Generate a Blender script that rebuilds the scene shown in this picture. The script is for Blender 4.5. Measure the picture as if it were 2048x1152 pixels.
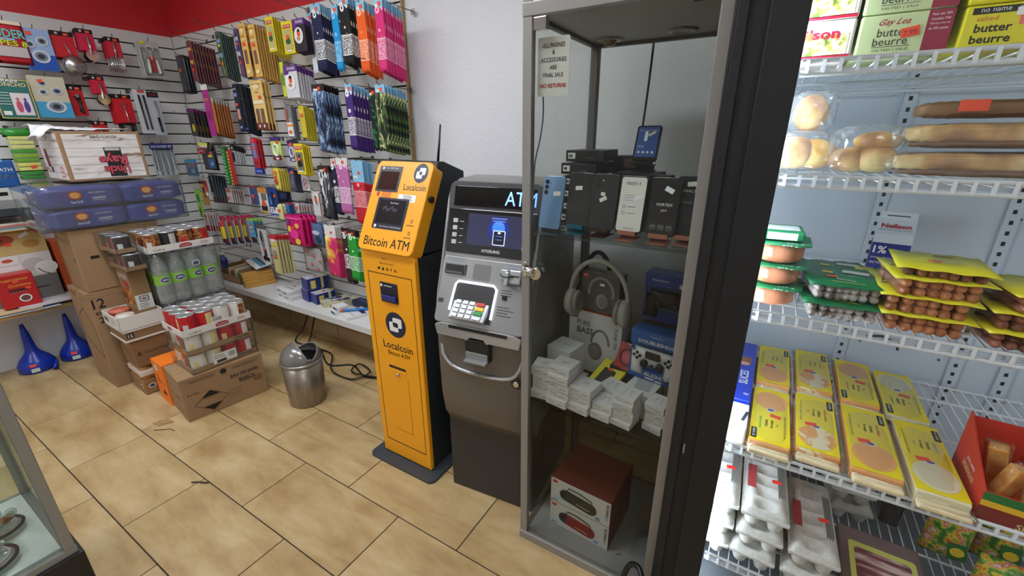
import bpy, bmesh, math, random
from math import pi, sin, cos, radians as R
from mathutils import Vector, Matrix, Euler
for o in list(bpy.data.objects): bpy.data.objects.remove(o)
random.seed(7)
SC = bpy.context.scene
COL = SC.collection
# ---------------------------------------------------------------- camera
cam = bpy.data.cameras.new('camera'); cam.sensor_width = 36; cam.lens = 15.086; cam.clip_start = 0.02; cam.clip_end = 50
camo = bpy.data.objects.new('camera', cam); COL.objects.link(camo)
camo.matrix_world = Matrix(((.857711, -.169368, .485434, 0), (.514125, .287553, -.808077, 0), (-.002725, .942671, .333713, 1.5), (0, 0, 0, 1)))
SC.camera = camo
# ---------------------------------------------------------------- world, exposure
w = bpy.data.worlds.new('world'); SC.world = w; w.use_nodes = True
w.node_tree.nodes['Background'].inputs[0].default_value = (0.8, 0.9, 1, 1)
w.node_tree.nodes['Background'].inputs[1].default_value = 0.25
vs = SC.view_settings; vs.view_transform = 'Standard'; vs.look = 'None'; vs.gamma = 1; vs.use_curve_mapping = False
vs.exposure = 0.48
SC.cycles.max_bounces = 8; SC.cycles.transparent_max_bounces = 24; SC.cycles.glossy_bounces = 4; SC.cycles.diffuse_bounces = 4
SC.cycles.sample_clamp_indirect = 6
SC.cycles.use_denoising = True
# ---------------------------------------------------------------- materials
def lin(c):
    r = []
    for v in c[:3]:
        v = v / 255
        r.append(v / 12.92 if v <= .04045 else ((v + .055) / 1.055) ** 2.4)
    return tuple(r) + (1,)
MATS = {}
def newmat(name):
    m = bpy.data.materials.new(name); m.use_nodes = True
    nt = m.node_tree; b = nt.nodes['Principled BSDF']
    return m, nt, b
def pm(c, rough=.5, metal=0, noise=0, scale=20, bump=0, coat=0, stretch=(1, 1, 1), emit=0, alpha=1, trans=0):
    key = (tuple(c), rough, metal, noise, scale, bump, coat, stretch, emit, alpha, trans)
    if key in MATS: return MATS[key]
    m, nt, b = newmat('mat_%d_%d_%d' % tuple(int(v) for v in c[:3]))
    col = lin(c)
    b.inputs['Base Color'].default_value = col
    b.inputs['Roughness'].default_value = rough; b.inputs['Metallic'].default_value = metal
    b.inputs['Coat Weight'].default_value = coat
    if emit:
        b.inputs['Emission Color'].default_value = col; b.inputs['Emission Strength'].default_value = emit
    if alpha < 1: b.inputs['Alpha'].default_value = alpha
    if trans: b.inputs['Transmission Weight'].default_value = trans
    if noise or bump:
        tc = nt.nodes.new('ShaderNodeTexCoord'); mp = nt.nodes.new('ShaderNodeMapping'); mp.inputs['Scale'].default_value = stretch
        n = nt.nodes.new('ShaderNodeTexNoise'); n.inputs['Scale'].default_value = scale; n.inputs['Detail'].default_value = 4
        nt.links.new(tc.outputs['Object'], mp.inputs[0]); nt.links.new(mp.outputs[0], n.inputs['Vector'])
        if noise:
            mx = nt.nodes.new('ShaderNodeMix'); mx.data_type = 'RGBA'
            mx.inputs['A'].default_value = tuple(v * (1 - noise) for v in col[:3]) + (1,)
            mx.inputs['B'].default_value = tuple(min(1, v * (1 + noise)) for v in col[:3]) + (1,)
            nt.links.new(n.outputs['Fac'], mx.inputs['Factor']); nt.links.new(mx.outputs['Result'], b.inputs['Base Color'])
        if bump:
            bp = nt.nodes.new('ShaderNodeBump'); bp.inputs['Strength'].default_value = bump; bp.inputs['Distance'].default_value = .01
            nt.links.new(n.outputs['Fac'], bp.inputs['Height']); nt.links.new(bp.outputs[0], b.inputs['Normal'])
    MATS[key] = m
    return m
def ramp(nt, stops, const=False):
    r = nt.nodes.new('ShaderNodeValToRGB'); e = r.color_ramp.elements
    if const: r.color_ramp.interpolation = 'CONSTANT'
    while len(e) < len(stops): e.new(.5)
    for i, (p, c) in enumerate(stops): e[i].position = p; e[i].color = lin(c)
    return r
def noisemat(name, stops, scale, stretch=(1, 1, 1), rough=.6, const=False, detail=3, rand=False, bump=0, metal=0, dist=0):
    if name in MATS: return MATS[name]
    m, nt, b = newmat(name)
    tc = nt.nodes.new('ShaderNodeTexCoord'); mp = nt.nodes.new('ShaderNodeMapping'); mp.inputs['Scale'].default_value = stretch
    if rand:
        oi = nt.nodes.new('ShaderNodeObjectInfo'); ml = nt.nodes.new('ShaderNodeMath'); ml.operation = 'MULTIPLY'; ml.inputs[1].default_value = 40
        nt.links.new(oi.outputs['Random'], ml.inputs[0]); nt.links.new(ml.outputs[0], mp.inputs['Location'])
    n = nt.nodes.new('ShaderNodeTexNoise'); n.inputs['Scale'].default_value = scale; n.inputs['Detail'].default_value = detail
    n.inputs['Distortion'].default_value = dist
    nt.links.new(tc.outputs['Object'], mp.inputs[0]); nt.links.new(mp.outputs[0], n.inputs['Vector'])
    r = ramp(nt, stops, const); nt.links.new(n.outputs['Fac'], r.inputs[0]); nt.links.new(r.outputs[0], b.inputs['Base Color'])
    b.inputs['Roughness'].default_value = rough; b.inputs['Metallic'].default_value = metal
    if bump:
        bp = nt.nodes.new('ShaderNodeBump'); bp.inputs['Strength'].default_value = bump; bp.inputs['Distance'].default_value = .01
        nt.links.new(n.outputs['Fac'], bp.inputs['Height']); nt.links.new(bp.outputs[0], b.inputs['Normal'])
    MATS[name] = m; return m
def schlick(nt):
    # Fresnel reflectance of a thin sheet, the same from both sides
    lw = nt.nodes.new('ShaderNodeLayerWeight'); lw.inputs[0].default_value = .5
    pw = nt.nodes.new('ShaderNodeMath'); pw.operation = 'POWER'; pw.inputs[1].default_value = 5
    ma = nt.nodes.new('ShaderNodeMath'); ma.operation = 'MULTIPLY_ADD'; ma.inputs[1].default_value = .96; ma.inputs[2].default_value = .04
    nt.links.new(lw.outputs['Facing'], pw.inputs[0]); nt.links.new(pw.outputs[0], ma.inputs[0]); return ma
def glassmat(name, tint=(230, 235, 235), refl=1.0, rough=0.0, haze=0):
    # thin pane: clear with a Fresnel reflection
    if name in MATS: return MATS[name]
    m = bpy.data.materials.new(name); m.use_nodes = True; nt = m.node_tree; nt.nodes.clear()
    out = nt.nodes.new('ShaderNodeOutputMaterial'); tr = nt.nodes.new('ShaderNodeBsdfTransparent'); gl = nt.nodes.new('ShaderNodeBsdfGlossy')
    mx = nt.nodes.new('ShaderNodeMixShader'); fr = schlick(nt)
    ml = nt.nodes.new('ShaderNodeMath'); ml.operation = 'MULTIPLY'; ml.inputs[1].default_value = refl
    tr.inputs[0].default_value = lin(tint); gl.inputs['Roughness'].default_value = rough
    nt.links.new(fr.outputs[0], ml.inputs[0]); nt.links.new(ml.outputs[0], mx.inputs[0])
    src = tr
    if haze:
        df = nt.nodes.new('ShaderNodeBsdfDiffuse'); df.inputs[0].default_value = (.8, .82, .82, 1)
        m2 = nt.nodes.new('ShaderNodeMixShader'); m2.inputs[0].default_value = haze
        nt.links.new(tr.outputs[0], m2.inputs[1]); nt.links.new(df.outputs[0], m2.inputs[2]); src = m2
    nt.links.new(src.outputs[0], mx.inputs[1]); nt.links.new(gl.outputs[0], mx.inputs[2]); nt.links.new(mx.outputs[0], out.inputs[0])
    MATS[name] = m; return m
def wrapmat(name='film', amount=.75, tint=(235, 240, 240)):
    # crinkled plastic film: mostly clear, glossy creases
    if name in MATS: return MATS[name]
    m = glassmat(name, tint, 1.3, .10, 1 - amount - .1 if amount < .85 else .03); nt = m.node_tree
    tc = nt.nodes.new('ShaderNodeTexCoord'); n = nt.nodes.new('ShaderNodeTexNoise'); n.inputs['Scale'].default_value = 35; n.inputs['Distortion'].default_value = 2.5
    nt.links.new(tc.outputs['Object'], n.inputs['Vector'])
    bp = nt.nodes.new('ShaderNodeBump'); bp.inputs['Strength'].default_value = .9; bp.inputs['Distance'].default_value = .012
    nt.links.new(n.outputs['Fac'], bp.inputs['Height'])
    for nd in nt.nodes:
        if nd.bl_idname == 'ShaderNodeBsdfGlossy': nt.links.new(bp.outputs[0], nd.inputs['Normal'])
    return m
def bandana(c, fg=(240, 240, 240), leaf=False):
    # cotton print: sparse drops above, dense paisley band below, plain hem
    key = ('bandana',) + tuple(c) + tuple(fg)
    if key in MATS: return MATS[key]
    m, nt, b = newmat('cotton_print'); L = nt.links.new
    tc = nt.nodes.new('ShaderNodeTexCoord'); sx = nt.nodes.new('ShaderNodeSeparateXYZ'); L(tc.outputs['Object'], sx.inputs[0])
    def vor(scale, feat, stretch=(1, 1, 1)):
        mp = nt.nodes.new('ShaderNodeMapping'); mp.inputs['Scale'].default_value = stretch; L(tc.outputs['Object'], mp.inputs[0])
        v = nt.nodes.new('ShaderNodeTexVoronoi'); v.inputs['Scale'].default_value = scale; v.feature = feat; L(mp.outputs[0], v.inputs['Vector']); return v
    def mth(op, a, b_):
        n = nt.nodes.new('ShaderNodeMath'); n.operation = op
        for i, q in enumerate((a, b_)):
            if isinstance(q, (int, float)): n.inputs[i].default_value = q
            else: L(q, n.inputs[i])
        return n.outputs[0]
    v1 = vor(30, 'F1', (1, 1, .75)); drops = mth('LESS_THAN', v1.outputs['Distance'], .36)
    core = mth('LESS_THAN', v1.outputs['Distance'], .13); drops = mth('SUBTRACT', drops, core)
    v2 = vor(110, 'DISTANCE_TO_EDGE'); dense = mth('LESS_THAN', v2.outputs['Distance'], .07)
    v3 = vor(60, 'F1'); ring = mth('GREATER_THAN', mth('PINGPONG', v3.outputs['Distance'], .12), .095); dense = mth('MAXIMUM', dense, ring)
    z = sx.outputs['Z']
    band = mth('MULTIPLY', mth('LESS_THAN', z, -.165), mth('GREATER_THAN', z, -.245))
    top = mth('GREATER_THAN', z, -.155)
    lines = mth('ADD', mth('LESS_THAN', mth('ABSOLUTE', mth('ADD', z, .162), 0), .0025), mth('LESS_THAN', mth('ABSOLUTE', mth('ADD', z, .249), 0), .0025))
    f = mth('MAXIMUM', mth('MAXIMUM', mth('MULTIPLY', drops, top), mth('MULTIPLY', dense, band)), lines)
    mx = nt.nodes.new('ShaderNodeMix'); mx.data_type = 'RGBA'; mx.inputs['A'].default_value = lin(c); mx.inputs['B'].default_value = lin(fg)
    L(f, mx.inputs['Factor']); L(mx.outputs['Result'], b.inputs['Base Color']); b.inputs['Roughness'].default_value = .85
    MATS[key] = m; return m
# ---------------------------------------------------------------- mesh builder
class MB:
    def __init__(s): s.bm = bmesh.new()
    def _m(s, vs, mi, M=None):
        for f in {f for v in vs for f in v.link_faces}: f.material_index = mi
        if M is not None: bmesh.ops.transform(s.bm, matrix=M, verts=vs)
        return vs
    def box(s, x0, x1, y0, y1, z0, z1, mi=0, bev=0, M=None, seg=2):
        t = bmesh.new()
        bmesh.ops.create_cube(t, size=1)
        bmesh.ops.scale(t, vec=(x1 - x0, y1 - y0, z1 - z0), verts=t.verts)
        bmesh.ops.translate(t, vec=((x0 + x1) / 2, (y0 + y1) / 2, (z0 + z1) / 2), verts=t.verts)
        if bev: bmesh.ops.bevel(t, geom=t.edges[:], offset=bev, segments=seg, profile=.5, affect='EDGES')
        return s.merge(t, mi, M)
    def merge(s, t, mi, M=None):
        vm = {v: s.bm.verts.new(v.co) for v in t.verts}
        for f in t.faces:
            try: nf = s.bm.faces.new([vm[v] for v in f.verts]); nf.material_index = mi; nf.smooth = f.smooth
            except ValueError: pass
        t.free()
        vs = list(vm.values())
        if M is not None: bmesh.ops.transform(s.bm, matrix=M, verts=vs)
        return vs
    def cyl(s, p0, p1, r, mi=0, seg=16, r2=None, cap=True):
        p0, p1 = Vector(p0), Vector(p1); d = p1 - p0
        t = bmesh.new(); bmesh.ops.create_cone(t, cap_ends=cap, segments=seg, radius1=r, radius2=r if r2 is None else r2, depth=d.length)
        for f in t.faces: f.smooth = len(f.verts) == 4
        M = Matrix.Translation((p0 + p1) / 2) @ d.to_track_quat('Z', 'Y').to_matrix().to_4x4()
        return s.merge(t, mi, M)
    def lathe(s, prof, c=(0, 0, 0), mi=0, seg=24, M=None, sx=1, sy=1):
        t = bmesh.new(); rings = []
        for r, z in prof:
            if r < 1e-6: rings.append([t.verts.new((c[0], c[1], c[2] + z))])
            else: rings.append([t.verts.new((c[0] + sx * r * cos(2 * pi * i / seg), c[1] + sy * r * sin(2 * pi * i / seg), c[2] + z)) for i in range(seg)])
        for a, b in zip(rings, rings[1:]):
            for i in range(seg):
                j = (i + 1) % seg
                if len(a) == 1 and len(b) == 1: continue
                if len(a) == 1: f = t.faces.new((a[0], b[j], b[i]))
                elif len(b) == 1: f = t.faces.new((a[i], a[j], b[0]))
                else: f = t.faces.new((a[i], a[j], b[j], b[i]))
                f.smooth = True
        return s.merge(t, mi, M)
    def tube(s, pts, r, mi=0, seg=8, closed=False, smooth=True):
        pts = [Vector(p) for p in pts]; n = len(pts); t = bmesh.new(); rings = []; up = Vector((0, 0, 1)); prev = None
        for i, p in enumerate(pts):
            if closed: d = pts[(i + 1) % n] - pts[i - 1]
            else: d = (pts[min(i + 1, n - 1)] - pts[max(i - 1, 0)])
            d.normalize()
            a = d.cross(up if prev is None else prev)
            if a.length < 1e-4: a = d.cross(Vector((1, 0, 0)))
            a.normalize(); b = a.cross(d).normalized(); prev = b
            rr = r[i] if isinstance(r, (list, tuple)) else r
            rings.append([t.verts.new(p + a * rr * cos(2 * pi * k / seg) + b * rr * sin(2 * pi * k / seg)) for k in range(seg)])
        rng = range(n if closed else n - 1)
        for i in rng:
            A, B = rings[i], rings[(i + 1) % n]
            for k in range(seg):
                f = t.faces.new((A[k], A[(k + 1) % seg], B[(k + 1) % seg], B[k])); f.smooth = smooth
        if not closed:
            t.faces.new(rings[0]); t.faces.new(rings[-1][::-1])
        return s.merge(t, mi)
    def prism(s, poly, y0, y1, mi=0, M=None, axis='y', bev=0, smooth=False):
        # polygon (a,b) extruded along the third axis
        t = bmesh.new()
        def P(a, b, c):
            return (a, c, b) if axis == 'y' else ((c, a, b) if axis == 'x' else (a, b, c))
        A = [t.verts.new(P(a, b, y0)) for a, b in poly]; B = [t.verts.new(P(a, b, y1)) for a, b in poly]
        t.faces.new(A); t.faces.new(B[::-1]); n = len(poly)
        for i in range(n):
            f = t.faces.new((A[i], B[i], B[(i + 1) % n], A[(i + 1) % n])); f.smooth = smooth
        bmesh.ops.recalc_face_normals(t, faces=t.faces)
        if bev: bmesh.ops.bevel(t, geom=[e for e in t.edges], offset=bev, segments=2, profile=.5, affect='EDGES')
        return s.merge(t, mi, M)
    def pillow(s, w, h, t_, nx=8, nz=10, mi=0, x=0, z=0, y=0, wr=0, M=None, seed=1, p=.55, flat=False):
        # soft closed bag, centre top at (x, z), hanging down h
        rnd = random.Random(seed); t = bmesh.new(); F = []; B = []
        for j in range(nz + 1):
            v = j / nz; fr = []; br = []
            for i in range(nx + 1):
                u = i / nx
                e = (max(0, sin(pi * u)) ** p) * (max(0, sin(pi * v)) ** p)
                q = (rnd.random() - .5) * wr if 0 < i < nx and 0 < j < nz else 0
                X = x + (u - .5) * w; Z = z - v * h
                a = t.verts.new((X, y - t_ / 2 * e - q, Z)); fr.append(a)
                if i in (0, nx) or j in (0, nz): br.append(a)
                else: br.append(t.verts.new((X, y + (0 if flat else t_ / 2 * e) + q, Z)))
            F.append(fr); B.append(br)
        for j in range(nz):
            for i in range(nx):
                f = t.faces.new((F[j][i], F[j + 1][i], F[j + 1][i + 1], F[j][i + 1])); f.smooth = True
                try:
                    f = t.faces.new((B[j][i], B[j][i + 1], B[j + 1][i + 1], B[j + 1][i])); f.smooth = True
                except ValueError: pass
        return s.merge(t, mi, M)
    def ball(s, c, r, mi=0, sc=(1, 1, 1), seg=16, rings=10, M=None):
        t = bmesh.new(); bmesh.ops.create_uvsphere(t, u_segments=seg, v_segments=rings, radius=r)
        for f in t.faces: f.smooth = True
        bmesh.ops.scale(t, vec=sc, verts=t.verts); bmesh.ops.translate(t, vec=c, verts=t.verts)
        return s.merge(t, mi, M)
    def text(s, txt, w, h, face='-Y', at=(0, 0, 0), mi=0, rot=0, bold=0, shear=0, d=.0006, M=None):
        if bold and ('M' in txt or 'W' in txt):   # the font's M breaks when thickened: overprint it instead
            r_ = []
            q = Matrix.Translation(at) @ facemat(face, (0, 0, 0), rot); q = M @ q if M is not None else q
            for k in (-1, 1): r_ += s.text(txt, w, h, '+Z', (k * bold * h * .9, 0, 0), mi, 0, 0, shear, d, q)
            return r_
        cu = bpy.data.curves.new('t', 'FONT'); cu.body = txt; cu.offset = bold; cu.resolution_u = 2; cu.shear = shear
        ob = bpy.data.objects.new('t', cu); me = bpy.data.meshes.new_from_object(ob)
        t = bmesh.new(); t.from_mesh(me); bpy.data.objects.remove(ob); bpy.data.meshes.remove(me); bpy.data.curves.remove(cu)
        if not t.verts: return []
        xs = [v.co.x for v in t.verts]; ys = [v.co.y for v in t.verts]
        x0, x1, y0, y1 = min(xs), max(xs), min(ys), max(ys)
        sx = w / (x1 - x0) if w else h / (y1 - y0); sy = h / (y1 - y0) if h else sx
        for v in t.verts: v.co = ((v.co.x - (x0 + x1) / 2) * sx, (v.co.y - (y0 + y1) / 2) * sy, d)
        T = facemat(face, at, rot)
        if M is not None: T = M @ T
        return s.merge(t, mi, T)
    def decal(s, w, h, face='-Y', at=(0, 0, 0), mi=0, rot=0, d=.0004, poly=None, M=None, rnd=0):
        # thin printed shape on a face
        T = facemat(face, at, rot)
        if M is not None: T = M @ T
        if poly is None:
            if rnd:
                poly = rrect(w, h, rnd)
            else: poly = [(-w / 2, -h / 2), (w / 2, -h / 2), (w / 2, h / 2), (-w / 2, h / 2)]
        t = bmesh.new(); A = [t.verts.new((a, b, 0)) for a, b in poly]; B = [t.verts.new((a, b, d)) for a, b in poly]
        n = len(poly); t.faces.new(B)
        for i in range(n): t.faces.new((A[i], A[(i + 1) % n], B[(i + 1) % n], B[i]))
        return s.merge(t, mi, T)
    def oval(s, w, h, face='-Y', at=(0, 0, 0), mi=0, rot=0, d=.0004, n=28, M=None):
        return s.decal(w, h, face, at, mi, rot, d, [(w / 2 * cos(2 * pi * i / n), h / 2 * sin(2 * pi * i / n)) for i in range(n)], M)
    def obj(s, name, mats, par=None, loc=None, rot=None, label=None):
        me = bpy.data.meshes.new(name)
        s.bm.normal_update(); s.bm.to_mesh(me); s.bm.free()
        for m in (mats if isinstance(mats, (list, tuple)) else [mats]): me.materials.append(m)
        o = bpy.data.objects.new(name, me); COL.objects.link(o)
        if par: o.parent = par
        if loc: o.location = loc
        if rot: o.rotation_euler = rot
        if label: o['label'] = label
        return o
def rrect(w, h, r, n=5):
    p = []
    for cx, cy, a0 in ((w / 2 - r, h / 2 - r, 0), (-w / 2 + r, h / 2 - r, 90), (-w / 2 + r, -h / 2 + r, 180), (w / 2 - r, -h / 2 + r, 270)):
        for i in range(n + 1): a = R(a0 + 90 * i / n); p.append((cx + r * cos(a), cy + r * sin(a)))
    return p
def facemat(face, at, rot=0):
    E = {'-Y': (pi / 2, 0, 0), '+X': (pi / 2, 0, pi / 2), '+Z': (0, 0, 0), '-X': (pi / 2, 0, -pi / 2), '+Y': (pi / 2, 0, pi)}[face]
    return Matrix.Translation(at) @ Euler(E).to_matrix().to_4x4() @ Matrix.Rotation(R(rot), 4, 'Z')
def thing(name, label, cat, loc=(0, 0, 0), rotz=0, group=None, rot=None):
    o = bpy.data.objects.new(name, None); COL.objects.link(o); o.empty_display_size = .05
    o.location = loc; o.rotation_euler = rot if rot else (0, 0, rotz); o['label'] = label; o['category'] = cat
    if group: o['group'] = group
    return o
def tag(o, label, cat, group=None):
    o['label'] = label; o['category'] = cat
    if group: o['group'] = group
    return o
def struct(name, mb, mats):
    o = mb.obj(name, mats); o['kind'] = 'structure'; return o
CH = {}
def dup(root, loc, rot=None, label=None, group=None):
    def cp(o, par):
        c = o.copy(); COL.objects.link(c); c.parent = par
        for ch in KIDS.get(o.name, []): cp(ch, c)
        return c
    r = cp(root, None); r.location = loc
    if rot is not None: r.rotation_euler = rot
    if label: r['label'] = label
    if group: r['group'] = group
    return r
KIDS = {}
_obj = MB.obj
def _obj2(s, name, mats, par=None, loc=None, rot=None, label=None):
    o = _obj(s, name, mats, par, loc, rot, label)
    if par: KIDS.setdefault(par.name, []).append(o)
    return o
MB.obj = _obj2
WHITE = pm((235, 235, 232), .5); BLACK = pm((18, 18, 20), .45); ORANGE = pm((240, 85, 50), .6); CARD = pm((158, 126, 92), .85, noise=.12, scale=30)
INK = pm((30, 28, 28), .8); STEEL = pm((190, 190, 190), .28, 1); CHROME = pm((220, 220, 220), .1, 1); REDP = pm((195, 25, 35), .45)
FILM = wrapmat(); CLEAR = glassmat('clear_plastic', (238, 242, 242), 1.2, .05, .06)
# ---------------------------------------------------------------- room
XA, YB, ZC, XR, YR = -4.28, 1.93, 2.75, 2.2, -2.6
def tilemat():
    m, nt, b = newmat('stone_tile'); L = nt.links.new
    tc = nt.nodes.new('ShaderNodeTexCoord'); g = nt.nodes.new('ShaderNodeNewGeometry')
    mp = nt.nodes.new('ShaderNodeMapping'); mp.inputs['Scale'].default_value = (2.2, 7, 1); mp.inputs['Rotation'].default_value = (0, 0, .25)
    L(tc.outputs['Object'], mp.inputs[0])
    cb = nt.nodes.new('ShaderNodeCombineXYZ'); ml = nt.nodes.new('ShaderNodeMath'); ml.operation = 'MULTIPLY'; ml.inputs[1].default_value = 30
    L(g.outputs['Random Per Island'], ml.inputs[0]); L(ml.outputs[0], cb.inputs[2]); L(cb.outputs[0], mp.inputs['Location'])
    n = nt.nodes.new('ShaderNodeTexNoise'); n.inputs['Scale'].default_value = 1.5; n.inputs['Detail'].default_value = 8; n.inputs['Roughness'].default_value = .62; n.inputs['Distortion'].default_value = .25
    L(mp.outputs[0], n.inputs['Vector'])
    r = ramp(nt, [(.3, (172, 144, 100)), (.5, (194, 168, 122)), (.7, (212, 190, 148))]); L(n.outputs['Fac'], r.inputs[0])
    n2 = nt.nodes.new('ShaderNodeTexNoise'); n2.inputs['Scale'].default_value = 3; n2.inputs['Detail'].default_value = 6; L(tc.outputs['Object'], n2.inputs['Vector'])
    mx = nt.nodes.new('ShaderNodeMix'); mx.data_type = 'RGBA'; mx.blend_type = 'MULTIPLY'
    r2 = ramp(nt, [(.35, (236, 228, 214)), (.6, (255, 255, 255))]); L(n2.outputs['Fac'], r2.inputs[0])
    mx.inputs['Factor'].default_value = 1; L(r.outputs[0], mx.inputs['A']); L(r2.outputs[0], mx.inputs['B'])
    L(mx.outputs['Result'], b.inputs['Base Color']); b.inputs['Roughness'].default_value = .42
    return m
fl = MB(); fl.box(XA - .1, XR + .1, YR - .1, YB + .1, -.06, -.0025, 1)
P, G0 = .3075, .0022
for k in range(-9, 7):
    y0 = .0095 + P * k; y1 = y0 + P
    ph = -2.048 if k % 2 else -1.735
    xs = [ph + .6175 * i for i in range(-5, 8)]
    if k == 2: xs = [-3.95, -3.347, -2.722, -2.35] + [x for x in xs if x > -2.3]; xs.insert(0, -4.57)
    for a, b_ in zip(xs, xs[1:]):
        a, b_ = max(a, XA), min(b_, XR)
        if b_ - a < .02: continue
        yy1 = min(y1, YB)
        if yy1 - y0 < .01: continue
        fl.box(a + G0, b_ - G0, y0 + G0, yy1 - G0, -.012, 0, 0, .0012, seg=1)
struct('floor', fl, [tilemat(), pm((52, 44, 36), .9)])
wallpaint = pm((232, 233, 238), .75, bump=.25, scale=60)
redpaint = pm((200, 38, 46), .6, bump=.1, scale=60)
wb = MB(); wb.box(XA - .12, XR + .12, YB + .001, YB + .12, -.06, ZC, 0)
wb.box(XA, -1.80, YB - .012, YB + .001, 2.238, ZC, 1)
wb.box(XA, -.66, YB - .010, YB + .001, 0, .30, 2)   # tiled skirting
for i in range(6): wb.box(XA + .615 * i + .3, XA + .615 * i + .304, YB - .0105, YB + .001, 0, .30, 3)
struct('wall_back', wb, [wallpaint, redpaint, pm((190, 165, 125), .5, noise=.12, scale=6), INK])
wl = MB(); wl.box(XA - .12, XA - .001, YR - .12, YB + .12, -.06, ZC, 0); wl.box(XA - .001, XA + .012, YR, YB - .012, 2.238, ZC, 1)
struct('wall_left', wl, [wallpaint, redpaint])
wr = MB(); wr.box(XR, XR + .12, YR - .12, YB + .12, -.06, ZC); struct('wall_right', wr, wallpaint)
wf = MB(); wf.box(XA - .12, XR + .12, YR - .12, YR, -.06, ZC); struct('wall_front', wf, wallpaint)
ce = MB(); ce.box(XA - .12, XR + .12, YR - .12, YB + .12, ZC, ZC + .08); struct('ceiling', ce, pm((225, 225, 222), .8))
# slatwall panels: boards with dark grooves between
def slat(name, wall, a0, a1, z0, z1):
    m = MB(); pitch = .0787; off = 2.075
    k0 = math.ceil((z0 - off) / pitch); gs = [off + pitch * k for k in range(k0, int((z1 - off) / pitch) + 1)]
    zs = [z0] + [g for g in gs if z0 + .01 < g < z1 - .01] + [z1]
    for i, (p, q) in enumerate(zip(zs, zs[1:])):
        p2 = p + (.0045 if i else 0); q2 = q - (.0045 if q != z1 else 0)
        if wall == 'B': m.box(a0, a1, YB - .018, YB - .006, p2, q2, 0, .001, seg=1)
        else: m.box(XA + .006, XA + .018, a0, a1, p2, q2, 0, .001, seg=1)
    if wall == 'B':
        m.box(a0, a1, YB - .007, YB - .0005, z0, z1, 1); m.box(a1, a1 + .012, YB - .02, YB - .0005, z0, z1, 2)
    else: m.box(XA + .0005, XA + .007, a0, a1, z0, z1, 1)
    struct(name, m, [pm((222, 222, 220), .45), pm((22, 18, 16), .9), pm((178, 150, 105), .8, noise=.2, scale=40)])
slat('trim_1', 'B', XA + .02, -1.815, .40, 2.237)
slat('trim_2', 'A', YR + .3, YB - .02, .50, 2.237)
# ceiling lights
def ceiling_light(x, y, lx, ly, label, pw=1):
    t = thing('ceiling_light', label, 'ceiling light', (x, y, ZC))
    m = MB(); m.box(-lx / 2 - .03, lx / 2 + .03, -ly / 2 - .03, -ly / 2, -.06, 0); m.box(-lx / 2 - .03, lx / 2 + .03, ly / 2, ly / 2 + .03, -.06, 0)
    m.box(-lx / 2 - .03, -lx / 2, -ly / 2, ly / 2, -.06, 0); m.box(lx / 2, lx / 2 + .03, -ly / 2, ly / 2, -.06, 0); m.obj('frame', WHITE, t)
    m = MB(); m.box(-lx / 2, lx / 2, -ly / 2, ly / 2, -.045, -.035); m.obj('diffuser', pm((244, 249, 255), .5, emit=LIGHT * pw), t)
LIGHT = 15
ceiling_light(-2.75, .35, 1.2, .3, 'long fluorescent fitting over the aisle before the stacked boxes')
ceiling_light(-1.25, .55, 1.2, .3, 'long fluorescent fitting over the aisle before the cash machines')
ceiling_light(-2.75, -1.4, 1.2, .3, 'long fluorescent fitting behind the viewer, over the glass counter')
ceiling_light(.9, -.9, 1.2, .3, 'long fluorescent fitting over the floor before the fridge')

# ---------------------------------------------------------------- shared printed bits
def lines(m, n, x0, x1, z0, dz, h=.003, face='-Y', y=0, mi=0, seed=3, M=None):
    r = random.Random(seed)
    for i in range(n):
        e = x0 + (x1 - x0) * (.6 + .4 * r.random()); z = z0 - dz * i; c = (x0 + e) / 2
        at = (c, y, z) if face in ('-Y', '+Y') else ((y, c, z) if face in ('+X', '-X') else (c, z, y))
        m.decal(e - x0, h, face, at, mi, M=M)
def barcode(m, w, h, face, at, mi_bg, mi_ink, seed=1, M=None, bg=True):
    r = random.Random(seed)
    F = facemat(face, at); F = (M @ F) if M is not None else F
    if bg: m.decal(w, h, '+Z', (0, 0, 0), mi_bg, M=F)
    x = -w * .42
    while x < w * .42:
        b = w * r.choice((.015, .03, .045)); m.decal(b, h * .72, '+Z', (x, 0, .0004), mi_ink, M=F); x += b + w * r.choice((.02, .035, .05))
def printed(par, m, mats, name='printed_design'): return m.obj(name, mats, par)

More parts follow.
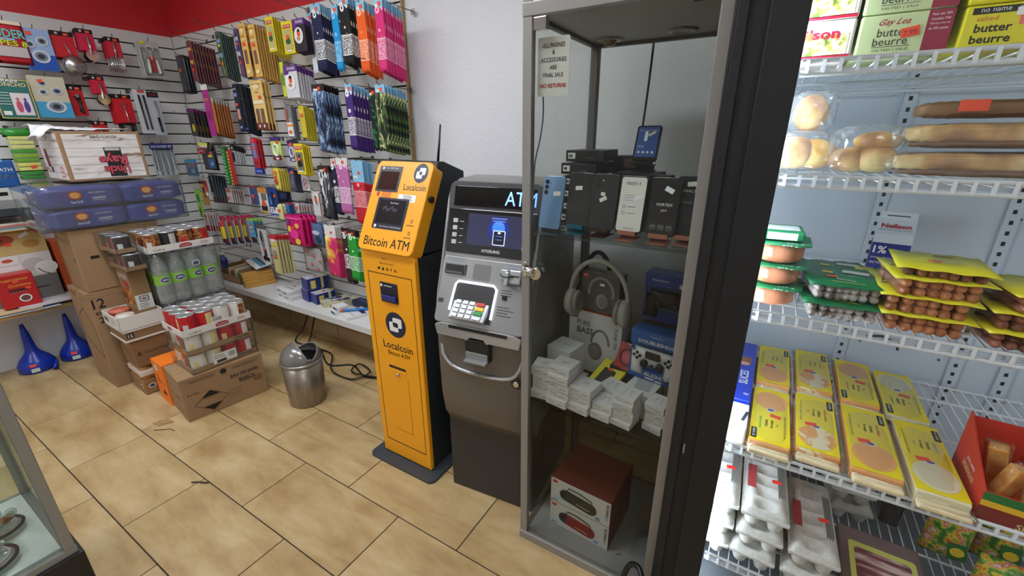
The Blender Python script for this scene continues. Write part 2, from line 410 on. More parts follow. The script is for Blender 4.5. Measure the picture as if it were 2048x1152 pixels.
# ---------------------------------------------------------------- bitcoin machine
def bitcoin_atm():
    t = thing('bitcoin_atm', 'tall narrow yellow bitcoin machine with two small screens, left of the grey cash machine', 'cash machine', (-1.31, 1.2, 0))
    Y = pm((246, 168, 22), .38); D = pm((38, 44, 48), .5); NV = pm((30, 34, 66), .4)
    fy = -.012   # lower front plane (local)
    m = MB(); m.prism(rrect(.405, .50, .03), 0, .014, 0, axis='z', M=Matrix.Translation((.0, .18, 0)), bev=.002)
    m.obj('base_plate', pm((58, 64, 70), .5), t)
    m = MB(); m.box(-.150, .150, fy + .02, .33, .014, 1.045, 0, .004); m.obj('cabinet', D, t)
    # yellow lower front with rounded top corners and turned side lips
    m = MB()
    poly = [(-.152, .02), (.152, .02)] + [(.152 - .02 + .02 * cos(a), 1.035 + .02 * sin(a)) for a in [i * pi / 12 for i in range(7)]] + [(-.132 + .02 * cos(a), 1.035 + .02 * sin(a)) for a in [pi / 2 + i * pi / 12 for i in range(7)]]
    m.prism(poly, fy, fy + .022, 0, bev=.003)
    lp = m.obj('lower_panel', Y, t)
    m = MB()   # door outline groove, slots
    for x0, x1, z0, z1 in ((-.122, .128, .958, .961), (-.122, .128, .098, .102), (-.123, -.1205, .098, .961), (.1265, .129, .098, .961)): m.decal(x1 - x0, z1 - z0, '-Y', ((x0 + x1) / 2, fy, (z0 + z1) / 2), 0, d=.0008)
    m.obj('door_gap', BLACK, lp)
    m = MB(); m.decal(.098, .088, '-Y', (-.005, fy, .880), 0, d=.004, rnd=.004); m.box(-.045, .037, fy - .012, fy, .845, .868, 1, .003)
    m.decal(.075, .006, '-Y', (-.005, fy - .004, .876), 2); m.decal(.012, .012, '-Y', (-.045, fy - .004, .910), 3); lines(m, 1, -.03, .035, .910, .01, .003, y=fy - .004, mi=3)
    m.obj('card_reader', [pm((24, 28, 50), .4), pm((35, 45, 120), .35), BLACK, WHITE], lp)
    m = MB(); m.oval(.118, .118, '-Y', (.012, fy, .735), 0, d=.0008, n=40)
    s = .028
    for dx, dz in ((.011, .011), (-.011, -.011)): m.decal(.052, .044, '-Y', (.012 + dx, fy - .0008, .735 + dz), 1, rnd=.008)
    m.decal(.018, .016, '-Y', (.012, fy - .0014, .735), 0)
    m.text('Localcoin', .175, .036, '-Y', (.012, fy, .630), 2, bold=.01)
    m.text('Bitcoin ATM', .130, .021, '-Y', (.014, fy, .592), 2, bold=.005)
    m.text('Follow us', .035, .007, '-Y', (-.012, fy, 1.028), 2); m.text('@localcoinatm', .082, .010, '-Y', (-.005, fy, 1.006), 2)
    for i, x in enumerate((-.052, -.028, -.004, .019, .042)):
        if i == 0: m.decal(0, 0, '-Y', (x, fy, .983), 2, poly=[(-.008, -.005), (0, -.007), (.007, 0), (.008, .006), (.002, .007), (-.002, .001), (-.008, .004)])
        elif i == 1: m.oval(.015, .011, '-Y', (x, fy, .981), 2); m.oval(.004, .004, '-Y', (x + .004, fy, .989), 2)
        elif i == 2: m.decal(.014, .014, '-Y', (x, fy, .983), 2, rnd=.004); m.decal(.010, .010, '-Y', (x, fy - .0004, .983), 3, rnd=.003); m.oval(.006, .006, '-Y', (x, fy - .0008, .983), 2)
        elif i == 3: m.text('f', .008, .015, '-Y', (x, fy, .983), 2, bold=.02)
        else: m.text('in', .012, .013, '-Y', (x, fy, .983), 2, bold=.02)
    m.obj('lettering', [NV, WHITE, BLACK, Y], lp)
    m = MB(); m.decal(.100, .013, '-Y', (-.004, fy, .520), 1, d=.0008); m.box(-.046, .046, fy - .003, fy, .495, .512, 0, .001)
    m.decal(.0015, .30, '-Y', (.055, fy, .33), 1); m.decal(.11, .0015, '-Y', (0, fy, .182), 1)
    m.obj('cash_door', [Y, pm((50, 40, 30), .6)], lp)
    m = MB(); m.cyl((-.004, fy, .488), (-.004, fy - .010, .488), .008, 0); m.obj('lock', CHROME, lp)
    # head: leaning back, yellow shell in front, dark body behind
    H = Matrix.Translation((0, -.030, 1.060)) @ Matrix.Rotation(-R(26.5), 4, 'X')   # local z up along the face
    hh = .385
    m = MB(); body = [(.06, 1.052), (.02, 1.07), (.165, 1.405), (.20, 1.405), (.33, 1.36), (.33, 1.045)]
    m.prism(body, -.151, .151, 0, axis='x', bev=.004)
    m.obj('head_body', D, t)
    m = MB(); m.prism(rrect(.308, hh, .028), -.0, .062, 0, M=H @ Matrix.Translation((0, 0, hh / 2)), bev=.004)
    sh = m.obj('head_shell', Y, t)
    def hp(x, z, d=0): return (x, -d, z)
    m = MB(); m.decal(.128, .110, '-Y', hp(-.068, .306), 0, d=.001, M=H, rnd=.004); m.decal(.104, .078, '-Y', hp(-.068, .299, .001), 1, d=.0006, M=H)
    m.decal(.010, .010, '-Y', hp(-.112, .352, .001), 2, M=H); m.text('Scan QR Code', .070, .007, '-Y', hp(-.062, .352, .001), 2, M=H)
    m.obj('scanner_window', [pm((34, 36, 48), .35), pm((50, 14, 16), .08, coat=1), WHITE], sh)
    m = MB(); m.decal(.172, .132, '-Y', hp(-.012, .160), 0, d=.001, M=H, rnd=.005); m.decal(.146, .100, '-Y', hp(-.012, .168, .001), 1, d=.0006, M=H)
    m.text('Buy Crypto', .045, .008, '-Y', hp(0, .205, .0018), 2, M=H)
    for i in range(7): m.oval(.012 + .004 * (i % 3), .016, '-Y', hp(-.055 + .012 * i, .180 + .006 * sin(i * 2), .0018), 3, M=H, n=10)
    m.decal(.012, .012, '-Y', hp(-.080, .105, .001), 4, M=H); m.text('Tap Screen to Get Started', .120, .008, '-Y', hp(.002, .105, .001), 4, M=H)
    m.obj('touch_screen', [pm((28, 30, 52), .35), pm((22, 22, 32), .08, coat=1), pm((200, 200, 210), .5, emit=.2), pm((52, 52, 66), .3), WHITE], sh)
    m = MB(); m.oval(.072, .080, '-Y', hp(.098, .337), 0, M=H, n=36)
    for dx, dz in ((.0065, .0075), (-.0065, -.0075)): m.decal(.032, .030, '-Y', hp(.098 + dx, .337 + dz, .0004), 1, M=H, rnd=.005)
    m.decal(.011, .011, '-Y', hp(.098, .337, .0009), 0, M=H)
    m.text('Localcoin', .118, .026, '-Y', hp(.084, .277), 2, M=H, bold=.004)
    m.text('Bitcoin ATM', .250, .038, '-Y', hp(.004, .040), 2, M=H, bold=.006)
    m.oval(.018, .022, '-Y', hp(-.108, .240), 3, M=H)
    for i in range(5): m.decal(.055 - .005 * (i % 2), .003, '-Y', hp(-.062, .250 - .006 * i), 3, M=H)
    m.decal(.095, .030, '-Y', hp(.055, .230), 1, M=H, rnd=.002); lines(m, 4, .035, .095, .240, .006, .002, y=-.0004, mi=2, M=H)
    for q in range(2): m.oval(.012, .016, '-Y', hp(.112, .140 - .05 * q), 2, M=H, n=12); m.oval(.007, .010, '-Y', hp(.112, .140 - .05 * q, .0004), 4, M=H, n=12); m.decal(.036, .003, '-Y', hp(.108, .122 - .05 * q), 2, M=H)
    m.obj('lettering', [NV, WHITE, pm((38, 36, 48), .5), pm((200, 60, 30), .5), Y], sh)
    m = MB(); m.cyl((.153, .10, 1.265), (.166, .10, 1.265), .013, 0); m.obj('key_lock', BLACK, t)
    m = MB(); m.cyl((.12, .20, 1.40), (.118, .23, 1.545), .0055, 0, r2=.003); m.obj('antenna', BLACK, t)
bitcoin_atm()

# ---------------------------------------------------------------- grey cash machine
def hyosung():
    t = thing('cash_machine', 'rounded silver-grey cash machine with lit keypad surround, between yellow machine and glass cabinet', 'cash machine', (-.848, 1.262, 0), rotz=R(6))
    S = pm((142, 140, 138), .4, .12); S2 = pm((112, 105, 98), .45, .35); DK = pm((50, 49, 48), .5); W = .199
    m = MB(); m.box(-W + .005, W - .005, -.045, .40, .0, .44, 0, .006); m.obj('pedestal', DK, t)
    # side profile (y, z) of the body, front at negative y
    prof = [(.0, .405), (-.045, .36), (-.078, .415), (-.095, .52), (-.10, .72), (-.098, .84), (-.075, .95), (-.035, 1.06), (0, 1.17), (.035, 1.28), (.065, 1.328), (.12, 1.350), (.22, 1.354), (.38, 1.34), (.38, .405)]
    m = MB()
    t_ = bmesh.new(); n = len(prof); secs = []
    for i, (x, k) in enumerate(((-W, .86), (-W + .006, .95), (-W + .02, 1), (W - .02, 1), (W - .006, .95), (W, .86))):
        row = []
        for (y, z) in prof:
            yy = .12 + (y - .12) * (k if y < .12 else 1); zz = z if z < 1.28 else 1.28 + (z - 1.28) * (k if k > .9 else .62)
            row.append(t_.verts.new((x, yy, zz)))
        secs.append(row)
    for A, B in zip(secs, secs[1:]):
        for i in range(n): f = t_.faces.new((A[i], A[(i + 1) % n], B[(i + 1) % n], B[i])); f.smooth = i not in (n - 1, n - 2, n - 3)
    t_.faces.new(secs[0][::-1]); t_.faces.new(secs[-1]); bmesh.ops.recalc_face_normals(t_, faces=t_.faces)
    for f in t_.faces:
        pass
    m.merge(t_, 0)
    for f in m.bm.faces:
        if f.calc_center_median().z < .86: f.material_index = 1
    body = m.obj('body', [S, S2], t)
    # frames along the slanted face: point at height z on the face
    def face_at(z, x=0, d=0):
        for (y0, z0), (y1, z1) in zip(prof[1:], prof[2:]):
            if z0 <= z <= z1:
                k = (z - z0) / (z1 - z0); y = y0 + (y1 - y0) * k
                ang = math.atan2(y1 - y0, z1 - z0); return Matrix.Translation((x, y, z)) @ Matrix.Rotation(-ang, 4, 'X') @ Matrix.Translation((0, -d, 0))
    # topper window with lit letters
    T = face_at(1.285)
    K = Matrix.Translation((0, .012, 1.175)) @ Matrix.Rotation(-R(15.5), 4, 'X')
    m = MB(); m.prism(rrect(.372, .275, .03), -.012, .02, 0, M=K @ Matrix.Translation((0, 0, .037)), bev=.003); m.obj('fascia', pm((66, 66, 68), .45), t)
    m = MB(); m.box(-.160, .160, -.018, -.010, .085, .155, 0, .001, M=K)
    m.obj('sign_window', pm((60, 60, 62), .03, .9), t)
    m = MB(); m.text('ATM', .118, .048, '-Y', (.108, -.018, .118), 0, M=K, bold=.004, d=.001); m.obj('lit_letters', pm((130, 175, 255), .4, emit=1.2), t)
    m = MB(); m.box(-.176, .176, -.018, -.010, -.088, .073, 0, .002, M=K)
    b2 = m.obj('screen_bezel', pm((10, 10, 12), .12, coat=.6), t)
    m = MB(); m.decal(.225, .112, '-Y', (.022, -.018, .002), 0, M=K, d=.001)
    m.oval(.085, .085, '-Y', (.035, -.019, .008), 1, M=K); m.oval(.05, .05, '-Y', (.035, -.0195, .012), 2, M=K)
    m.decal(.048, .052, '-Y', (.040, -.020, -.022), 3, M=K, rnd=.003); m.decal(.043, .047, '-Y', (.040, -.0205, -.022), 4, M=K, rnd=.003)
    m.decal(.010, .006, '-Y', (.040, -.021, -.004), 3, M=K); m.decal(.026, .002, '-Y', (.040, -.021, -.016), 5, M=K); m.decal(.026, .002, '-Y', (.040, -.021, -.028), 5, M=K)
    for i in range(3): m.decal(.06 - .01 * i, .004, '-Y', (.035, -.0198, .046 - .009 * i), 5, M=K)
    m.obj('screen', [pm((46, 48, 74), .15, emit=.35), pm((32, 42, 120), .2, emit=.5), pm((50, 110, 235), .2, emit=.8), pm((210, 225, 255), .3, emit=.7), pm((22, 26, 44), .2, emit=.3), pm((90, 120, 190), .2, emit=.5)], b2)
    for sx in (-1, 1):
        for i in range(4): m = MB(); m.box(sx * .142 - .010, sx * .142 + .010, -.024, -.017, -.050 + .026 * i - .008, -.050 + .026 * i + .008, 0, .002, M=K); m.obj('side_button', pm((190, 192, 195), .4), b2)
    m = MB()
    for sx in (-1, 1):
        for i in range(4): m.decal(.018, .0015, '-Y', (sx * .118, -.018, -.052 + .026 * i), 0, M=K)
    m.text('HYOSUNG', .072, .011, '-Y', (.012, -.018, -.072), 0, M=K, bold=.01); m.obj('lettering', WHITE, b2)
    # middle panel
    K2 = Matrix.Translation((0, -.068, .960)) @ Matrix.Rotation(-R(22.5), 4, 'X')
    PL = pm((152, 152, 152), .36, .45)
    m = MB(); m.prism(rrect(.365, .25, .015), -.010, .012, 0, M=K2, bev=.003); mp = m.obj('middle_panel', PL, t)
    m = MB(); m.box(-.168, -.078, -.016, -.009, .058, .098, 0, .003, M=K2); m.decal(.078, .028, '-Y', (-.123, -.016, .078), 1, M=K2); m.box(-.160, -.086, -.022, -.015, .060, .068, 0, .001, M=K2)
    m.obj('receipt_slot', [pm((90, 90, 90), .4, .5), BLACK], mp)
    m = MB(); m.decal(.074, .062, '-Y', (-.012, -.010, .076), 0, M=K2, rnd=.008); m.decal(.071, .059, '-Y', (-.012, -.0105, .076), 1, M=K2, rnd=.007); m.obj('contactless_pad', [pm((150, 150, 150), .4, .3), pm((122, 121, 120), .4, .4)], mp)
    m = MB(); m.box(.068, .098, -.028, -.009, .060, .098, 0, .004, M=K2); m.box(.104, .150, -.034, -.009, .050, .100, 0, .005, M=K2); m.box(.092, .108, -.045, -.02, .040, .090, 0, .004, M=K2); m.decal(.034, .005, '-Y', (.128, -.034, .078), 1, M=K2, d=.001); m.decal(.07, .006, '-Y', (.105, -.010, .108), 2, M=K2); m.tube([K2 @ Vector(p) for p in ((.070, -.03, .08), (.09, -.05, .07), (.125, -.036, .074))], .002, 1)
    m.obj('card_slot', [pm((165, 168, 170), .35, .4), BLACK, pm((150, 155, 175), .5)], mp)
    # keypad with white lit surround; niche is a flat plate, its shade painted dark
    m = MB(); z0 = -.105; z1 = .035; xa, xb = -.122, .058
    ring = [(xa, z0 + .03), (xa + .012, z1 - .012), (xa + .022, z1), (xb - .014, z1), (xb, z1 - .012), (xb - .006, z0 + .02)]
    m.tube([K2 @ Vector((x, -.013, z)) for x, z in ring], .0042, 0, 6); m.obj('lit_surround', pm((235, 245, 255), .4, emit=2.2), mp)
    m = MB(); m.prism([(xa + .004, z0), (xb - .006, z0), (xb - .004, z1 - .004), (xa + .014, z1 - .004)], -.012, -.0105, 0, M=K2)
    m.obj('recess_shade_plate', pm((70, 70, 72), .45, .3), mp)
    kx, kz = -.034, -.064; KP = K2 @ Matrix.Translation((kx, -.020, kz)) @ Matrix.Rotation(-R(24), 4, 'X')
    m = MB(); m.box(-.072, .072, -.004, .012, -.040, .036, 0, .002, M=KP); kp = m.obj('keypad', pm((172, 175, 178), .35, .3), mp)
    m = MB()
    for r_ in range(4):
        for c in range(4):
            mi = 0 if c < 3 else (1, 2, 3, 0)[r_]
            m.box(-.060 + .028 * c, -.038 + .028 * c + (.012 if c == 3 else 0), -.009, -.003, .018 - .018 * r_, .032 - .018 * r_, mi, .001, M=KP)
    m.obj('keys', [pm((200, 203, 205), .35, .2), pm((200, 50, 40), .5), pm((235, 200, 30), .5), pm((30, 150, 60), .5)], kp)
    m = MB(); m.decal(.022, .016, '-Y', (-.165, -.010, -.045), 0, M=K2); lines(m, 3, .075, .130, .025, .009, .0025, y=-.010, mi=0, M=K2); lines(m, 4, .070, .135, -.035, .010, .003, y=-.010, mi=0, M=K2, seed=8)
    m.decal(.08, .016, '-Y', (-.125, -.010, .114), 1, M=K2); m.box(.085, .100, -.016, -.009, -.008, .008, 2, M=K2); m.obj('lettering', [pm((60, 60, 62), .5), pm((140, 142, 145), .5), BLACK], mp)
    # dispenser
    m = MB(); m.box(-.152, .152, -.020, .02, .775, .79, 0, .004, M=Matrix.Translation((0, -.098, 0)))
    sh = [(-.178, .835), (-.150, .848), (.150, .848), (.178, .835), (.170, .795), (.05, .795), (.042, .79), (.028, .806), (-.028, .806), (-.042, .79), (-.05, .795), (-.170, .795)]
    m = MB(); m.prism(sh, -.128, -.094, 0, bev=.004); m.obj('dispenser_shelf', pm((176, 178, 180), .32, .5), t)
    m = MB(); m.box(-.115, .125, -.130, -.1275, .832, .845, 0, .001); m.box(-.05, .05, -.126, -.10, .715, .80, 0, .003); m.obj('cash_slot', pm((30, 30, 30), .4), t)
    m = MB(); m.box(-.046, .046, -.130, -.1262, .713, .75, 0, .002); m.box(-.046, .046, -.148, -.1262, .713, .722, 0, .002); m.obj('cash_tray', pm((150, 152, 154), .35, .4), t)
    arc = [(s_ * x, z) for s_, seq in ((-1, 1), (1, -1)) for x, z in ((.180, .835), (.178, .79), (.173, .745), (.163, .705), (.148, .678), (.126, .660), (.095, .650), (.05, .645), (0, .643))[::seq]]
    def ysurf(z): return -.1 if z < .84 else -.09
    m = MB(); m.tube([(x, -.104 + .030 * max(0, abs(x) - .165) / .02, z) for x, z in arc], .0075, 0, 8); m.obj('bright_trim', pm((185, 187, 190), .3, .6), t)
    m = MB(); m.tube([(x, -.101, .832) for x in (-.19, 0, .19)], .0022, 0); m.obj('seam', BLACK, t)
    m = MB(); side = [(-W - .001, y, z) for y, z in prof[3:12]]
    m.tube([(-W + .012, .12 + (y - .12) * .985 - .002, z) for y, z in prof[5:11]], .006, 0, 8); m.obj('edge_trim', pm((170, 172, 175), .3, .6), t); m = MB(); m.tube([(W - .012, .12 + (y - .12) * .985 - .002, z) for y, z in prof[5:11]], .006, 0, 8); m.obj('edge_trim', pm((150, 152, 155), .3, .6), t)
    m = MB(); m.oval(.045, .045, '-Y', (.150, -.099, .645), 0, d=.004); m.cyl((.150, -.102, .645), (.150, -.110, .645), .011, 1); m.obj('lock', [pm((60, 58, 56), .4, .4), CHROME], t)
hyosung()

# ---------------------------------------------------------------- rubbish bin
def bin_():
    t = thing('rubbish_bin', 'small round brushed-metal bin with grey swing dome lid, on the floor tiles', 'bin', (-2.205, 1.275, 0), rotz=R(0))
    m = MB(); m.lathe([(0, .0), (.098, 0), (.102, .006), (.112, .27), (.108, .27), (.0, .262)], seg=48)
    m.obj('body', noisemat('brushed', [(.3, (138, 126, 112)), (.7, (160, 148, 134))], 6, (30, 30, .5), .32, metal=.75), t)
    m = MB(); m.lathe([(.1, .262), (.115, .264), (.118, .272), (.115, .280), (.10, .284)], seg=48); m.obj('rim', pm((150, 146, 140), .3, .6), t)
    # dome on a horizontal hinge axis: the flap has swung open at the back right
    ax = R(78); u = Vector((cos(ax), sin(ax), 0)); v_ = Vector((-sin(ax), cos(ax), 0)); C0 = Vector((0, 0, .282))
    def dp(lon, lat, r=.111): return C0 + (u * (-cos(lon)) * cos(lat) + Vector((0, 0, .92)) * sin(lon) * cos(lat) + v_ * sin(lat)) * r
    m = MB(); tt = bmesh.new(); NL, NM = 40, 40; vs = [[tt.verts.new(dp(pi * i / NL, -pi / 2 + pi * j / NM)) for j in range(NM + 1)] for i in range(NL + 1)]
    for i in range(NL):
        for j in range(NM):
            lo, la = 180 * (i + .5) / NL, abs(-90 + 180 * (j + .5) / NM)
            if 76.5 < lo < 144 and la < 76.5: continue
            f = tt.faces.new((vs[i][j], vs[i + 1][j], vs[i + 1][j + 1], vs[i][j + 1])); f.smooth = True
    bmesh.ops.remove_doubles(tt, verts=tt.verts, dist=.0002); m.merge(tt, 0); lid = m.obj('dome_lid', pm((128, 126, 124), .22, .35), t)
    sol = lid.modifiers.new('s', 'SOLIDIFY'); sol.thickness = .003
    ring = [dp(R(76.5), R(q * 8.5)) for q in range(-9, 10)] + [dp(R(q), R(76.5)) for q in range(84, 144, 10)] + [dp(R(144), R(q * 8.5)) for q in range(9, -10, -1)] + [dp(R(q), R(-76.5)) for q in range(134, 78, -10)]
    m = MB(); m.tube(ring, .003, 0, 6, True); m.obj('opening_edge', pm((165, 163, 160), .25, .4), t)
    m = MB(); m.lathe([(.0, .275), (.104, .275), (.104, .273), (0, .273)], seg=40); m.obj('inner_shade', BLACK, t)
bin_()
# cables under the shelf
def cable(pts, r, label, name='power_cable', mat=None):
    # smooth through points
    P_ = [Vector(p) for p in pts]; out = []
    for i in range(len(P_) - 1):
        a, b, c, d = P_[max(i - 1, 0)], P_[i], P_[i + 1], P_[min(i + 2, len(P_) - 1)]
        for k in range(6):
            t = k / 6; out.append(.5 * ((2 * b) + (c - a) * t + (2 * a - 5 * b + 4 * c - d) * t * t + (3 * b - a - 3 * c + d) * t ** 3))
    out.append(P_[-1])
    m = MB(); m.tube(out, r, 0, 8); o = m.obj(name, mat or BLACK); tag(o, label, 'cable'); return o
# ---------------------------------------------------------------- stacked goods on the floor
FILM2 = wrapmat('film_thin', .87, (252, 253, 253))
def carton(name, label, cat, loc, sx, sy, sz, rotz=0, mat=None, group=None, flap=True, tape=True):
    # closed carton, origin at base centre
    t = thing(name, label, cat, loc, rotz, group)
    m = MB(); m.box(-sx / 2, sx / 2, -sy / 2, sy / 2, 0, sz, 0, .004); m.obj('box_body', mat or CARD, t)
    if flap:
        m = MB(); m.box(-.0008, .0008, -sy / 2 + .002, sy / 2 - .002, sz - .001, sz + .0006, 0)
        m.decal(sy, .0012, '+X', (sx / 2, 0, sz * .94), 0); m.decal(sx, .0012, '-Y', (0, -sy / 2, sz * .94), 0); m.obj('flap_seam', pm((92, 68, 45), .9), t)
    if tape:
        m = MB(); m.decal(.05, sy * .99, '+Z', (0, 0, sz + .0006), 0); m.decal(.05, .05, '-Y', (0, -sy / 2, sz - .026), 0); m.obj('packing_tape', pm((170, 140, 96), .25), t)
    return t
# bleach box: long side faces the camera side (+X)
t = carton('cardboard_box', 'brown bleach carton with black diamond mark, on the floor under the soup cans', 'box', (-2.672, 1.020, 0), .26, .425, .262, R(-8))
m = MB(); X_ = .135
m.text('EAU DE JAVEL', .155, .026, '+X', (X_, .105, .178), 0, bold=.02); m.text('BLEACH', .085, .026, '+X', (X_, .110, .143), 0, bold=.02)
m.text('6 x 2.4 L', .060, .014, '+X', (X_, -.160, .160), 0, bold=.02)
dm = [(-.085, 0), (0, .062), (.085, 0), (0, -.062)]
for a, b in zip(dm, dm[1:] + dm[:1]):
    L_ = math.hypot(b[0] - a[0], b[1] - a[1]); ang = math.degrees(math.atan2(b[1] - a[1], b[0] - a[0]))
    m.decal(L_, .0022, '+X', (X_, -.085 + (a[0] + b[0]) / 2, .085 + (a[1] + b[1]) / 2), 0, ang)
m.decal(0, 0, '+X', (X_, -.085, .085), 0, poly=[(-.045, .028), (.045, .028), (0, .062)]); m.decal(0, 0, '+X', (X_, -.085, .085), 0, poly=[(-.045, -.028), (0, -.062), (.045, -.028)])
m.decal(0, 0, '+X', (X_, 0, .232), 0, poly=[(-.022, .004), (0, .018), (.022, .004), (.014, .004), (.014, -.012), (-.014, -.012), (-.014, .004)])
for s_ in (-1, 1): m.decal(.14, .002, '+X', (X_, s_ * .115, .236), 0); m.decal(.12, .002, '+X', (X_, s_ * .105, .228), 0)
lines(m, 3, 0, .075, .100, .022, .004, '+X', X_, 1, 2); m.decal(.05, .03, '+X', (X_, .165, .120), 1)
m.decal(.18, .0025, '-Y', (0, -.2125, .125), 0); m.decal(0, 0, '-Y', (.045, -.2125, .127), 0, poly=[(-.012, 0), (.012, 0), (0, .022)]); lines(m, 3, -.08, 0, .19, .012, .003, '-Y', -.2125, 1)
m.obj('printed_marks', [INK, pm((128, 98, 68), .8)], t)
# orange carton behind it
t = thing('orange_carton', 'bright orange carton with black arrow mark, wedged behind the bleach carton', 'box', (-2.915, .925, 0), R(-4))
m = MB(); m.box(-.085, .085, -.10, .10, 0, .265, 0, .003); m.obj('box_body', pm((245, 126, 28), .55), t)
m = MB(); m.decal(.05, .04, '-Y', (-.02, -.10, .225), 1); m.decal(.17, .002, '-Y', (0, -.10, .135), 0); m.decal(.008, .06, '-Y', (-.02, -.10, .150), 0, 20); m.decal(0, 0, '-Y', (.02, -.10, .07), 0, poly=[(-.03, -.01), (0, .02), (.03, .0), (.012, -.022)])
m.obj('printed_marks', [INK, pm((205, 205, 200), .5)], t)
# tall cartons
t = carton('cardboard_box', 'tall brown carton marked 12, on the floor at the base of the charcoal stack', 'box', (-3.515, .945, 0), .32, .42, .635, R(-1))
m = MB(); m.text('12', .060, .060, '+X', (.16, -.165, .560), 0, bold=.015); m.text('ESS', .050, .020, '+X', (.16, -.165, .50), 0, bold=.02); m.text('25', .050, .040, '+X', (.16, -.160, .455), 0, bold=.015)
for a, b in (((-.12, .44), (.02, .52)), ((.02, .52), (.11, .38)), ((.11, .38), (.12, .20)), ((-.12, .44), (-.12, .30)), ((-.12, .30), (.12, .20))):
    L_ = math.hypot(b[0] - a[0], b[1] - a[1]); m.decal(L_, .005, '-Y', ((a[0] + b[0]) / 2, -.21, (a[1] + b[1]) / 2), 0, math.degrees(math.atan2(b[1] - a[1], b[0] - a[0])))
m.decal(.075, .055, '+X', (.16, -.06, .24), 0); m.decal(.085, .002, '+X', (.16, -.06, .20), 0); m.decal(.08, .03, '-Y', (-.07, -.21, .60), 1)
m.obj('printed_marks', [INK, pm((128, 98, 68), .8)], t)
t = carton('cardboard_box', 'plain tall brown carton with black tab, directly under the wrapped charcoal bags', 'box', (-3.505, .965, .637), .31, .42, .365, R(-2))
m = MB(); m.decal(.04, .018, '+X', (.155, -.13, .20), 0); m.decal(.04, .018, '-Y', (.11, -.21, .19), 1); m.decal(.02, .34, '-Y', (-.13, -.21, .18), 2)
m.obj('printed_marks', [INK, pm((112, 90, 66), .8), pm((120, 92, 62), .9)], t)
# charcoal bale in film
t = thing('charcoal_bale', 'shrink-wrapped bale of blue charcoal bags, on the tall brown carton', 'charcoal', (-3.535, 1.03, 1.004), R(-3))
NB = pm((54, 62, 134), .4, noise=.35, scale=9, bump=.5)
for i, (y, z, sy) in enumerate(((-.16, 0, .34), (.165, 0, .29), (-.16, .118, .34), (.165, .118, .29))):
    m = MB(); tt = bmesh.new(); bmesh.ops.create_cube(tt, size=1); bmesh.ops.subdivide_edges(tt, edges=tt.edges[:], cuts=6, use_grid_fill=True)
    rn = random.Random(i + 5)
    for v in tt.verts:
        x_, y_, z_ = v.co; e = 1 - .35 * (abs(2 * x_) ** 6 + abs(2 * y_) ** 6) / 2
        v.co = (x_ * .40, y_ * sy + (rn.random() - .5) * .006, z_ * .118 * e + (rn.random() - .5) * .004 + .059)
    for f in tt.faces: f.smooth = True
    m.merge(tt, 0, Matrix.Translation((0, y, z))); bag = m.obj('charcoal_bag', NB, t)
    m = MB(); fx = .2015
    for dz in (0,):
        m.oval(.062, .050, '+X', (fx, y - .03, z + .072), 0, n=16); m.oval(.048, .036, '+X', (fx + .0004, y - .03, z + .072), 1, n=16); m.text('ROYAL', .036, .010, '+X', (fx + .0008, y - .03, z + .077), 5, bold=.03); m.text('OAK', .028, .009, '+X', (fx + .0008, y - .03, z + .065), 5, bold=.03)
        m.text('StarGrill', .050, .014, '+X', (fx, y - .03, z + .036), 2, bold=.01)
        m.text('LUMP CHARCOAL', .075, .009, '+X', (fx, y + .065, z + .082), 2, bold=.02); m.text('CHARBON', .060, .011, '+X', (fx, y + .068, z + .052), 2, bold=.02); m.text('DE BOIS FRANC', .055, .006, '+X', (fx, y + .068, z + .040), 2)
    if y < 0:
        m.decal(.17, .012, '-Y', (-.05, y - sy / 2, z + .085), 2); m.decal(.12, .012, '-Y', (-.03, y - sy / 2, z + .065), 4); m.text('CHARCOAL', .13, .016, '-Y', (.02, y - sy / 2, z + .040), 2, bold=.02); m.oval(.04, .03, '-Y', (-.13, y - sy / 2, z + .055), 3)
    m.obj('bag_print', [pm((160, 40, 35), .4), pm((235, 140, 40), .4), pm((225, 225, 230), .5), pm((225, 90, 60), .5), pm((120, 125, 150), .5), pm((250, 225, 130), .5)], bag)
m = MB(); tt = bmesh.new(); bmesh.ops.create_cube(tt, size=1); bmesh.ops.subdivide_edges(tt, edges=tt.edges[:], cuts=10, use_grid_fill=True)
rn = random.Random(2)
for v in tt.verts:
    x_, y_, z_ = v.co; bul = .012 * max(0, 1 - (2 * z_) ** 2); ex = max(0, (-y_ - .35)) * .6
    v.co = (x_ * .412 * (1 + .02 * math.sin(9 * y_)), y_ * .655 - ex * .5 + (rn.random() - .5) * .006, (z_ + .5) * .246 * (1 - .18 * max(0, abs(2 * y_) - .8) * 5 * (z_ + .5) * .5) - .0005 + (rn.random()) * .005 * (z_ > 0))
for f in tt.faces: f.smooth = True
m.merge(tt, 0); m.obj('plastic_film', wrapmat('bale_film', .83), t)
# potato chip carton, upside down on the bale
plank = noisemat('painted_planks', [(.36, (150, 120, 100)), (.42, (218, 212, 208)), (.7, (240, 238, 236))], 4, (1, 1.2, 5), .6, detail=6, dist=1.2)
t = thing('snack_carton', 'upside-down potato chips carton with white plank print, on top of the charcoal bale', 'box', (-3.595, 1.040, 1.262), R(0))
sx, sy, sz = .36, .375, .268
m = MB(); m.box(-sx / 2, sx / 2, -sy / 2, sy / 2, 0, sz, 0, .004); m.obj('box_body', CARD, t)
m = MB(); m.decal(sy - .035, sz - .025, '+X', (sx / 2, 0, sz / 2), 0); m.decal(sx - .03, sz - .02, '-Y', (0, -sy / 2, sz / 2), 0)
for i in range(1, 6): m.decal(sy - .04, .0018, '+X', (sx / 2 + .0004, 0, sz * i / 6), 1); m.decal(sx - .04, .0018, '-Y', (0, -sy / 2 - .0004, sz * i / 6), 1)
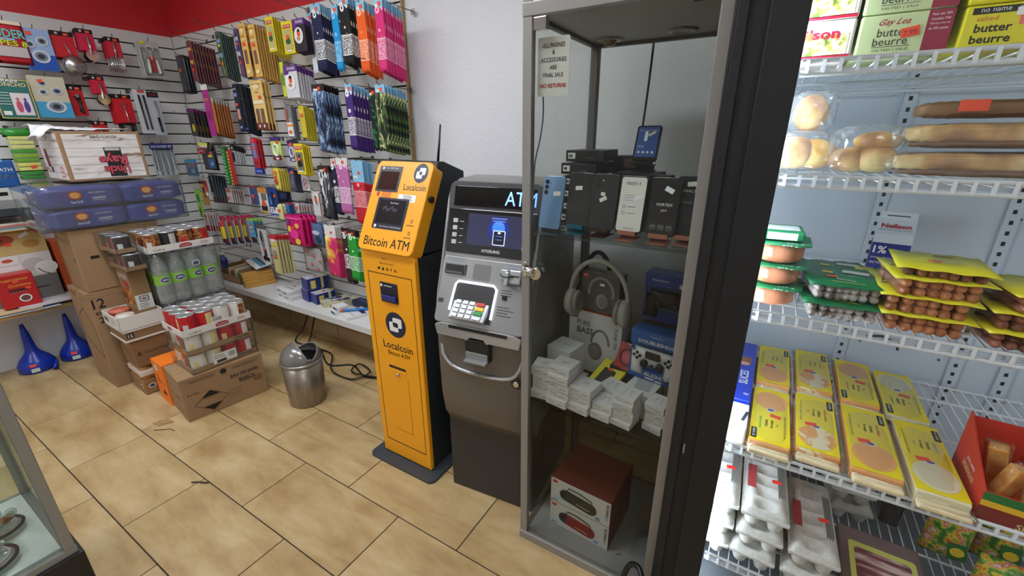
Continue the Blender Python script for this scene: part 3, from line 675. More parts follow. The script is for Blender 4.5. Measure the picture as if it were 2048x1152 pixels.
m.obj('plank_print', [plank, pm((140, 105, 85), .8)], t)
m = MB(); F_ = '+X'; X_ = sx / 2 + .0008
m.decal(.080, .165, F_, (X_, .035, .100), 0); m.decal(.070, .016, F_, (X_ + .0004, .035, .172), 3)
m.text('POTATO CHIPS', .120, .016, F_, (X_, .010, .240), 0, 180, bold=.02)
m.text('Uncle', .125, .050, F_, (X_ + .0006, .035, .055), 2, 180, bold=.06); m.text('Uncle', .120, .045, F_, (X_ + .0012, .035, .055), 1, 180, bold=.015)
m.text('Rays', .135, .070, F_, (X_ + .0006, .028, .118), 2, 180, bold=.06); m.text('Rays', .128, .064, F_, (X_ + .0012, .028, .118), 1, 180, bold=.015)
m.decal(.045, .10, '-Y', (-.09, -sy / 2 - .0008, .125), 2); m.decal(.03, .03, '-Y', (-.06, -sy / 2 - .0008, .062), 0)
m.decal(.055, .055, '-Y', (.095, -sy / 2 - .0008, .050), 1); m.decal(.040, .018, '-Y', (.095, -sy / 2 - .0012, .062), 4); m.decal(.040, .018, '-Y', (.095, -sy / 2 - .0012, .038), 4)
m.obj('lettering', [pm((30, 34, 36), .6), pm((214, 84, 100), .5), pm((120, 34, 50), .6), pm((190, 190, 185), .6), pm((215, 205, 205), .6)], t)
# crumpled white bag on top
m = MB(); tt = bmesh.new(); NX, NY = 10, 26; g = []
rn = random.Random(4)
for i in range(NX + 1):
    g.append([])
    for j in range(NY + 1):
        u, v = i / NX, j / NY; wd = .10 + .05 * (1 - v) ; 
        z = .012 + .014 * math.sin(u * 9 + v * 4) * (1 - v) + .006 * rn.random() + (.012 if v < .25 else 0) * (1 - u)
        g[-1].append(tt.verts.new(((u - .5) * wd * 2 * (1 - .45 * abs(v - .12)) , -.20 - .05 + v * .42 + .02 * math.sin(u * 7), max(z, .0015) - (.055 * max(0, .12 - v) / .12 * (u > .35)))))
for i in range(NX):
    for j in range(NY): f = tt.faces.new((g[i][j], g[i + 1][j], g[i + 1][j + 1], g[i][j + 1])); f.smooth = True
m.merge(tt, 0, Matrix.Translation((-3.595, 1.045, 1.534)) @ Matrix.Rotation(R(-4), 4, 'Z')); o = m.obj('plastic_bag', pm((238, 238, 242), .35, bump=.6, scale=30)); so = o.modifiers.new('s', 'SOLIDIFY'); so.thickness = .002
tag(o, 'crumpled white plastic bag lying on top of the potato chips carton', 'bag')

def can(par, loc, r, h, mats, rotz=0):
    # a can is a part of its wrapped tray; its printed label a sub-part
    key = ('can', r, h) + tuple(m.name for m in mats)
    if key not in CANS:
        m = MB(); m.lathe([(0, .001), (r - .001, .001), (r, .003), (r, h - .003), (r - .001, h), (r - .004, h + .0005), (r - .005, h - .002), (0, h - .002)], seg=24); c = m.obj('food_can', LIDM, par)
        m = MB(); m.cyl((0, 0, .006), (0, 0, h - .006), r + .0006, 0, 24, cap=False)
        for k, a in enumerate((0, 70, 180, 250)):
            tt = bmesh.new(); n = 6; wd = R(34 if k % 2 else 48); lo, hi = ((.2, .55) if k % 2 else (.1, .88)); A = []
            for i in range(n + 1):
                b = R(a) - wd / 2 + wd * i / n; A.append((tt.verts.new(((r + .0012) * cos(b), (r + .0012) * sin(b), h * lo)), tt.verts.new(((r + .0012) * cos(b), (r + .0012) * sin(b), h * hi))))
            for p, q in zip(A, A[1:]): tt.faces.new((p[0], q[0], q[1], p[1]))
            m.merge(tt, k % 3 + 1)
        lb = m.obj('paper_label', list(mats), c); c['label'] = 'food can with printed paper label'; CANS[key] = (c, lb)
    else:
        c0, l0 = CANS[key]; c = c0.copy(); COL.objects.link(c); c.parent = par; lb = l0.copy(); COL.objects.link(lb); lb.parent = c
        del c['label']
    c.location = loc; c.rotation_euler = (0, 0, rotz)
CANS = {}; LIDM = pm((205, 208, 210), .25, .7)
def tray(label, loc, sx, sy, h, mat, rotz=0, logo=None, name='can_tray', group=None, redword=False):
    t = thing(name, label, 'tray', loc, rotz, group); th = .003
    m = MB(); m.box(-sx / 2, sx / 2, -sy / 2, sy / 2, 0, th)
    m.box(sx / 2 - th, sx / 2, -sy / 2, sy / 2, 0, h); m.box(-sx / 2, -sx / 2 + th, -sy / 2, sy / 2, 0, h)
    m.box(-sx / 2, sx / 2, -sy / 2, -sy / 2 + th, 0, h); m.box(-sx / 2, sx / 2, sy / 2 - th, sy / 2, 0, h); m.obj('tray_body', mat, t)
    if logo:
        m = MB(); RD = 0
        def badge(face, at, s=1):
            m.decal(0, 0, face, at, 0, poly=[(-.034 * s, -.010 * s), (.034 * s, -.010 * s), (.034 * s, .004 * s), (.02 * s, .012 * s), (-.02 * s, .012 * s), (-.034 * s, .004 * s)])
            a = list(at); k = 0 if face == '+X' else 1; a[k] += .0005 if face == '+X' else -.0005
            m.text('Campbell\'s', .056 * s, .010 * s, face, a, 1, bold=.01, shear=.3)
        badge('+X', (sx / 2, .02, h / 2)); badge('-Y', (-.03, -sy / 2, h / 2), .8)
        m.text('12 x 540 mL', .06, .011, '+X', (sx / 2, -sy / 2 + .06, h / 2 - .004), 2, bold=.02); lines(m, 3, .10, .155, h / 2 + .006, .006, .002, '+X', sx / 2, 2)
        m.obj('printed_marks', [pm((165, 30, 45), .5), WHITE, pm((150, 50, 55), .7)], t)
    return t
CW = pm((225, 222, 216), .6); LB1 = noisemat('soup_photo', [(.35, (70, 52, 40)), (.48, (150, 60, 40)), (.58, (190, 150, 80)), (.7, (60, 70, 40))], 60, rough=.4, rand=True)
RED = pm((190, 30, 40), .4); GREYL = pm((200, 200, 198), .5); CRM = pm((225, 205, 140), .5); DKL = pm((40, 36, 36), .45)
def cans_in(t, z, nx, ny, r, h, setf):
    for i in range(nx):
        for j in range(ny):
            can(t, ((i - (nx - 1) / 2) * 2.03 * r, (j - (ny - 1) / 2) * 2.03 * r, z), r, h, setf(i, j), R((0, 15, -20, 170, 80, 200)[(i * 5 + j * 3) % 6]))
ro = R(-3)
def fw(sx, sy, hgt, gx=.010):
    # film wrap with a gathered, ragged hem
    m = MB(); tt = bmesh.new(); bmesh.ops.create_cube(tt, size=1); bmesh.ops.subdivide_edges(tt, edges=tt.edges[:], cuts=7, use_grid_fill=True)
    rn = random.Random(int(sx * 1000))
    for v in tt.verts: v.co = (v.co.x * (sx + gx) + (rn.random() - .5) * .004, v.co.y * (sy + gx) + (rn.random() - .5) * .004, (v.co.z + .5) * hgt + rn.random() * .002 * (v.co.z > 0))
    for f in tt.faces: f.smooth = True
    m.merge(tt, 0); return m
cx, cy = -2.690, 1.050
for k, z in enumerate((.2635, .3745)):
    t = tray(('lower' if k == 0 else 'upper') + ' brown tray of red-labelled cans, of the two brown ones on the bleach carton', (cx, cy, z), .262, .340, .030, pm((150, 120, 86), .8), ro)
    X_ = .131; m = MB(); m.text('Chunky', .09, .018, '+X', (X_, .105, .017), 0, bold=.02, shear=.3)
    if k == 0: m.decal(.125, .058, '+X', (X_ + .001, -.005, .045), 1, d=.001); lines(m, 4, -.06, 0, .066, .007, .002, '+X', X_ + .002, 0, 5); m.decal(.05, .016, '+X', (X_ + .002, -.025, .027), 0); m.decal(.035, .03, '+X', (X_ + .002, .032, .05), 2, rnd=.01)
    m.obj('printed_marks', [INK, WHITE, pm((170, 170, 170), .6)], t)
    def sf(i, j, k=k):
        return [(CW, CRM, RED, pm((60, 110, 60), .4)), (CW, CRM, RED, LB1), (RED, CRM, GREYL, CW), (RED, CW, pm((60, 110, 70), .4), CRM)][(j + i * 2) % 4]
    cans_in(t, .004, 3, 4, .0405, .104, sf)
    fw(.262, .340, .105).obj('plastic_film', FILM2, t)
z = .486
t = tray('white tray of soup cans with red badge, topmost on the bleach carton', (cx, cy, z), .270, .350, .040, CW, ro, True)
m = MB(); barcode(m, .062, .030, '+X', (.1365, .0, .056), 0, 1, 4); m.obj('barcode_sticker', [WHITE, INK], t)
cans_in(t, .004, 3, 4, .0415, .110, lambda i, j: [(RED, GREYL, LB1, CRM), (RED, CRM, DKL, GREYL), (CW, RED, DKL, LB1), (CW, LB1, RED, DKL)][j % 4])
# water packs: three wide, two deep, in film
def bottle_meshes(par):
    r = .043; m = MB()
    pr = [(0, .004), (r * .8, 0), (r, .012), (r, .05), (r * .95, .058), (r, .066), (r, .10), (r * .94, .108), (r, .116), (r, .19), (r * .96, .20), (r * .99, .212), (r * .86, .245), (r * .55, .275), (.014, .292), (.014, .305)]
    m.lathe(pr, seg=20); b = m.obj('water_bottle', BOT, par)
    m = MB(); m.lathe([(0, .306), (.0155, .306), (.0155, .322), (.013, .324), (0, .324)], seg=14); m.obj('cap', pm((40, 60, 150), .4), b)
    m = MB(); m.cyl((0, 0, .125), (0, 0, .185), r + .0012, 0, 20, cap=False)
    for a0 in (0, 120, 240):
        for mi, (ww, hh, dd) in enumerate(((46, .040, .0018), (40, .033, .0024))):
            tt = bmesh.new(); vs = []
            for i in range(16):
                a = 2 * pi * i / 16; b_ = R(a0 + ww * .8 * cos(a)); vs.append(tt.verts.new(((r + dd) * cos(b_), (r + dd) * sin(b_), .155 + hh / 2 * sin(a))))
            c = tt.verts.new(((r + dd + .002) * cos(R(a0)), (r + dd + .002) * sin(R(a0)), .155))
            for i in range(16): tt.faces.new((c, vs[i], vs[(i + 1) % 16]))
            m.merge(tt, mi + 1)
        m.text('NAYA', .032, .013, '+X', (r + .005, 0, .156), 1, M=Matrix.Rotation(R(a0), 4, 'Z'), bold=.02)
    m.obj('wrap_label', [pm((140, 205, 50), .45), WHITE, pm((30, 50, 120), .5)], b); return b
BOT = glassmat('pet_plastic', (250, 253, 252), 1.2, .04, .24)
b0 = None
t = carton('cardboard_box', 'brown carton on the floor under the lower pack of water bottles', 'box', (-3.19, 1.175, 0), .26, .34, .205, R(-3))
for k, (z, bx, by, rz) in enumerate(((.207, -3.175, 1.175, R(-3)), (.531, -3.185, 1.165, R(-2)))):
    t = thing('water_pack', ('lower', 'upper')[k] + ' film-wrapped pack of clear water bottles with green labels', 'water bottles', (bx, by, z), rz)
    for i in range(3):
        for j in range(4):
            if b0 is None: b0 = bottle_meshes(t); b = b0
            else:
                b = b0.copy(); COL.objects.link(b); b.parent = t
                for ch in KIDS[b0.name]: c = ch.copy(); COL.objects.link(c); c.parent = b
            b.location = ((i - 1) * .0875, (j - 1.5) * .0875, .001); b.rotation_euler = (0, 0, R((4, -10, 12, -6)[j]))
    fw(.264, .350, .3235, .006).obj('plastic_film', FILM2, t)
    if k: 
        m = MB(); m.decal(.040, .030, '+X', (.1405, .045, .225), 0, 4, d=.001); m.decal(.032, .022, '+X', (.1416, .045, .225), 1, 4); m.obj('barcode_sticker', [WHITE, pm((70, 80, 110), .6)], t)
t = tray('white tray of soup cans with red badge, resting on the upper water pack', (-3.185, 1.160, .857), .285, .355, .040, CW, R(-2), True)
cans_in(t, .004, 3, 4, .0425, .108, lambda i, j: [(LB1, GREYL, GREYL, DKL), (DKL, GREYL, RED, LB1), (LB1, RED, GREYL, LB1), (LB1, RED, DKL, RED)][j % 4])
# narrow column left of the water
def column():
    CX = -3.20
    t = thing('snack_tray', 'low tray of wrapped snacks with round blue badge, lowest of the narrow column', 'tray', (-3.195, .895, 0), R(-3))
    m = MB(); m.box(-.105, .105, -.10, .10, 0, .10, 0, .008); m.obj('tray_body', pm((150, 112, 78), .5), t)
    m = MB(); m.box(-.10, .10, -.095, .095, .10, .125, 0, .01); m.obj('pastries', noisemat('pastry', [(.3, (130, 90, 50)), (.5, (205, 150, 70)), (.7, (232, 205, 150))], 22, rough=.4), t)
    m = MB(); m.oval(.04, .03, '-Y', (.07, -.1, .055), 0); m.oval(.028, .02, '-Y', (.07, -.1005, .055), 1); m.oval(.04, .03, '+X', (.105, -.06, .055), 0); m.oval(.028, .02, '+X', (.1055, -.06, .055), 1); m.obj('badge', [pm((240, 225, 180), .5), pm((40, 60, 130), .5)], t)
    t = thing('snack_tray', 'pale-edged tray of wrapped pastries, second from the floor in the narrow column', 'tray', (-3.195, .895, .127), R(-3))
    m = MB(); m.box(-.11, .11, -.10, .10, 0, .035, 0, .004); m.obj('tray_body', pm((222, 205, 190), .5), t)
    m = MB()
    for i in range(3):
        for j in range(3): m.ball((-.068 + .068 * i, -.062 + .062 * j, .044), .029, 0, (1.1, 1, .5), 10, 6)
    m.obj('pastries', noisemat('pastry', [], 0), t)
    t = carton('cardboard_box', 'brown carton printed with dark lettering, under the flat trays of the narrow column', 'box', (-3.185, .890, .192), .20, .195, .175, R(-3), pm((140, 104, 70), .85, noise=.1, scale=30))
    m = MB(); m.text('VOORTMAN', .13, .015, '+X', (.10, .02, .085), 0, bold=.01); m.decal(0, 0, '+X', (.10, -.07, .085), 0, poly=[(-.014, -.012), (.014, -.012), (0, .02)]); m.decal(.19, .0025, '-Y', (0, -.10, .08), 0, -35); m.obj('printed_marks', pm((88, 58, 48), .8), t)
    t = thing('flat_tray', 'flat brown tray with white rim and number 12, under the open white tray', 'tray', (-3.20, .878, .369), R(-2))
    m = MB(); m.box(-.125, .125, -.105, .105, 0, .010, 1); m.box(-.121, .121, -.101, .101, .010, .060, 0); m.box(-.125, .125, -.105, .105, .060, .068, 1); m.obj('tray_body', [pm((138, 108, 76), .8), CW], t)
    m = MB(); m.decal(.034, .030, '+X', (.121, -.075, .036), 0); m.text('12', .022, .018, '+X', (.1215, -.075, .036), 1, bold=.02); m.obj('printed_marks', [INK, CW], t)
    t = thing('food_tray', 'open white tray of wrapped pizza and meat, halfway up the narrow column', 'tray', (-3.205, .876, .438), R(-2))
    m = MB(); m.box(-.13, .13, -.108, .108, 0, .004); m.box(.126, .13, -.108, .108, 0, .085); m.box(-.13, -.126, -.108, .108, 0, .085); m.box(-.13, .13, -.108, -.104, 0, .085); m.box(-.13, .13, .104, .108, 0, .085); m.obj('tray_body', CW, t)
    m = MB(); m.decal(.07, .03, '-Y', (-.07, -.108, .045), 0); lines(m, 4, 0, .10, .07, .012, .002, '-Y', -.108, 0); m.obj('printed_marks', pm((120, 118, 115), .7), t)
    for i, (x, y, r_, c, lab) in enumerate(((-.068, -.040, .050, (205, 110, 85), 'reddish wrapped pizza round at the back of the open white tray'), (.060, -.055, .045, (225, 215, 205), 'pale wrapped round at the front of the open white tray'))):
        m = MB(); m.lathe([(0, .0), (r_, 0), (r_, .012), (r_ * .9, .02), (0, .024)], seg=20); o = m.obj('food_round', noisemat('food%d' % i, [(.35, tuple(v * .8 for v in c)), (.6, c)], 25, rough=.35), None, (-3.205 + x, .876 + y, .5035)); tag(o, lab, 'food')
        m = MB(); m.lathe([(0, .0), (r_, 0), (r_, .058), (0, .06)], seg=16); o2 = m.obj('food_round', MATS['food%d' % i], None, (-3.205 + x, .876 + y, .4425)); tag(o2, 'wrapped stack under the ' + lab.split(' at')[0] + ' in the open white tray', 'food')
    t = thing('frozen_food_box', 'white and brown food carton with burger photo, standing in the open white tray', 'box', (-3.225, .932, .4425), R(-1))
    m = MB(); m.box(-.08, .085, -.045, .042, 0, .332, 0, .002); m.obj('box_body', pm((150, 118, 82), .7), t)
    m = MB(); m.decal(.082, .09, '+X', (.085, 0, .125), 0); m.decal(.045, .035, '+X', (.0854, .0, .145), 1); m.decal(.036, .027, '+X', (.0858, .0, .145), 0)
    barcode(m, .03, .02, '+X', (.0862, .0, .145), 0, 1, 3, bg=False); lines(m, 3, -.03, .03, .115, .012, .003, '+X', .0856, 1); m.decal(.15, .07, '-Y', (.003, -.045, .28), 2); m.decal(.15, .10, '-Y', (.003, -.045, .16), 3); m.text('BURGER', .12, .03, '-Y', (0, -.0456, .285), 0, bold=.02); m.decal(.08, .03, '-Y', (.02, -.0456, .24), 4, -15)
    m.obj('printed_marks', [CW, INK, pm((150, 120, 95), .6), noisemat('burger_photo', [(.4, (95, 55, 30)), (.55, (190, 110, 50)), (.65, (210, 180, 120))], 30, rough=.5), pm((185, 40, 50), .5)], t)
    for k, z in enumerate((.777, .880)):
        t = tray(('lower' if k == 0 else 'upper') + ' brown tray of grey-lidded cans at the top of the narrow column', (-3.19 - .02 * k, .920 - .018 * k, z), .25, .095, .028, pm((150, 120, 86), .8), R(0))
        cans_in(t, .004, 3, 1, .0405, .094, lambda i, j: [(DKL, GREYL, LB1, RED), (DKL, CW, pm((215, 70, 80), .5), GREYL)][(i + j) % 2]); fw(.25, .095, .098).obj('plastic_film', FILM2, t)
column()
# torn card scraps on the floor
def scrap(x, y, s, lab, cat='paper scrap', name='cardboard_scrap'):
    rn = random.Random(int(x * 100)); poly = [(s * (.6 + .5 * rn.random()) * cos(2 * pi * i / 11), s * .55 * (.6 + .6 * rn.random()) * sin(2 * pi * i / 11)) for i in range(11)]
    m = MB(); m.prism(poly, 0, .003, 0, axis='z'); m.prism([(a * .6 + s * .2, b * .7) for a, b in poly], .003, .008, 0, axis='z'); o = m.obj(name, pm((172, 136, 96), .9, noise=.2, scale=40), None, (x, y, .0005), (0, 0, R(35))); tag(o, lab, cat)
scrap(-2.70, .72, .055, 'torn piece of brown cardboard on the floor before the bleach carton')
m = MB(); m.tube([(0, 0, .003), (.03, .02, .004), (.05, .022, .01), (.07, .04, .004)], .003); o = m.obj('debris', pm((60, 45, 35), .9), None, (-2.07, .58, 0)); tag(o, 'small dark curled bit of debris on the floor tiles', 'debris'); o['kind'] = 'thing'
m = MB(); m.tube([(0, 0, .003), (.06, .05, .003), (.10, .055, .003)], .0015); o = m.obj('debris', pm((40, 32, 28), .9), None, (-2.66, .66, 0)); tag(o, 'thin dark twig-like strand beside the torn cardboard', 'debris'); o['kind'] = 'thing'

# ---------------------------------------------------------------- blue funnels/jugs on the floor by the left wall
def funnel(x, y, rz, lab, s=1):
    t = thing('blue_funnel', lab, 'funnel', (x, y, 0), rz)
    B = pm((22, 52, 165), .28)
    m = MB(); m.lathe([(.0, .004), (.088, .0), (.096, .004), (.094, .05), (.075, .085), (.042, .125), (.030, .150), (.026, .19), (.019, .27), (.016, .285), (.010, .33), (0, .332)], seg=28, sx=s, sy=s); m.obj('cone', B, t)
    m = MB(); m.tube([(.02, .085, .03), (.06, .095, .045), (.10, .09, .04), (.13, .08, .026), (.10, .07, .015), (.05, .085, .012)], .010, 0); m.obj('handle', B, t)
    m = MB(); m.decal(.04, .026, '+X', (.0965, -.01, .028), 0); m.decal(.030, .020, '+X', (.0955, -.015, .062), 1); m.obj('price_sticker', [pm((200, 215, 205), .5), pm((245, 90, 80), .5)], t)
funnel(-4.135, .555, R(-12), 'nearest of the blue plastic funnels standing on the floor below the left shelf')
funnel(-4.14, .765, R(-14), 'middle blue plastic funnel, beside the tall carton below the left shelf')
funnel(-4.15, .975, R(60), 'blue plastic funnel half hidden behind the tall brown carton')
cable([(-2.86, 1.85, .35), (-2.93, 1.82, .22), (-3.00, 1.80, .08), (-2.97, 1.70, .008), (-2.72, 1.72, .008), (-2.45, 1.60, .008), (-2.3, 1.68, .008), (-2.1, 1.62, .008), (-1.95, 1.70, .008), (-1.75, 1.72, .008)], .006, 'black power cable hanging from under the white shelf to the floor')
cable([(-2.84, 1.86, .35), (-2.90, 1.85, .20), (-2.92, 1.80, .03), (-2.80, 1.70, .02), (-2.55, 1.70, .02), (-2.35, 1.55, .020), (-2.15, 1.55, .012), (-2.10, 1.66, .024), (-2.25, 1.70, .022), (-2.2, 1.60, .022), (-1.95, 1.65, .022), (-1.7, 1.66, .008)], .005, 'second black cable coiled on the floor behind the rubbish bin')
# ---------------------------------------------------------------- glass display cabinet
AL = pm((146, 143, 139), .42, .3)
def cabinet():
    t = thing('display_cabinet', 'tall aluminium-framed glass cabinet of phones and accessories, left of the black fridge', 'cabinet', (0, 0, 0))
    x0, x1, y0, y1 = -.635, -.132, 1.115, 1.630
    m = MB()
    for (a, b) in ((x0, x0 + .028), (x1 - .028, x1)):
        m.box(a, b, y0, y0 + .022, .03, 2.02, 0, .002)
    m.box(x0 - .002, x1 + .002, y0 - .004, y0 + .022, 0, .035, 0, .002); m.box(x0, x1, y0 - .002, y0 + .022, 1.790, 1.822, 0, .002)
    m.obj('front_frame', AL, t)
    m = MB()
    for (a, b) in ((x0, x0 + .028), (x1 - .028, x1)): m.box(a, b, y1 - .03, y1, .03, 2.02, 0, .002)
    for z in (0, 1.79): m.box(x0, x0 + .02, y0 + .02, y1 - .03, z, z + .032, 0, .001); m.box(x1 - .02, x1, y0 + .02, y1 - .03, z, z + .032, 0, .001); m.box(x0, x1, y1 - .02, y1, z, z + .032, 0, .001)
    m.obj('back_frame', pm((100, 96, 92), .5, .2), t)
    m = MB(); m.box(x0 + .02, x1 - .02, y0 + .02, y1 - .02, .018, .030); m.obj('base_board', pm((150, 148, 150), .6, noise=.12, scale=9), t)
    m = MB(); m.box(x0 + .02, x1 - .02, y0 + .02, y1 - .02, 1.800, 1.816); m.obj('top_board', pm((188, 184, 178), .55), t)
    m = MB(); m.box(x0 + .004, x1 - .004, y0 + .004, y0 + .012, 1.824, 2.02); m.obj('header_panel', pm((228, 222, 236), .5, emit=.25), t)
    G = glassmat('cabinet_glass', (240, 241, 238), .4); G2 = glassmat('side_glass', (246, 248, 246), .5)
    m = MB(); m.box(x0 + .029, x1 - .029, y0 + .006, y0 + .011, .036, 1.788); d = m.obj('glass_door', G, t)
    m = MB(); m.box(x0 + .006, x0 + .010, y0 + .023, y1 - .031, .033, 1.789); m.obj('side_pane', G2, t)
    m = MB(); m.box(x1 - .010, x1 - .006, y0 + .023, y1 - .031, .033, 1.789); m.obj('side_pane', G2, t)
    m = MB(); m.box(x0 + .029, x1 - .029, y1 - .012, y1 - .008, .033, 1.789); m.obj('back_pane', G2, t)
    m = MB(); m.box(x0 + .033, x0 + .070, y0 - .004, y0 + .016, 1.756, 1.786, 0, .002); m.obj('hinge', CHROME, d)
    m = MB(); m.box(x1 - .085, x1 - .040, y0 - .004, y0 + .016, 1.772, 1.786, 0, .002); m.obj('hinge', pm((60, 56, 52), .4, .5), d)
    m = MB(); m.tube([(x0 + .020, y0 - .014, 1.115), (x0 + .045, y0 - .022, 1.112), (x0 + .062, y0 - .022, 1.112)], .014, 0, 12); m.cyl((x0 + .062, y0 + .004, 1.110), (x0 + .062, y0 - .03, 1.110), .018, 0, 20); m.obj('cam_lock', CHROME, t)
    for z in (1.090, 1.130): m = MB(); m.ball((x0 + .013, y0 - .001, z), .005, 0, (1, .5, 1)); m.obj('screw', CHROME, t)
    for z, nm in ((1.214, 'glass_shelf'), (.628, 'shelf_board')):
        m = MB(); m.box(x0 + .012, x1 - .012, y0 + .024, y1 - .034, z, z + .007)
        m.obj(nm, glassmat('shelf_glass', (225, 232, 228), 1.0) if z > 1 else glassmat('smoke_glass', (190, 184, 176), 1.0, .04), t)
        m = MB()
        for x in (x0 + .016, x1 - .016):
            for y in (y0 + .06, y1 - .06): m.cyl((x, y, z - .008), (x, y, z - .0005), .005)
        m.obj('shelf_pegs', STEEL, t)
    for i, (x, y) in enumerate(((-.548, 1.545), (-.316, 1.530))):
        m = MB(); m.lathe([(.042, 0), (.044, -.003), (.030, -.006), (.026, -.001), (.0, -.001)], (x, y, 1.799), 0, 28)
        if i == 0: m.ball((x, y, 1.795), .022, 1, (1, 1, .8))
        m.obj('spotlight', [pm((170, 165, 155), .35, .4), pm((150, 130, 90), .2, .3)], t)
    # notice on the inside of the door
    s = thing('notice_sign', 'white notice taped in the cabinet, reading all phones and accessories are final sale, no returns', 'sign', (x0 + .080, y0 + .024, 1.672))
    m = MB(); m.prism(rrect(.092, .142, .006), 0, .0012, 0); m.obj('sign_board', pm((232, 232, 230), .5), s)
    m = MB()
    for txt, wd, z, mi in (('ALL PHONES', .064, .051, 0), ('&', .007, .035, 0), ('ACCESSORIES', .074, .017, 0), ('ARE', .021, -.001, 0), ('FINAL SALE', .058, -.019, 0), ('NO RETURNS', .076, -.045, 1)): m.text(txt, wd, .0105, '-Y', (0, 0, z), mi, bold=.012 + .022 * mi)
    m.obj('lettering', [INK, pm((190, 30, 40), .6)], s)
    cable([(-.44, 1.69, 1.95), (-.445, 1.69, 1.70), (-.46, 1.69, 1.45), (-.485, 1.69, 1.25), (-.50, 1.69, 1.10)], .004, 'black cable running down the wall behind the glass cabinet')
    cable([(-.618, 1.19, 1.72), (-.617, 1.205, 1.60), (-.618, 1.208, 1.55), (-.619, 1.193, 1.49), (-.620, 1.165, 1.42), (-.621, 1.155, 1.29), (-.621, 1.155, 1.24)], .0022, 'thin blue-grey cable down the left side inside the glass cabinet', mat=pm((70, 90, 105), .5))
cabinet()
def slab(m, w, h, d, M, mi=0, r=.008, bev=.0015):
    m.prism(rrect(w, h, r), 0, d, mi, M=M, bev=bev)
def sticker(m, w, h, at, rot, mi, M): m.decal(w, h, '-Y', at, mi, rot, d=.0006, M=M, rnd=.001)
def phone(x, y, z, w, h, lean, yaw, body, label, feats=None, stand=None, glossy=True, name='phone', cat='phone', th=.008):
    # leaning phone: local x across, z up the face, -y out of the face
    t = thing(name, label, cat, (x, y, z), R(yaw))
    T = Matrix.Rotation(-R(lean), 4, 'X') @ Matrix.Translation((0, 0, h / 2))
    m = MB(); slab(m, w, h, th, T); m.obj('phone_body', body, t)
    if feats:
        m = MB(); feats(m, T); m.obj('phone_face', FM, t)
    if stand is not None:
        st = thing('phone_stand', stand[1], 'phone stand', (x, y, z - .0195), R(yaw))
        S = stand[0]; m = MB(); m.box(-.026, .026, -.028, .045, 0, .0025, 0, .0008); m.box(-.020, .020, .030, .0325, .0025, .05, 0, .0006); m.box(-.020, .020, -.0, .033, .0155, .018, 0, .0006)
        m.obj('base', S, st)
        m = MB(); m.box(-.026, .026, -.011, -.0085, .014, .026, 0, .0006); m.box(-.026, .026, -.0105, .012, .0145, .0165, 0, .0005); m.obj('cradle_lip', S, st)
        return t, st
    return t
FM = [pm((14, 15, 17), .15, coat=.5), pm((235, 235, 232), .5), pm((140, 145, 150), .4), pm((52, 84, 150), .3, emit=.12), pm((200, 205, 215), .4, emit=.2), pm((120, 116, 112), .5), pm((205, 70, 40), .5), pm((70, 72, 76), .4)]
SZ = 1.2225
ROSE = pm((190, 128, 105), .35, .6)
def f_blue(m, T):
    for i, z in enumerate((.062, .046, .030)): m.oval(.013, .013, '-Y', (-.024, 0, z), 0, d=.002, M=T)
    m.oval(.004, .004, '-Y', (-.011, 0, .058), 7, M=T); sticker(m, .024, .013, (.014, 0, .028), 4, 1, T); m.text('SAMSUNG', .026, .004, '-Y', (0, 0, -.055), 2, M=T)
phone(-.584, 1.192, SZ + .006, .074, .160, 13, -4, pm((120, 158, 205), .22, .1, coat=.4), 'light blue phone with three cameras, leftmost leaning on the glass shelf', f_blue)
def f_dark(m, T): m.decal(.070, .150, '-Y', (0, 0, 0), 0, M=T, rnd=.006); sticker(m, .022, .012, (-.004, -.0005, .034), 6, 1, T)
phone(-.496, 1.200, SZ + .020, .078, .158, 10, -4, pm((24, 23, 22), .2, coat=.4), 'black phone on a blue stand, second from the left on the glass shelf', f_dark, (pm((20, 110, 140), .3, .4), 'blue metal stand under the second phone'))
def f_cam(m, T):
    for i, z in enumerate((.062, .044)): m.oval(.014, .014, '-Y', (-.022, 0, z), 0, d=.002, M=T)
    m.oval(.004, .004, '-Y', (-.008, 0, .060), 1, M=T); sticker(m, .022, .011, (-.002, 0, .008), 28, 1, T); sticker(m, .013, .010, (-.004, 0, .022), -8, 1, T)
phone(-.417, 1.192, SZ + .020, .078, .158, 10, -3, pm((44, 45, 46), .3), 'dark grey phone with two cameras, third on the glass shelf', f_cam, (pm((60, 30, 24), .35, .3), 'dark red-brown stand under the third phone'))
def f_moto(m, T):
    m.decal(.070, .148, '-Y', (0, 0, 0), 1, M=T, rnd=.007); m.text('moto e', .040, .010, '-Y', (0, -.0005, .058), 5, M=T); lines(m, 3, -.022, .018, .025, .007, .0012, y=-.0005, mi=2, M=T)
    for z in (-.006, -.024): m.oval(.010, .010, '-Y', (-.020, -.0005, z), 2, M=T); m.oval(.007, .007, '-Y', (-.020, -.0009, z), 1, M=T); m.decal(.024, .002, '-Y', (.002, -.0005, z), 2, M=T)
    sticker(m, .024, .009, (.016, -.0005, .018), 22, 4, T); m.text('MOTOROLA', .030, .0045, '-Y', (.002, -.0005, -.066), 5, M=T)
phone(-.336, 1.190, SZ + .020, .077, .156, 11, -3, pm((24, 24, 26), .25), 'black-edged phone with a white moto display film, fourth on the glass shelf', f_moto, (ROSE, 'rose-gold stand under the white-faced phone'))
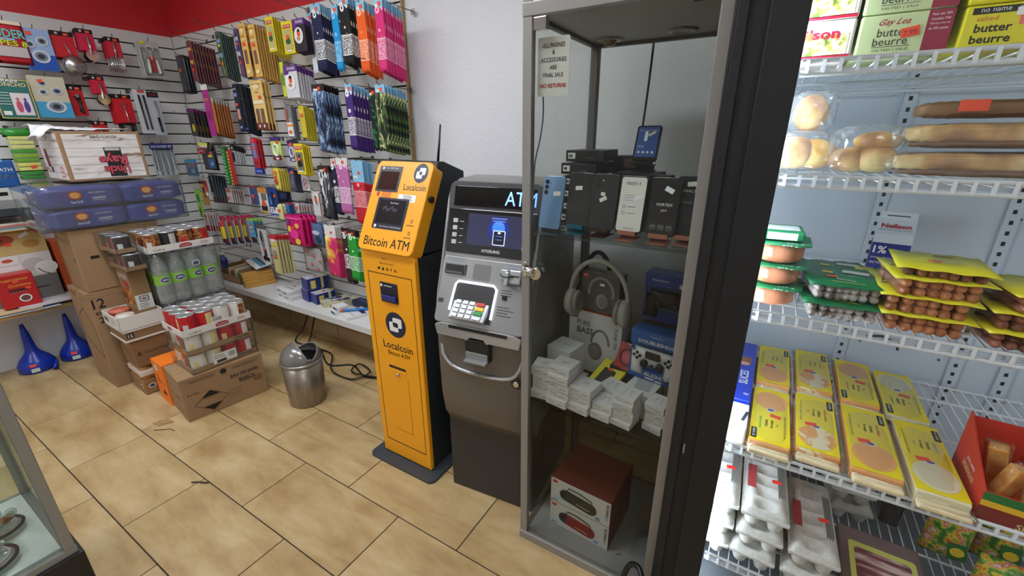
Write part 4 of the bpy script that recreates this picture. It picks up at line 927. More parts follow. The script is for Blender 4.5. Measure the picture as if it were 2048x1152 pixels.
def f_vor(m, T):
    m.text('VORTEX', .044, .0075, '-Y', (.002, 0, .006), 1, M=T, bold=.01); m.text('J24', .016, .0065, '-Y', (.002, 0, -.010), 1, M=T, bold=.01)
    for i in range(3): m.decal(.017, .016, '-Y', (-.021 + .022 * i, 0, -.055), 7, M=T, rnd=.002); m.decal(.014, .002, '-Y', (-.021 + .022 * i, -.0005, -.053), 2, M=T)
    sticker(m, .024, .013, (.010, 0, .045), -24, 4, T)
phone(-.249, 1.190, SZ + .020, .080, .156, 11, -3, pm((28, 26, 24), .25, coat=.3), 'black boxed phone lettered vortex, fifth on the glass shelf', f_vor, (ROSE, 'rose-gold stand under the black boxed phone'))
def f_dia(m, T):
    m.text('DIALN', .036, .007, '-Y', (-.004, 0, .042), 1, M=T); m.text('nova', .026, .007, '-Y', (-.008, 0, .012), 2, M=T)
    for i in range(5): m.decal(.045, .0015, '-Y', (0, 0, -.006 - .009 * i), 7, M=T)
    sticker(m, .028, .012, (0, 0, .060), 6, 1, T)
phone(-.185, 1.205, SZ + .020, .078, .160, 10, -3, pm((26, 32, 42), .3), 'dark blue boxed phone at the right end of the glass shelf', f_dia, (ROSE, 'rose-gold stand at the right end of the glass shelf'))
# boxes behind, stacked
BKB = pm((26, 26, 28), .4)
for i, (x, z, lab) in enumerate(((-.545, 1.222, 'lowest'), (-.548, 1.262, 'second from bottom'), (-.545, 1.302, 'third from bottom'), (-.550, 1.342, 'fourth from bottom'), (-.547, 1.382, 'fifth from bottom'), (-.538, 1.422, 'topmost'))):
    t = thing('phone_box', 'thin black phone box, %s of the back left stack' % lab, 'box', (x, 1.42, z), R((-6, 4, -3, 6, -4, 3)[i]), 'stacked black phone boxes')
    m = MB(); m.box(-.062, .062, -.085, .085, 0, .035, 0, .002); m.obj('box_body', BKB, t)
    m = MB(); m.decal(.024, .018, '-Y', (-.042, -.085, .018), 1, d=.0004); barcode(m, .014, .012, '-Y', (-.045, -.0855, .018), 1, 0, i, bg=False); m.text('vortex', .026, .005, '-Y', (.020, -.085, .012), 2); m.obj('printed_marks', [INK, WHITE, pm((130, 130, 130), .5)], t)
t = thing('phone_box', 'black phone box with reddish end, behind the top of the black box stack', 'box', (-.470, 1.548, 1.2225), R(6)); m = MB(); m.box(-.03, .075, -.05, .05, 0, .213, 0, .002); m.obj('box_body', [BKB], t); m = MB(); m.decal(.06, .03, '-Y', (.04, -.05, .19), 0); m.obj('printed_marks', pm((110, 85, 80), .5), t)
t = thing('phone_box', 'black phone box carrying the raised display phone', 'box', (-.378, 1.440, 1.2225), R(-4)); m = MB(); m.box(-.065, .065, -.06, .05, 0, .168, 0, .002); m.obj('box_body', BKB, t); m = MB(); m.text('motorola', .03, .006, '-Y', (.04, -.06, .160), 0); m.obj('printed_marks', pm((120, 120, 120), .5), t)
t = thing('phone_box', 'upright black phone box behind the lettered black phone', 'box', (-.30, 1.33, 1.2225), R(-4)); m = MB(); m.box(-.045, .045, -.02, .02, 0, .17, 0, .002); m.obj('box_body', BKB, t); m = MB(); m.text('moto', .03, .006, '-Y', (.02, -.02, .150), 0); m.obj('printed_marks', pm((90, 85, 82), .5), t)
def f_top(m, T):
    m.decal(.066, .094, '-Y', (0, 0, .004), 3, M=T, rnd=.003); m.decal(.060, .004, '-Y', (0, -.0005, .040), 2, M=T)
    for i in range(4): m.decal(.007, .006, '-Y', (-.022 + .0145 * i, -.0005, -.028), 4, M=T, rnd=.001)
    m.text('12:30', .020, .006, '-Y', (-.018, -.0005, -.010), 4, M=T); m.decal(.010, .030, '-Y', (-.006, -.0005, .022), 4, M=T, rnd=.003); sticker(m, .024, .008, (.012, -.0008, .030), 30, 1, T)
phone(-.372, 1.432, 1.424, .078, .112, 18, -4, pm((20, 20, 24), .2, coat=.4), 'switched-on phone with blue screen, raised above the others on a black stand', f_top)
t = thing('phone_stand', 'black stand lifting the switched-on phone above the boxes', 'phone stand', (-.372, 1.440, 1.391), R(-4))
m = MB(); m.box(-.03, .03, -.03, .04, 0, .003, 0, .001); m.box(-.012, .012, .012, .016, .003, .06, 0, .001); m.box(-.034, .034, -.03, -.016, .022, .032, 0, .002); m.box(-.034, -.018, -.02, .016, .020, .0235, 0); m.box(.018, .034, -.02, .016, .020, .0235, 0); m.box(-.03, .03, .010, .016, .003, .022); m.obj('stand_body', BLACK, t)
# ---- middle shelf
MZ = .6355
WB_ = pm((214, 214, 214), .45); TX = pm((60, 60, 62), .6); GR = pm((165, 165, 168), .5)
def small_box(x, y, z, sx, sy, sz, rz, lab, grp, art=0):
    t = thing('earphone_box', lab, 'box', (x, y, z), R(rz), grp)
    m = MB(); m.box(-sx / 2, sx / 2, -sy / 2, sy / 2, 0, sz, 0, .0012); m.obj('box_body', WB_, t)
    m = MB(); m.text('AirPods', sx * .35, sz * .16, '-Y', (-sx * .22, -sy / 2, sz * .55), 0); m.decal(sx * .28, sz * .12, '-Y', (sx * .22, -sy / 2, sz * .35), 1); m.decal(sx * .5, sz * .05, '-Y', (-sx * .1, -sy / 2, sz * .25), 1)
    if art == 1: m.oval(sx * .16, sy * .2, '+Z', (-sx * .05, 0, sz), 2); m.oval(sx * .16, sy * .2, '+Z', (sx * .09, .004, sz), 2)
    if art == 2:
        for s_ in (-1, 1): m.oval(sx * .14, sy * .14, '+Z', (s_ * sx * .13, .01, sz), 2); m.decal(sx * .05, sy * .3, '+Z', (s_ * sx * .16, -.006, sz), 2, s_ * 12)
    m.obj('printed_marks', [TX, GR, pm((190, 190, 192), .4)], t)
stk = [((-.577, 1.190), .075, .075, .030, 4, 'front left corner stack', 1, 8), ((-.505, 1.180), .078, .080, .029, 5, 'second stack from the left', 1, -6), ((-.428, 1.180), .078, .078, .031, 3, 'stack beside the second one', 1, -8), ((-.352, 1.177), .068, .070, .029, 2, 'low stack with long earphones art', 2, -6), ((-.284, 1.177), .068, .072, .021, 5, 'front centre-right stack', 2, -8), ((-.190, 1.200), .062, .070, .024, 4, 'stack at the right post', 2, -12)]
for (xy, sx, sy, sz, n, lab, art, rz) in stk:
    for i in range(n):
        small_box(xy[0] + .003 * ((i * 7) % 3 - 1), xy[1] + .003 * ((i * 5) % 3 - 1), MZ + (sz + .0006) * i, sx, sy, sz, rz + ((i * 13) % 5 - 2), 'white earphone box, %s of the %s' % ('topmost' if i == n - 1 else ('lowest' if i == 0 else ('second from bottom', 'third from bottom', 'fourth from bottom')[i - 1]), lab), 'white earphone boxes on the middle shelf', art if i == n - 1 else 0)
small_box(-.352, 1.255, MZ + .0, .075, .065, .056, -14, 'white earphone box standing behind the low earphone stack', None, 0)
small_box(-.352, 1.250, MZ + .057, .075, .070, .020, -18, 'white earphone box with earbud picture, lying raised behind the low stack', None, 2)
def box_thing(name, lab, cat, loc, sx, sy, sz, rz, mat, prints=None, mats=None, M=None):
    t = thing(name, lab, cat, loc, R(rz)); m = MB(); m.box(-sx / 2, sx / 2, -sy / 2, sy / 2, 0, sz, 0, .0015); m.obj('box_body', mat, t)
    if prints: m = MB(); prints(m, sx, sy, sz); m.obj('printed_design', mats, t)
    return t
def p_big(m, sx, sy, sz): m.prism(rrect(.052, .086, .006), 0, .001, 0, axis='z', M=Matrix.Translation((0, .006, sz)) @ Matrix.Rotation(R(8), 4, 'Z')); m.decal(.05, .012, '+Z', (-.02, -.06, sz), 1); m.decal(.012, .006, '+Z', (-.03, .055, sz), 2)
box_thing('phone_accessory_box', 'wide white box with pale phone picture, behind the right earphone stacks', 'box', (-.262, 1.285, MZ), .095, .13, .085, -10, WB_, p_big, [pm((170, 176, 184), .3), pm((225, 215, 60), .5), pm((235, 80, 50), .5)])
def p_air(m, sx, sy, sz): m.oval(.02, .035, '-Y', (-.012, -sy / 2, sz * .5), 0); m.oval(.02, .035, '-Y', (.010, -sy / 2, sz * .48), 0); m.decal(.03, .004, '+Z', (0, 0, sz), 1); m.text('AirPods Pro', .04, .006, '+X', (sx / 2, 0, sz * .4), 1)
box_thing('earphone_box', 'large white cube earphone box, tallest at the left of the middle shelf', 'box', (-.565, 1.330, MZ + .012), .100, .100, .125, -10, WB_, p_air, [pm((175, 175, 178), .4), GR])
box_thing('earphone_box', 'flat white box under the large white cube box', 'box', (-.555, 1.330, MZ), .120, .110, .0115, -8, WB_)
def headphone(m, T, s=1, mi=0, open_=1):
    pts = []
    for i in range(17):
        a = pi * i / 16; pts.append(T @ Vector((-.072 * s * cos(a), 0, (.02 + .085 * sin(a)) * s)))
    m.tube(pts, .008 * s, mi, 8)
def p_jbl(m, sx, sy, sz):
    m.text('JBL', .026, .012, '-Y', (-sx / 2 + .022, -sy / 2 - .0012, sz - .022), 1, bold=.03); m.decal(.030, .020, '-Y', (-sx / 2 + .022, -sy / 2, sz - .022), 2, d=.0008)
    m.text('PURE', .055, .020, '-Y', (-.045, -sy / 2, sz - .048), 3, bold=.01); m.text('BASS.', .075, .026, '-Y', (-.035, -sy / 2, sz - .078), 3, bold=.03)
    m.text('TUNE 720', .085, .012, '-Y', (sx / 2 - .022, -sy / 2, sz - .080), 4, -90, bold=.01)
    m.tube([(.025 + .036 * cos(pi * i / 16 * .95 + .1), -sy / 2 + .003, sz * .50 + .060 * sin(pi * i / 16 * .95 + .1)) for i in range(17)], .006, 5, 8)
    m.oval(.058, .072, '-Y', (.008, -sy / 2 - .0022, sz * .38), 5); m.oval(.044, .056, '-Y', (.004, -sy / 2 - .0030, sz * .37), 6)
box_thing('headphone_box', 'white and orange headphone box reading pure bass, behind the white boxes', 'box', (-.485, 1.450, MZ), .215, .075, .245, -6, WB_, p_jbl, [ORANGE, WHITE, pm((205, 50, 35), .5), pm((90, 88, 86), .6), TX, pm((118, 112, 104), .5), pm((140, 134, 126), .5)])
m = MB(); m.box(-.107, .107, -.037, .037, 0, .001); o = m.obj('lid_strip', pm((205, 70, 40), .5), None, (-.485, 1.450, MZ + .2455), (0, 0, R(-6))); tag(o, 'orange top sheet of the pure bass headphone box', 'box lid')
box_thing('headphone_box', 'grey striped headphone box seen behind the pure bass box', 'box', (-.345, 1.535, MZ), .075, .06, .240, -6, pm((120, 118, 116), .5), lambda m, sx, sy, sz: m.text('TUNE 520', .085, .014, '-Y', (.0, -sy / 2, sz - .09), 0, -90, bold=.02), [WHITE])
def p_jbl2(m, sx, sy, sz):
    m.decal(.024, .018, '-Y', (-sx / 2 + .016, -sy / 2, sz - .014), 1, rnd=.006); m.text('JBL', .016, .007, '-Y', (-sx / 2 + .016, -sy / 2 - .0006, sz - .014), 0, bold=.02)
    m.tube([(.004 + .048 * cos(pi * (i / 20 * 1.15 - .08)), -sy / 2 + .003, sz * .52 + .055 * sin(pi * (i / 20 * 1.15 - .08))) for i in range(21)], .0065, 2, 8)
    m.oval(.046, .056, '-Y', (.012, -sy / 2 - .0046, sz * .32), 2); m.oval(.034, .042, '-Y', (.016, -sy / 2 - .0054, sz * .31), 3); m.decal(.018, .009, '-Y', (.010, -sy / 2 - .0048, sz * .74), 0)
    m.tube([(-.026, -sy / 2 - .012, sz + .006), (-.022, -sy / 2 - .012, sz + .016), (.022, -sy / 2 - .012, sz + .012), (.026, -sy / 2 - .012, sz + .004)], .002, 4)
box_thing('headphone_box', 'dark grey headphone box with headphone picture, on top of the pure bass box', 'box', (-.478, 1.452, MZ + .2475), .150, .060, .150, -6, pm((92, 90, 88), .5), p_jbl2, [WHITE, pm((200, 40, 40), .5), pm((150, 148, 145), .5), pm((120, 118, 116), .5), BLACK])
t = thing('headphones', 'pale grey over-ear headphones worn over the dark grey headphone box', 'headphones', (-.470, 1.372, .0), R(-6))
LG = pm((172, 170, 164), .45)
m = MB(); pts = [(-.110 * cos(pi * i / 22), .0 + .0 * i, .960 + (.135 * sin(pi * i / 22))) for i in range(23)]; m.tube(pts, [.007 + .002 * sin(pi * i / 22) for i in range(23)], 0, 10); m.obj('headband', LG, t)
for s_ in (-1, 1):
    m = MB(); m.lathe([(0, -.016), (.036, -.014), (.040, -.004), (.040, .004), (.034, .012), (0, .016)], (0, 0, 0), 0, 28, Matrix.Translation((s_ * .104, 0, .925)) @ Matrix.Rotation(pi / 2, 4, 'Y') @ Matrix.Scale(1.25, 4, (1, 0, 0))); m.obj('ear_cup', LG, t)
    m = MB(); m.lathe([(.022, .0), (.036, .0), (.038, .008), (.034, .014), (.022, .014)], (0, 0, 0), 0, 24, Matrix.Translation((s_ * .086, 0, .925)) @ Matrix.Rotation(-s_ * pi / 2, 4, 'Y') @ Matrix.Scale(1.25, 4, (1, 0, 0))); m.obj('ear_pad', pm((140, 138, 134), .7), t)
t = thing('headphones', 'black over-ear headphones standing dark at the left back of the middle shelf', 'headphones', (-.540, 1.555, .0), R(-10))
m = MB(); m.tube([(-.060 * cos(pi * i / 16), 0, .945 + .13 * sin(pi * i / 16)) for i in range(17)], .009, 0, 8); m.obj('headband', BLACK, t)
for s_ in (-1, 1): m = MB(); m.lathe([(0, -.018), (.036, -.016), (.040, 0), (.036, .014), (0, .016)], (0, 0, 0), 0, 24, Matrix.Translation((s_ * .058, 0, .905)) @ Matrix.Rotation(pi / 2, 4, 'Y') @ Matrix.Scale(1.2, 4, (1, 0, 0))); m.obj('ear_cup', BLACK, t)
box_thing('headphone_box', 'dark box under the black headphones at the left back of the middle shelf', 'box', (-.580, 1.54, MZ), .05, .08, .21, -6, pm((52, 50, 48), .5), lambda m, sx, sy, sz: m.decal(.02, .012, '-Y', (.012, -sy / 2, sz - .03), 0), [pm((160, 45, 40), .5)])
# yellow cable pack, red earphone case, blue pack
t = thing('accessory_pack', 'yellow card pack with black power bank, leaning between the white boxes', 'accessory pack', (-.425, 1.285, .655), rot=(R(-58), 0, R(-24)))
m = MB(); m.prism(rrect(.105, .135, .004), 0, .010, 0, M=Matrix.Translation((0, 0, .055)), bev=.001); m.obj('card', pm((225, 212, 50), .5), t)
m = MB(); m.prism(rrect(.050, .085, .006), -.006, 0, 0, M=Matrix.Translation((0, 0, .045)), bev=.001); m.obj('power_bank', pm((45, 45, 48), .4), t)
m = MB(); m.decal(.018, .010, '-Y', (0, -.006, .085), 0, rnd=.003); m.decal(.08, .006, '-Y', (0, 0, -.004), 1); m.obj('printed_marks', [pm((225, 70, 45), .5), WHITE], t)
t = thing('earphone_case', 'glossy red hexagonal earphone pack beside the blue controller box', 'earphone pack', (-.345, 1.335, .722), rot=(R(-22), 0, R(-10)))
RDD = pm((170, 60, 62), .15, coat=.6)
m = MB(); m.prism([(-.045, -.045), (.04, -.05), (.047, .045), (-.035, .05)], 0, .022, 0, M=Matrix.Translation((0, 0, .05)), bev=.003); m.obj('case_shell', RDD, t)
m = MB(); m.tube([(.028 * cos(a), -.003, .05 + .028 * sin(a)) for a in [2 * pi * i / 24 for i in range(24)]], .003, 0, 6, True); m.oval(.036, .036, '-Y', (0, -.001, .05), 1, d=.002); m.obj('earphone_coil', [pm((130, 45, 48), .3), pm((190, 95, 95), .2)], t)
box_thing('accessory_box', 'dark blue flat box under the red earphone pack', 'box', (-.345, 1.40, MZ), .10, .10, .084, -12, pm((40, 52, 84), .4))
# controller boxes
def pad(m, T, shell, dark, s=1):
    m.pillow(.135 * s, .062 * s, .03, 10, 6, shell, 0, .036 * s, -.010, 0, T, p=.35, flat=True)
    for sx_ in (-1, 1): m.pillow(.044 * s, .085 * s, .034, 6, 8, shell, sx_ * .056 * s, .020 * s, -.010, 0, T, p=.5, flat=True)
    m.decal(.050 * s, .026 * s, '-Y', (0, -.028, .022 * s), dark, M=T, rnd=.003, d=.002)
    for sx_ in (-1, 1):
        m.lathe([(0, .008), (.012, .008), (.013, .0), (.0, 0)], (0, 0, 0), dark, 16, T @ Matrix.Translation((sx_ * .026 * s, -.026, -.010 * s)) @ Matrix.Rotation(pi / 2, 4, 'X'))
        for k in range(4): a = pi / 2 * k; m.oval(.010 * s, .010 * s, '-Y', (sx_ * .052 * s + .010 * cos(a) * s, -.0275, .012 * s + .010 * sin(a) * s), dark, M=T, d=.003, n=12)
    m.oval(.009, .009, '-Y', (0, -.028, -.012 * s), dark, M=T, d=.002)
def ctrl(lab, loc, rz, blue, shellc, letters, mats):
    t = thing('controller_box', lab, 'box', loc, R(rz)); sx, sy, sz = .175, .070, .175
    m = MB(); m.box(-sx / 2, sx / 2, -sy / 2 + .01, sy / 2, 0, sz, 0, .002); m.box(-sx / 2, sx / 2, -sy / 2, -sy / 2 + .012, sz * .72, sz, 0, .002); m.box(-sx / 2, sx / 2, -sy / 2, -sy / 2 + .012, 0, sz * .22, 0, .002); m.obj('box_body', blue, t)
    m = MB(); m.decal(sx - .02, sz * .5, '-Y', (0, -sy / 2 + .01, sz * .47), 0); m.obj('window_back', pm((70, 100, 140), .4), t)
    m = MB(); pad(m, Matrix.Translation((.0, -sy / 2 + .008, sz * .47)), 0, 1); m.obj('game_controller', [shellc, pm((30, 30, 34), .4)], t)
    m = MB(); letters(m, sx, sy, sz); m.obj('lettering', mats, t)
def l_ds(m, sx, sy, sz):
    m.text('DOUBLESHOCK', .135, .012, '-Y', (.008, -sy / 2, sz * .80), 0, bold=.02); m.text('DOUBLESHOCK', .135, .013, '-Y', (.0, -sy / 2, sz * .13), 0, bold=.02); m.decal(.03, .006, '-Y', (-.01, -sy / 2, sz * .05), 0); m.text('PlayStation', .04, .006, '-Y', (.0, -sy / 2, sz * .92), 0); m.decal(.022, .008, '-Y', (.02, -sy / 2 - .0004, sz * .035), 1)
ctrl('blue doubleshock controller box with white gamepad, against the right post', (-.238, 1.345, .7225), -8, pm((32, 92, 170), .4), pm((215, 215, 215), .4), l_ds, [WHITE, pm((200, 200, 200), .5)])
def l_ps(m, sx, sy, sz): m.text('PlayStation', .055, .010, '-Y', (-.035, -sy / 2, sz * .86), 0); m.decal(.024, .014, '-Y', (.04, -sy / 2, sz * .80), 1, rnd=.001)
ctrl('darker blue controller box with black gamepad, behind and above the doubleshock box', (-.240, 1.475, .885), -4, pm((28, 62, 150), .4), pm((34, 36, 42), .35), l_ps, [WHITE, pm((220, 220, 220), .5)])
box_thing('accessory_box', 'plain dark carton under the darker blue controller box', 'box', (-.240, 1.475, MZ), .16, .075, .248, -6, pm((58, 58, 62), .6))
box_thing('accessory_box', 'plain white carton under the blue doubleshock box', 'box', (-.180, 1.355, MZ), .06, .055, .0855, -10, WB_)
# ---- bottom: two speaker boxes
def spk(z, col, lab, extra):
    t = thing('speaker_box', lab, 'box', (-.425, 1.325, z), R(-3)); sx, sy, sz = .245, .235, .112
    m = MB(); m.box(-sx / 2, sx / 2, -sy / 2, sy / 2, 0, sz, 0, .0015); m.obj('box_body', pm((112, 46, 36), .5), t)
    m = MB(); m.decal(sx - .001, sz - .001, '-Y', (0, -sy / 2, sz / 2), 0); m.obj('front_print_ground', pm((214, 212, 210), .5), t)
    Y_ = -sy / 2 - .0006; m = MB(); m.decal(.020, .012, '-Y', (-sx / 2 + .018, Y_, sz - .014), 0)
    T = Matrix.Translation((-.005, Y_, sz * .42)) @ Matrix.Rotation(R(6), 4, 'Y')
    m.decal(.15, .052, '-Y', (0, 0, 0), 1, M=T, rnd=.025, d=.001); m.oval(.036, .044, '-Y', (-.060, -.001, 0), 2, M=T, d=.001); m.oval(.024, .030, '-Y', (-.060, -.002, 0), 3, M=T, d=.001); m.decal(.055, .003, '-Y', (.02, -.001, -.012), 4, M=T)
    m.tube([T @ Vector(p) for p in ((-.052, -.001, .020), (-.045, -.001, .040), (0, -.001, .044), (.05, -.001, .036), (.056, -.001, .014))], .0022, 1 if extra else 3, 6)
    m.text('BOOMBOX 3', sz * .62, .010, '-Y', (sx / 2 - .012, Y_, sz * .58), 3, -90, bold=.02); m.oval(.05, .02, '-Y', (-.085, Y_ + .0002, sz * .22), 5); m.oval(.022, .016, '-Y', (.075, Y_, .014), 6, n=7); m.decal(.025, .003, '-Y', (-sx / 2 + .02, Y_, .010), 3)
    m.obj('printed_design', [pm((205, 50, 35), .5), col, pm((70, 66, 60), .4), pm((34, 32, 32), .5), pm((200, 190, 150), .4), pm((190, 212, 225), .5), pm((110, 160, 190), .5)], t)
spk(.031, pm((150, 38, 38), .5), 'speaker box with red speaker picture, lower one on the cabinet floor', False)
spk(.1445, pm((58, 56, 50), .5), 'speaker box with dark green speaker picture, stacked on the red speaker box', True)
m = MB(); m.tube([(0, 0, .002), (.006, .01, .003), (.016, .012, .002)], .001); o = m.obj('debris', INK, None, (-.275, 1.20, .031)); tag(o, 'tiny dark speck on the cabinet floor beside the speaker boxes', 'debris'); o['kind'] = 'thing'
# ---------------------------------------------------------------- open fridge on the right
FX0, FX1, FY0, FY1 = -.125, 1.62, 1.045, 1.86
BKF = pm((13, 15, 18), .65); INW = pm((192, 200, 208), .5)
def fridge():
    t = thing('display_fridge', 'tall black-framed fridge of butter, bread, sausage, cheese and eggs, filling the right side', 'fridge', (0, 0, 0))
    m = MB(); m.box(FX0, FX0 + .03, FY0, FY1, .0, 2.15, 0, .003); m.box(FX1 - .03, FX1, FY0, FY1, 0, 2.15, 0, .003); m.box(FX0, FX1, FY0, FY1, 2.10, 2.2, 0); m.box(FX0, FX1, FY1 - .02, FY1, 0, 2.1, 0); m.obj('cabinet_shell', BKF, t)
    m = MB(); m.box(FX0 + .03, FX0 + .06, FY0 + .06, FY1 - .02, .20, 2.1, 0); m.box(FX0 + .06, FX1 - .03, FY1 - .06, FY1 - .02, .20, 2.1, 0); m.box(FX1 - .06, FX1 - .03, FY0 + .06, FY1 - .06, .2, 2.1, 0); m.box(FX0 + .06, FX1 - .06, FY0 + .06, FY1 - .06, 2.06, 2.10, 0); m.box(FX0 + .03, FX1 - .03, FY0 + .03, FY1 - .06, .195, .235, 1)
    m.obj('liner', [INW, pm((120, 124, 128), .4, .3)], t)
    m = MB(); m.box(FX0 + .03, FX1, FY0 + .0, FY0 + .03, .0, .215, 0, .003); m.box(FX0 + .06, FX1, FY0 - .012, FY0, .165, .185, 1, .002); m.box(FX0 + .06, FX1, FY0 - .014, FY0, .195, .205, 1, .002); m.obj('kick_panel', [BKF, pm((150, 155, 160), .3, .6)], t)
    m = MB(); m.box(FX0 + .002, -.055, FY0 - .004, FY0 + .033, .215, 2.15, 0, .002); m.box(-.118, -.098, FY0 - .010, FY0 - .002, .22, 2.15, 0, .002); m.obj('side_trim', pm((18, 20, 23), .6), t)
    m = MB(); m.box(-.062, .002, FY0 - .030, FY0 + .030, .215, 2.12, 0, .003); m.box(-.062, 1.0, FY0 - .030, FY0 + .03, 2.09, 2.15, 0, .003); fr = m.obj('door_frame', pm((12, 15, 19), .6), t)
    m = MB(); m.box(-.092, -.0875, FY0 - .0102, FY0 - .009, .70, .73); m.obj('scratch', pm((120, 125, 130), .5), t)
    m = MB(); m.box(.003, .985, FY0 - .006, FY0 - .002, .225, 2.088); m.obj('door_glass', glassmat('fridge_glass', (252, 253, 253), .35), fr)
    m = MB(); m.box(-.045, -.012, FY0 + .034, FY0 + .046, .28, 2.04); m.obj('light_strip', pm((225, 240, 255), .5, emit=24), t)
    m = MB(); m.box(.95, .98, FY0 + .034, FY0 + .046, .28, 2.04); m.obj('light_strip', pm((225, 240, 255), .5, emit=5), t)
    m = MB()
    for x in (.600, .715, .30, 1.2):
        m.box(x - .016, x + .016, FY1 - .072, FY1 - .061, .25, 2.04, 0)
        for k in range(56): z = .30 + .031 * k; m.decal(.009, .012, '-Y', (x, FY1 - .072, z), 1)
    m.obj('shelf_standards', [INW, INK], t)
    m = MB()
    for x, z in ((.56, .80), (.40, .83), (.62, 1.27), (.44, .86)): m.oval(.008, .008, '-Y', (x, FY1 - .061, z), 0)
    rn = random.Random(5)
    for k in range(26): m.oval(.0025 + .004 * rn.random(), .002, '-Y', (.02 + .5 * rn.random(), FY1 - .061, .92 + .11 * rn.random()), 0, n=6)
    m.tube([(.34, 1.76, .83), (.36, 1.77, .85), (.40, 1.78, .855), (.44, 1.77, .84), (.445, 1.765, .82)], .004, 0, 6)
    m.obj('wall_marks', pm((55, 55, 58), .7), t)
fridge()
SH = pm((228, 232, 235), .4)
def wire_shelf(z, lab, x0=.005, x1=1.55, y0=1.100, y1=1.775, pitch=.0265):
    # z is the top of the front rail
    t = thing('wire_shelf', lab, 'shelf', (0, 0, z))
    m = MB()
    m.tube([(x0, y0, -.004), (x1, y0, -.004)], .0045, 0, 6); m.tube([(x0, y0, -.026), (x1, y0, -.026)], .0045, 0, 6)
    x = x0 + .01
    while x < x1: m.box(x - .003, x + .003, y0 - .0045, y0 + .002, -.026, -.003, 0); x += pitch
    m.box(x0, x1, y0 + .004, y0 + .006, -.026, -.020, 0)
    m.obj('front_rail', SH, t)
    m = MB(); x = x0 + .01
    while x < x1: m.tube([(x, y0, -.010), (x, y0 + .01, -.012), (x, y1, -.012)], .0019, 0, 5); x += pitch
    for y in (y0 + .12, y0 + .33, y0 + .56, y1): m.tube([(x0, y, -.018), (x1, y, -.018)], .0035, 0, 6)
    m.obj('wire_grid', SH, t)
ZS = {1: 1.640, 2: 1.4245, 3: 1.1135, 4: .7345, 5: .338}
wire_shelf(ZS[1], 'top wire shelf of the fridge, holding butter blocks'); wire_shelf(ZS[2], 'second wire shelf of the fridge, holding bagged bread')
wire_shelf(ZS[3], 'third wire shelf of the fridge, holding sausage packs'); wire_shelf(ZS[4], 'fourth wire shelf of the fridge, holding cheese bags'); wire_shelf(ZS[5], 'lowest wire shelf of the fridge, holding egg cartons')
def block(name, lab, cat, loc, sx, sy, sz, rz, mat, pr, mats, grp=None, bev=.004):
    t = thing(name, lab, cat, loc, R(rz), grp); m = MB(); m.box(-sx / 2, sx / 2, -sy / 2, sy / 2, 0, sz, 0, bev); m.obj('wrapper', mat, t)
    if pr: m = MB(); pr(m, sx, sy, sz); m.obj('printed_design', mats, t)
    return t
# butter
GB = pm((200, 214, 158), .4); YB_ = pm((226, 216, 40), .4); MAR = pm((150, 36, 60), .4); FLO = noisemat('floral_print', [(.38, (90, 110, 50)), (.48, (190, 190, 90)), (.56, (240, 236, 205)), (.68, (215, 140, 70))], 55, rough=.4)
def b_gay(m, sx, sy, sz):
    y = -sy / 2; m.decal(sx * .27, sz - .002, '-Y', (sx * .365, y, sz / 2), 0)
    m.text('Gay Lea', .045, .013, '-Y', (-.015, y, sz * .78), 1, shear=.5, bold=.01); m.text('butter', .046, .014, '-Y', (-.014, y, sz * .55), 2); m.text('beurre', .050, .013, '-Y', (-.016, y, sz * .33), 2); m.decal(.055, .0008, '-Y', (-.014, y, sz * .20), 2); m.text('SALTED | SALE', .052, .005, '-Y', (-.014, y, sz * .11), 2)
    for i, s_ in enumerate(('Made with 100%', 'Canadian Milk', 'Fabrique avec du', 'lait 100% canadien')): m.text(s_, .026, .004, '-Y', (sx * .365, y - .0005, sz * (.88 - .11 * i)), 3)
def b_gay_s(m, sx, sy, sz): b_gay(m, sx, sy, sz); m.decal(.026, .016, '-Y', (.010, -sy / 2 - .0008, sz * .52), 4, 10); m.text('7.99', .018, .009, '-Y', (.010, -sy / 2 - .0014, sz * .50), 0, 10)
def b_nn(m, sx, sy, sz):
    y = -sy / 2; m.decal(.105, .010, '-Y', (.0, y, sz - .009), 0); m.text('no name   sans nom', .085, .005, '-Y', (.0, y - .0006, sz - .009), 1); m.text('salted', .026, .007, '-Y', (-.032, y, sz * .68), 2); m.text('butter', .046, .013, '-Y', (-.022, y, sz * .46), 0, bold=.02); m.text('beurre', .050, .013, '-Y', (-.022, y, sz * .20), 0, bold=.02); m.decal(.035, .016, '-Y', (.025, y - .0005, sz * .62), 3, 5); m.decal(.038, .012, '-Y', (.02, y - .001, sz * .78), 1)
def b_fl(m, sx, sy, sz):
    y = -sy / 2; m.decal(sx - .012, sz * .55, '-Y', (-.002, y, sz * .36), 0); m.text('Neilson', .095, .018, '-Y', (-.012, y - .0005, sz * .66), 1, bold=.03); m.decal(sx - .004, .006, '-Y', (0, y, .004), 1); m.decal(.02, .012, '-Y', (-.018, y - .0008, sz * .62), 2)
bm = [MAR, pm((170, 40, 50), .5), pm((46, 52, 44), .6), pm((240, 225, 225), .5), ORANGE]; nn = [pm((26, 26, 24), .5), pm((240, 240, 232), .5), pm((200, 80, 40), .5), pm((240, 120, 110), .5)]; fm_ = [FLO, pm((200, 30, 60), .4), ORANGE]
Z1 = ZS[1] + .001
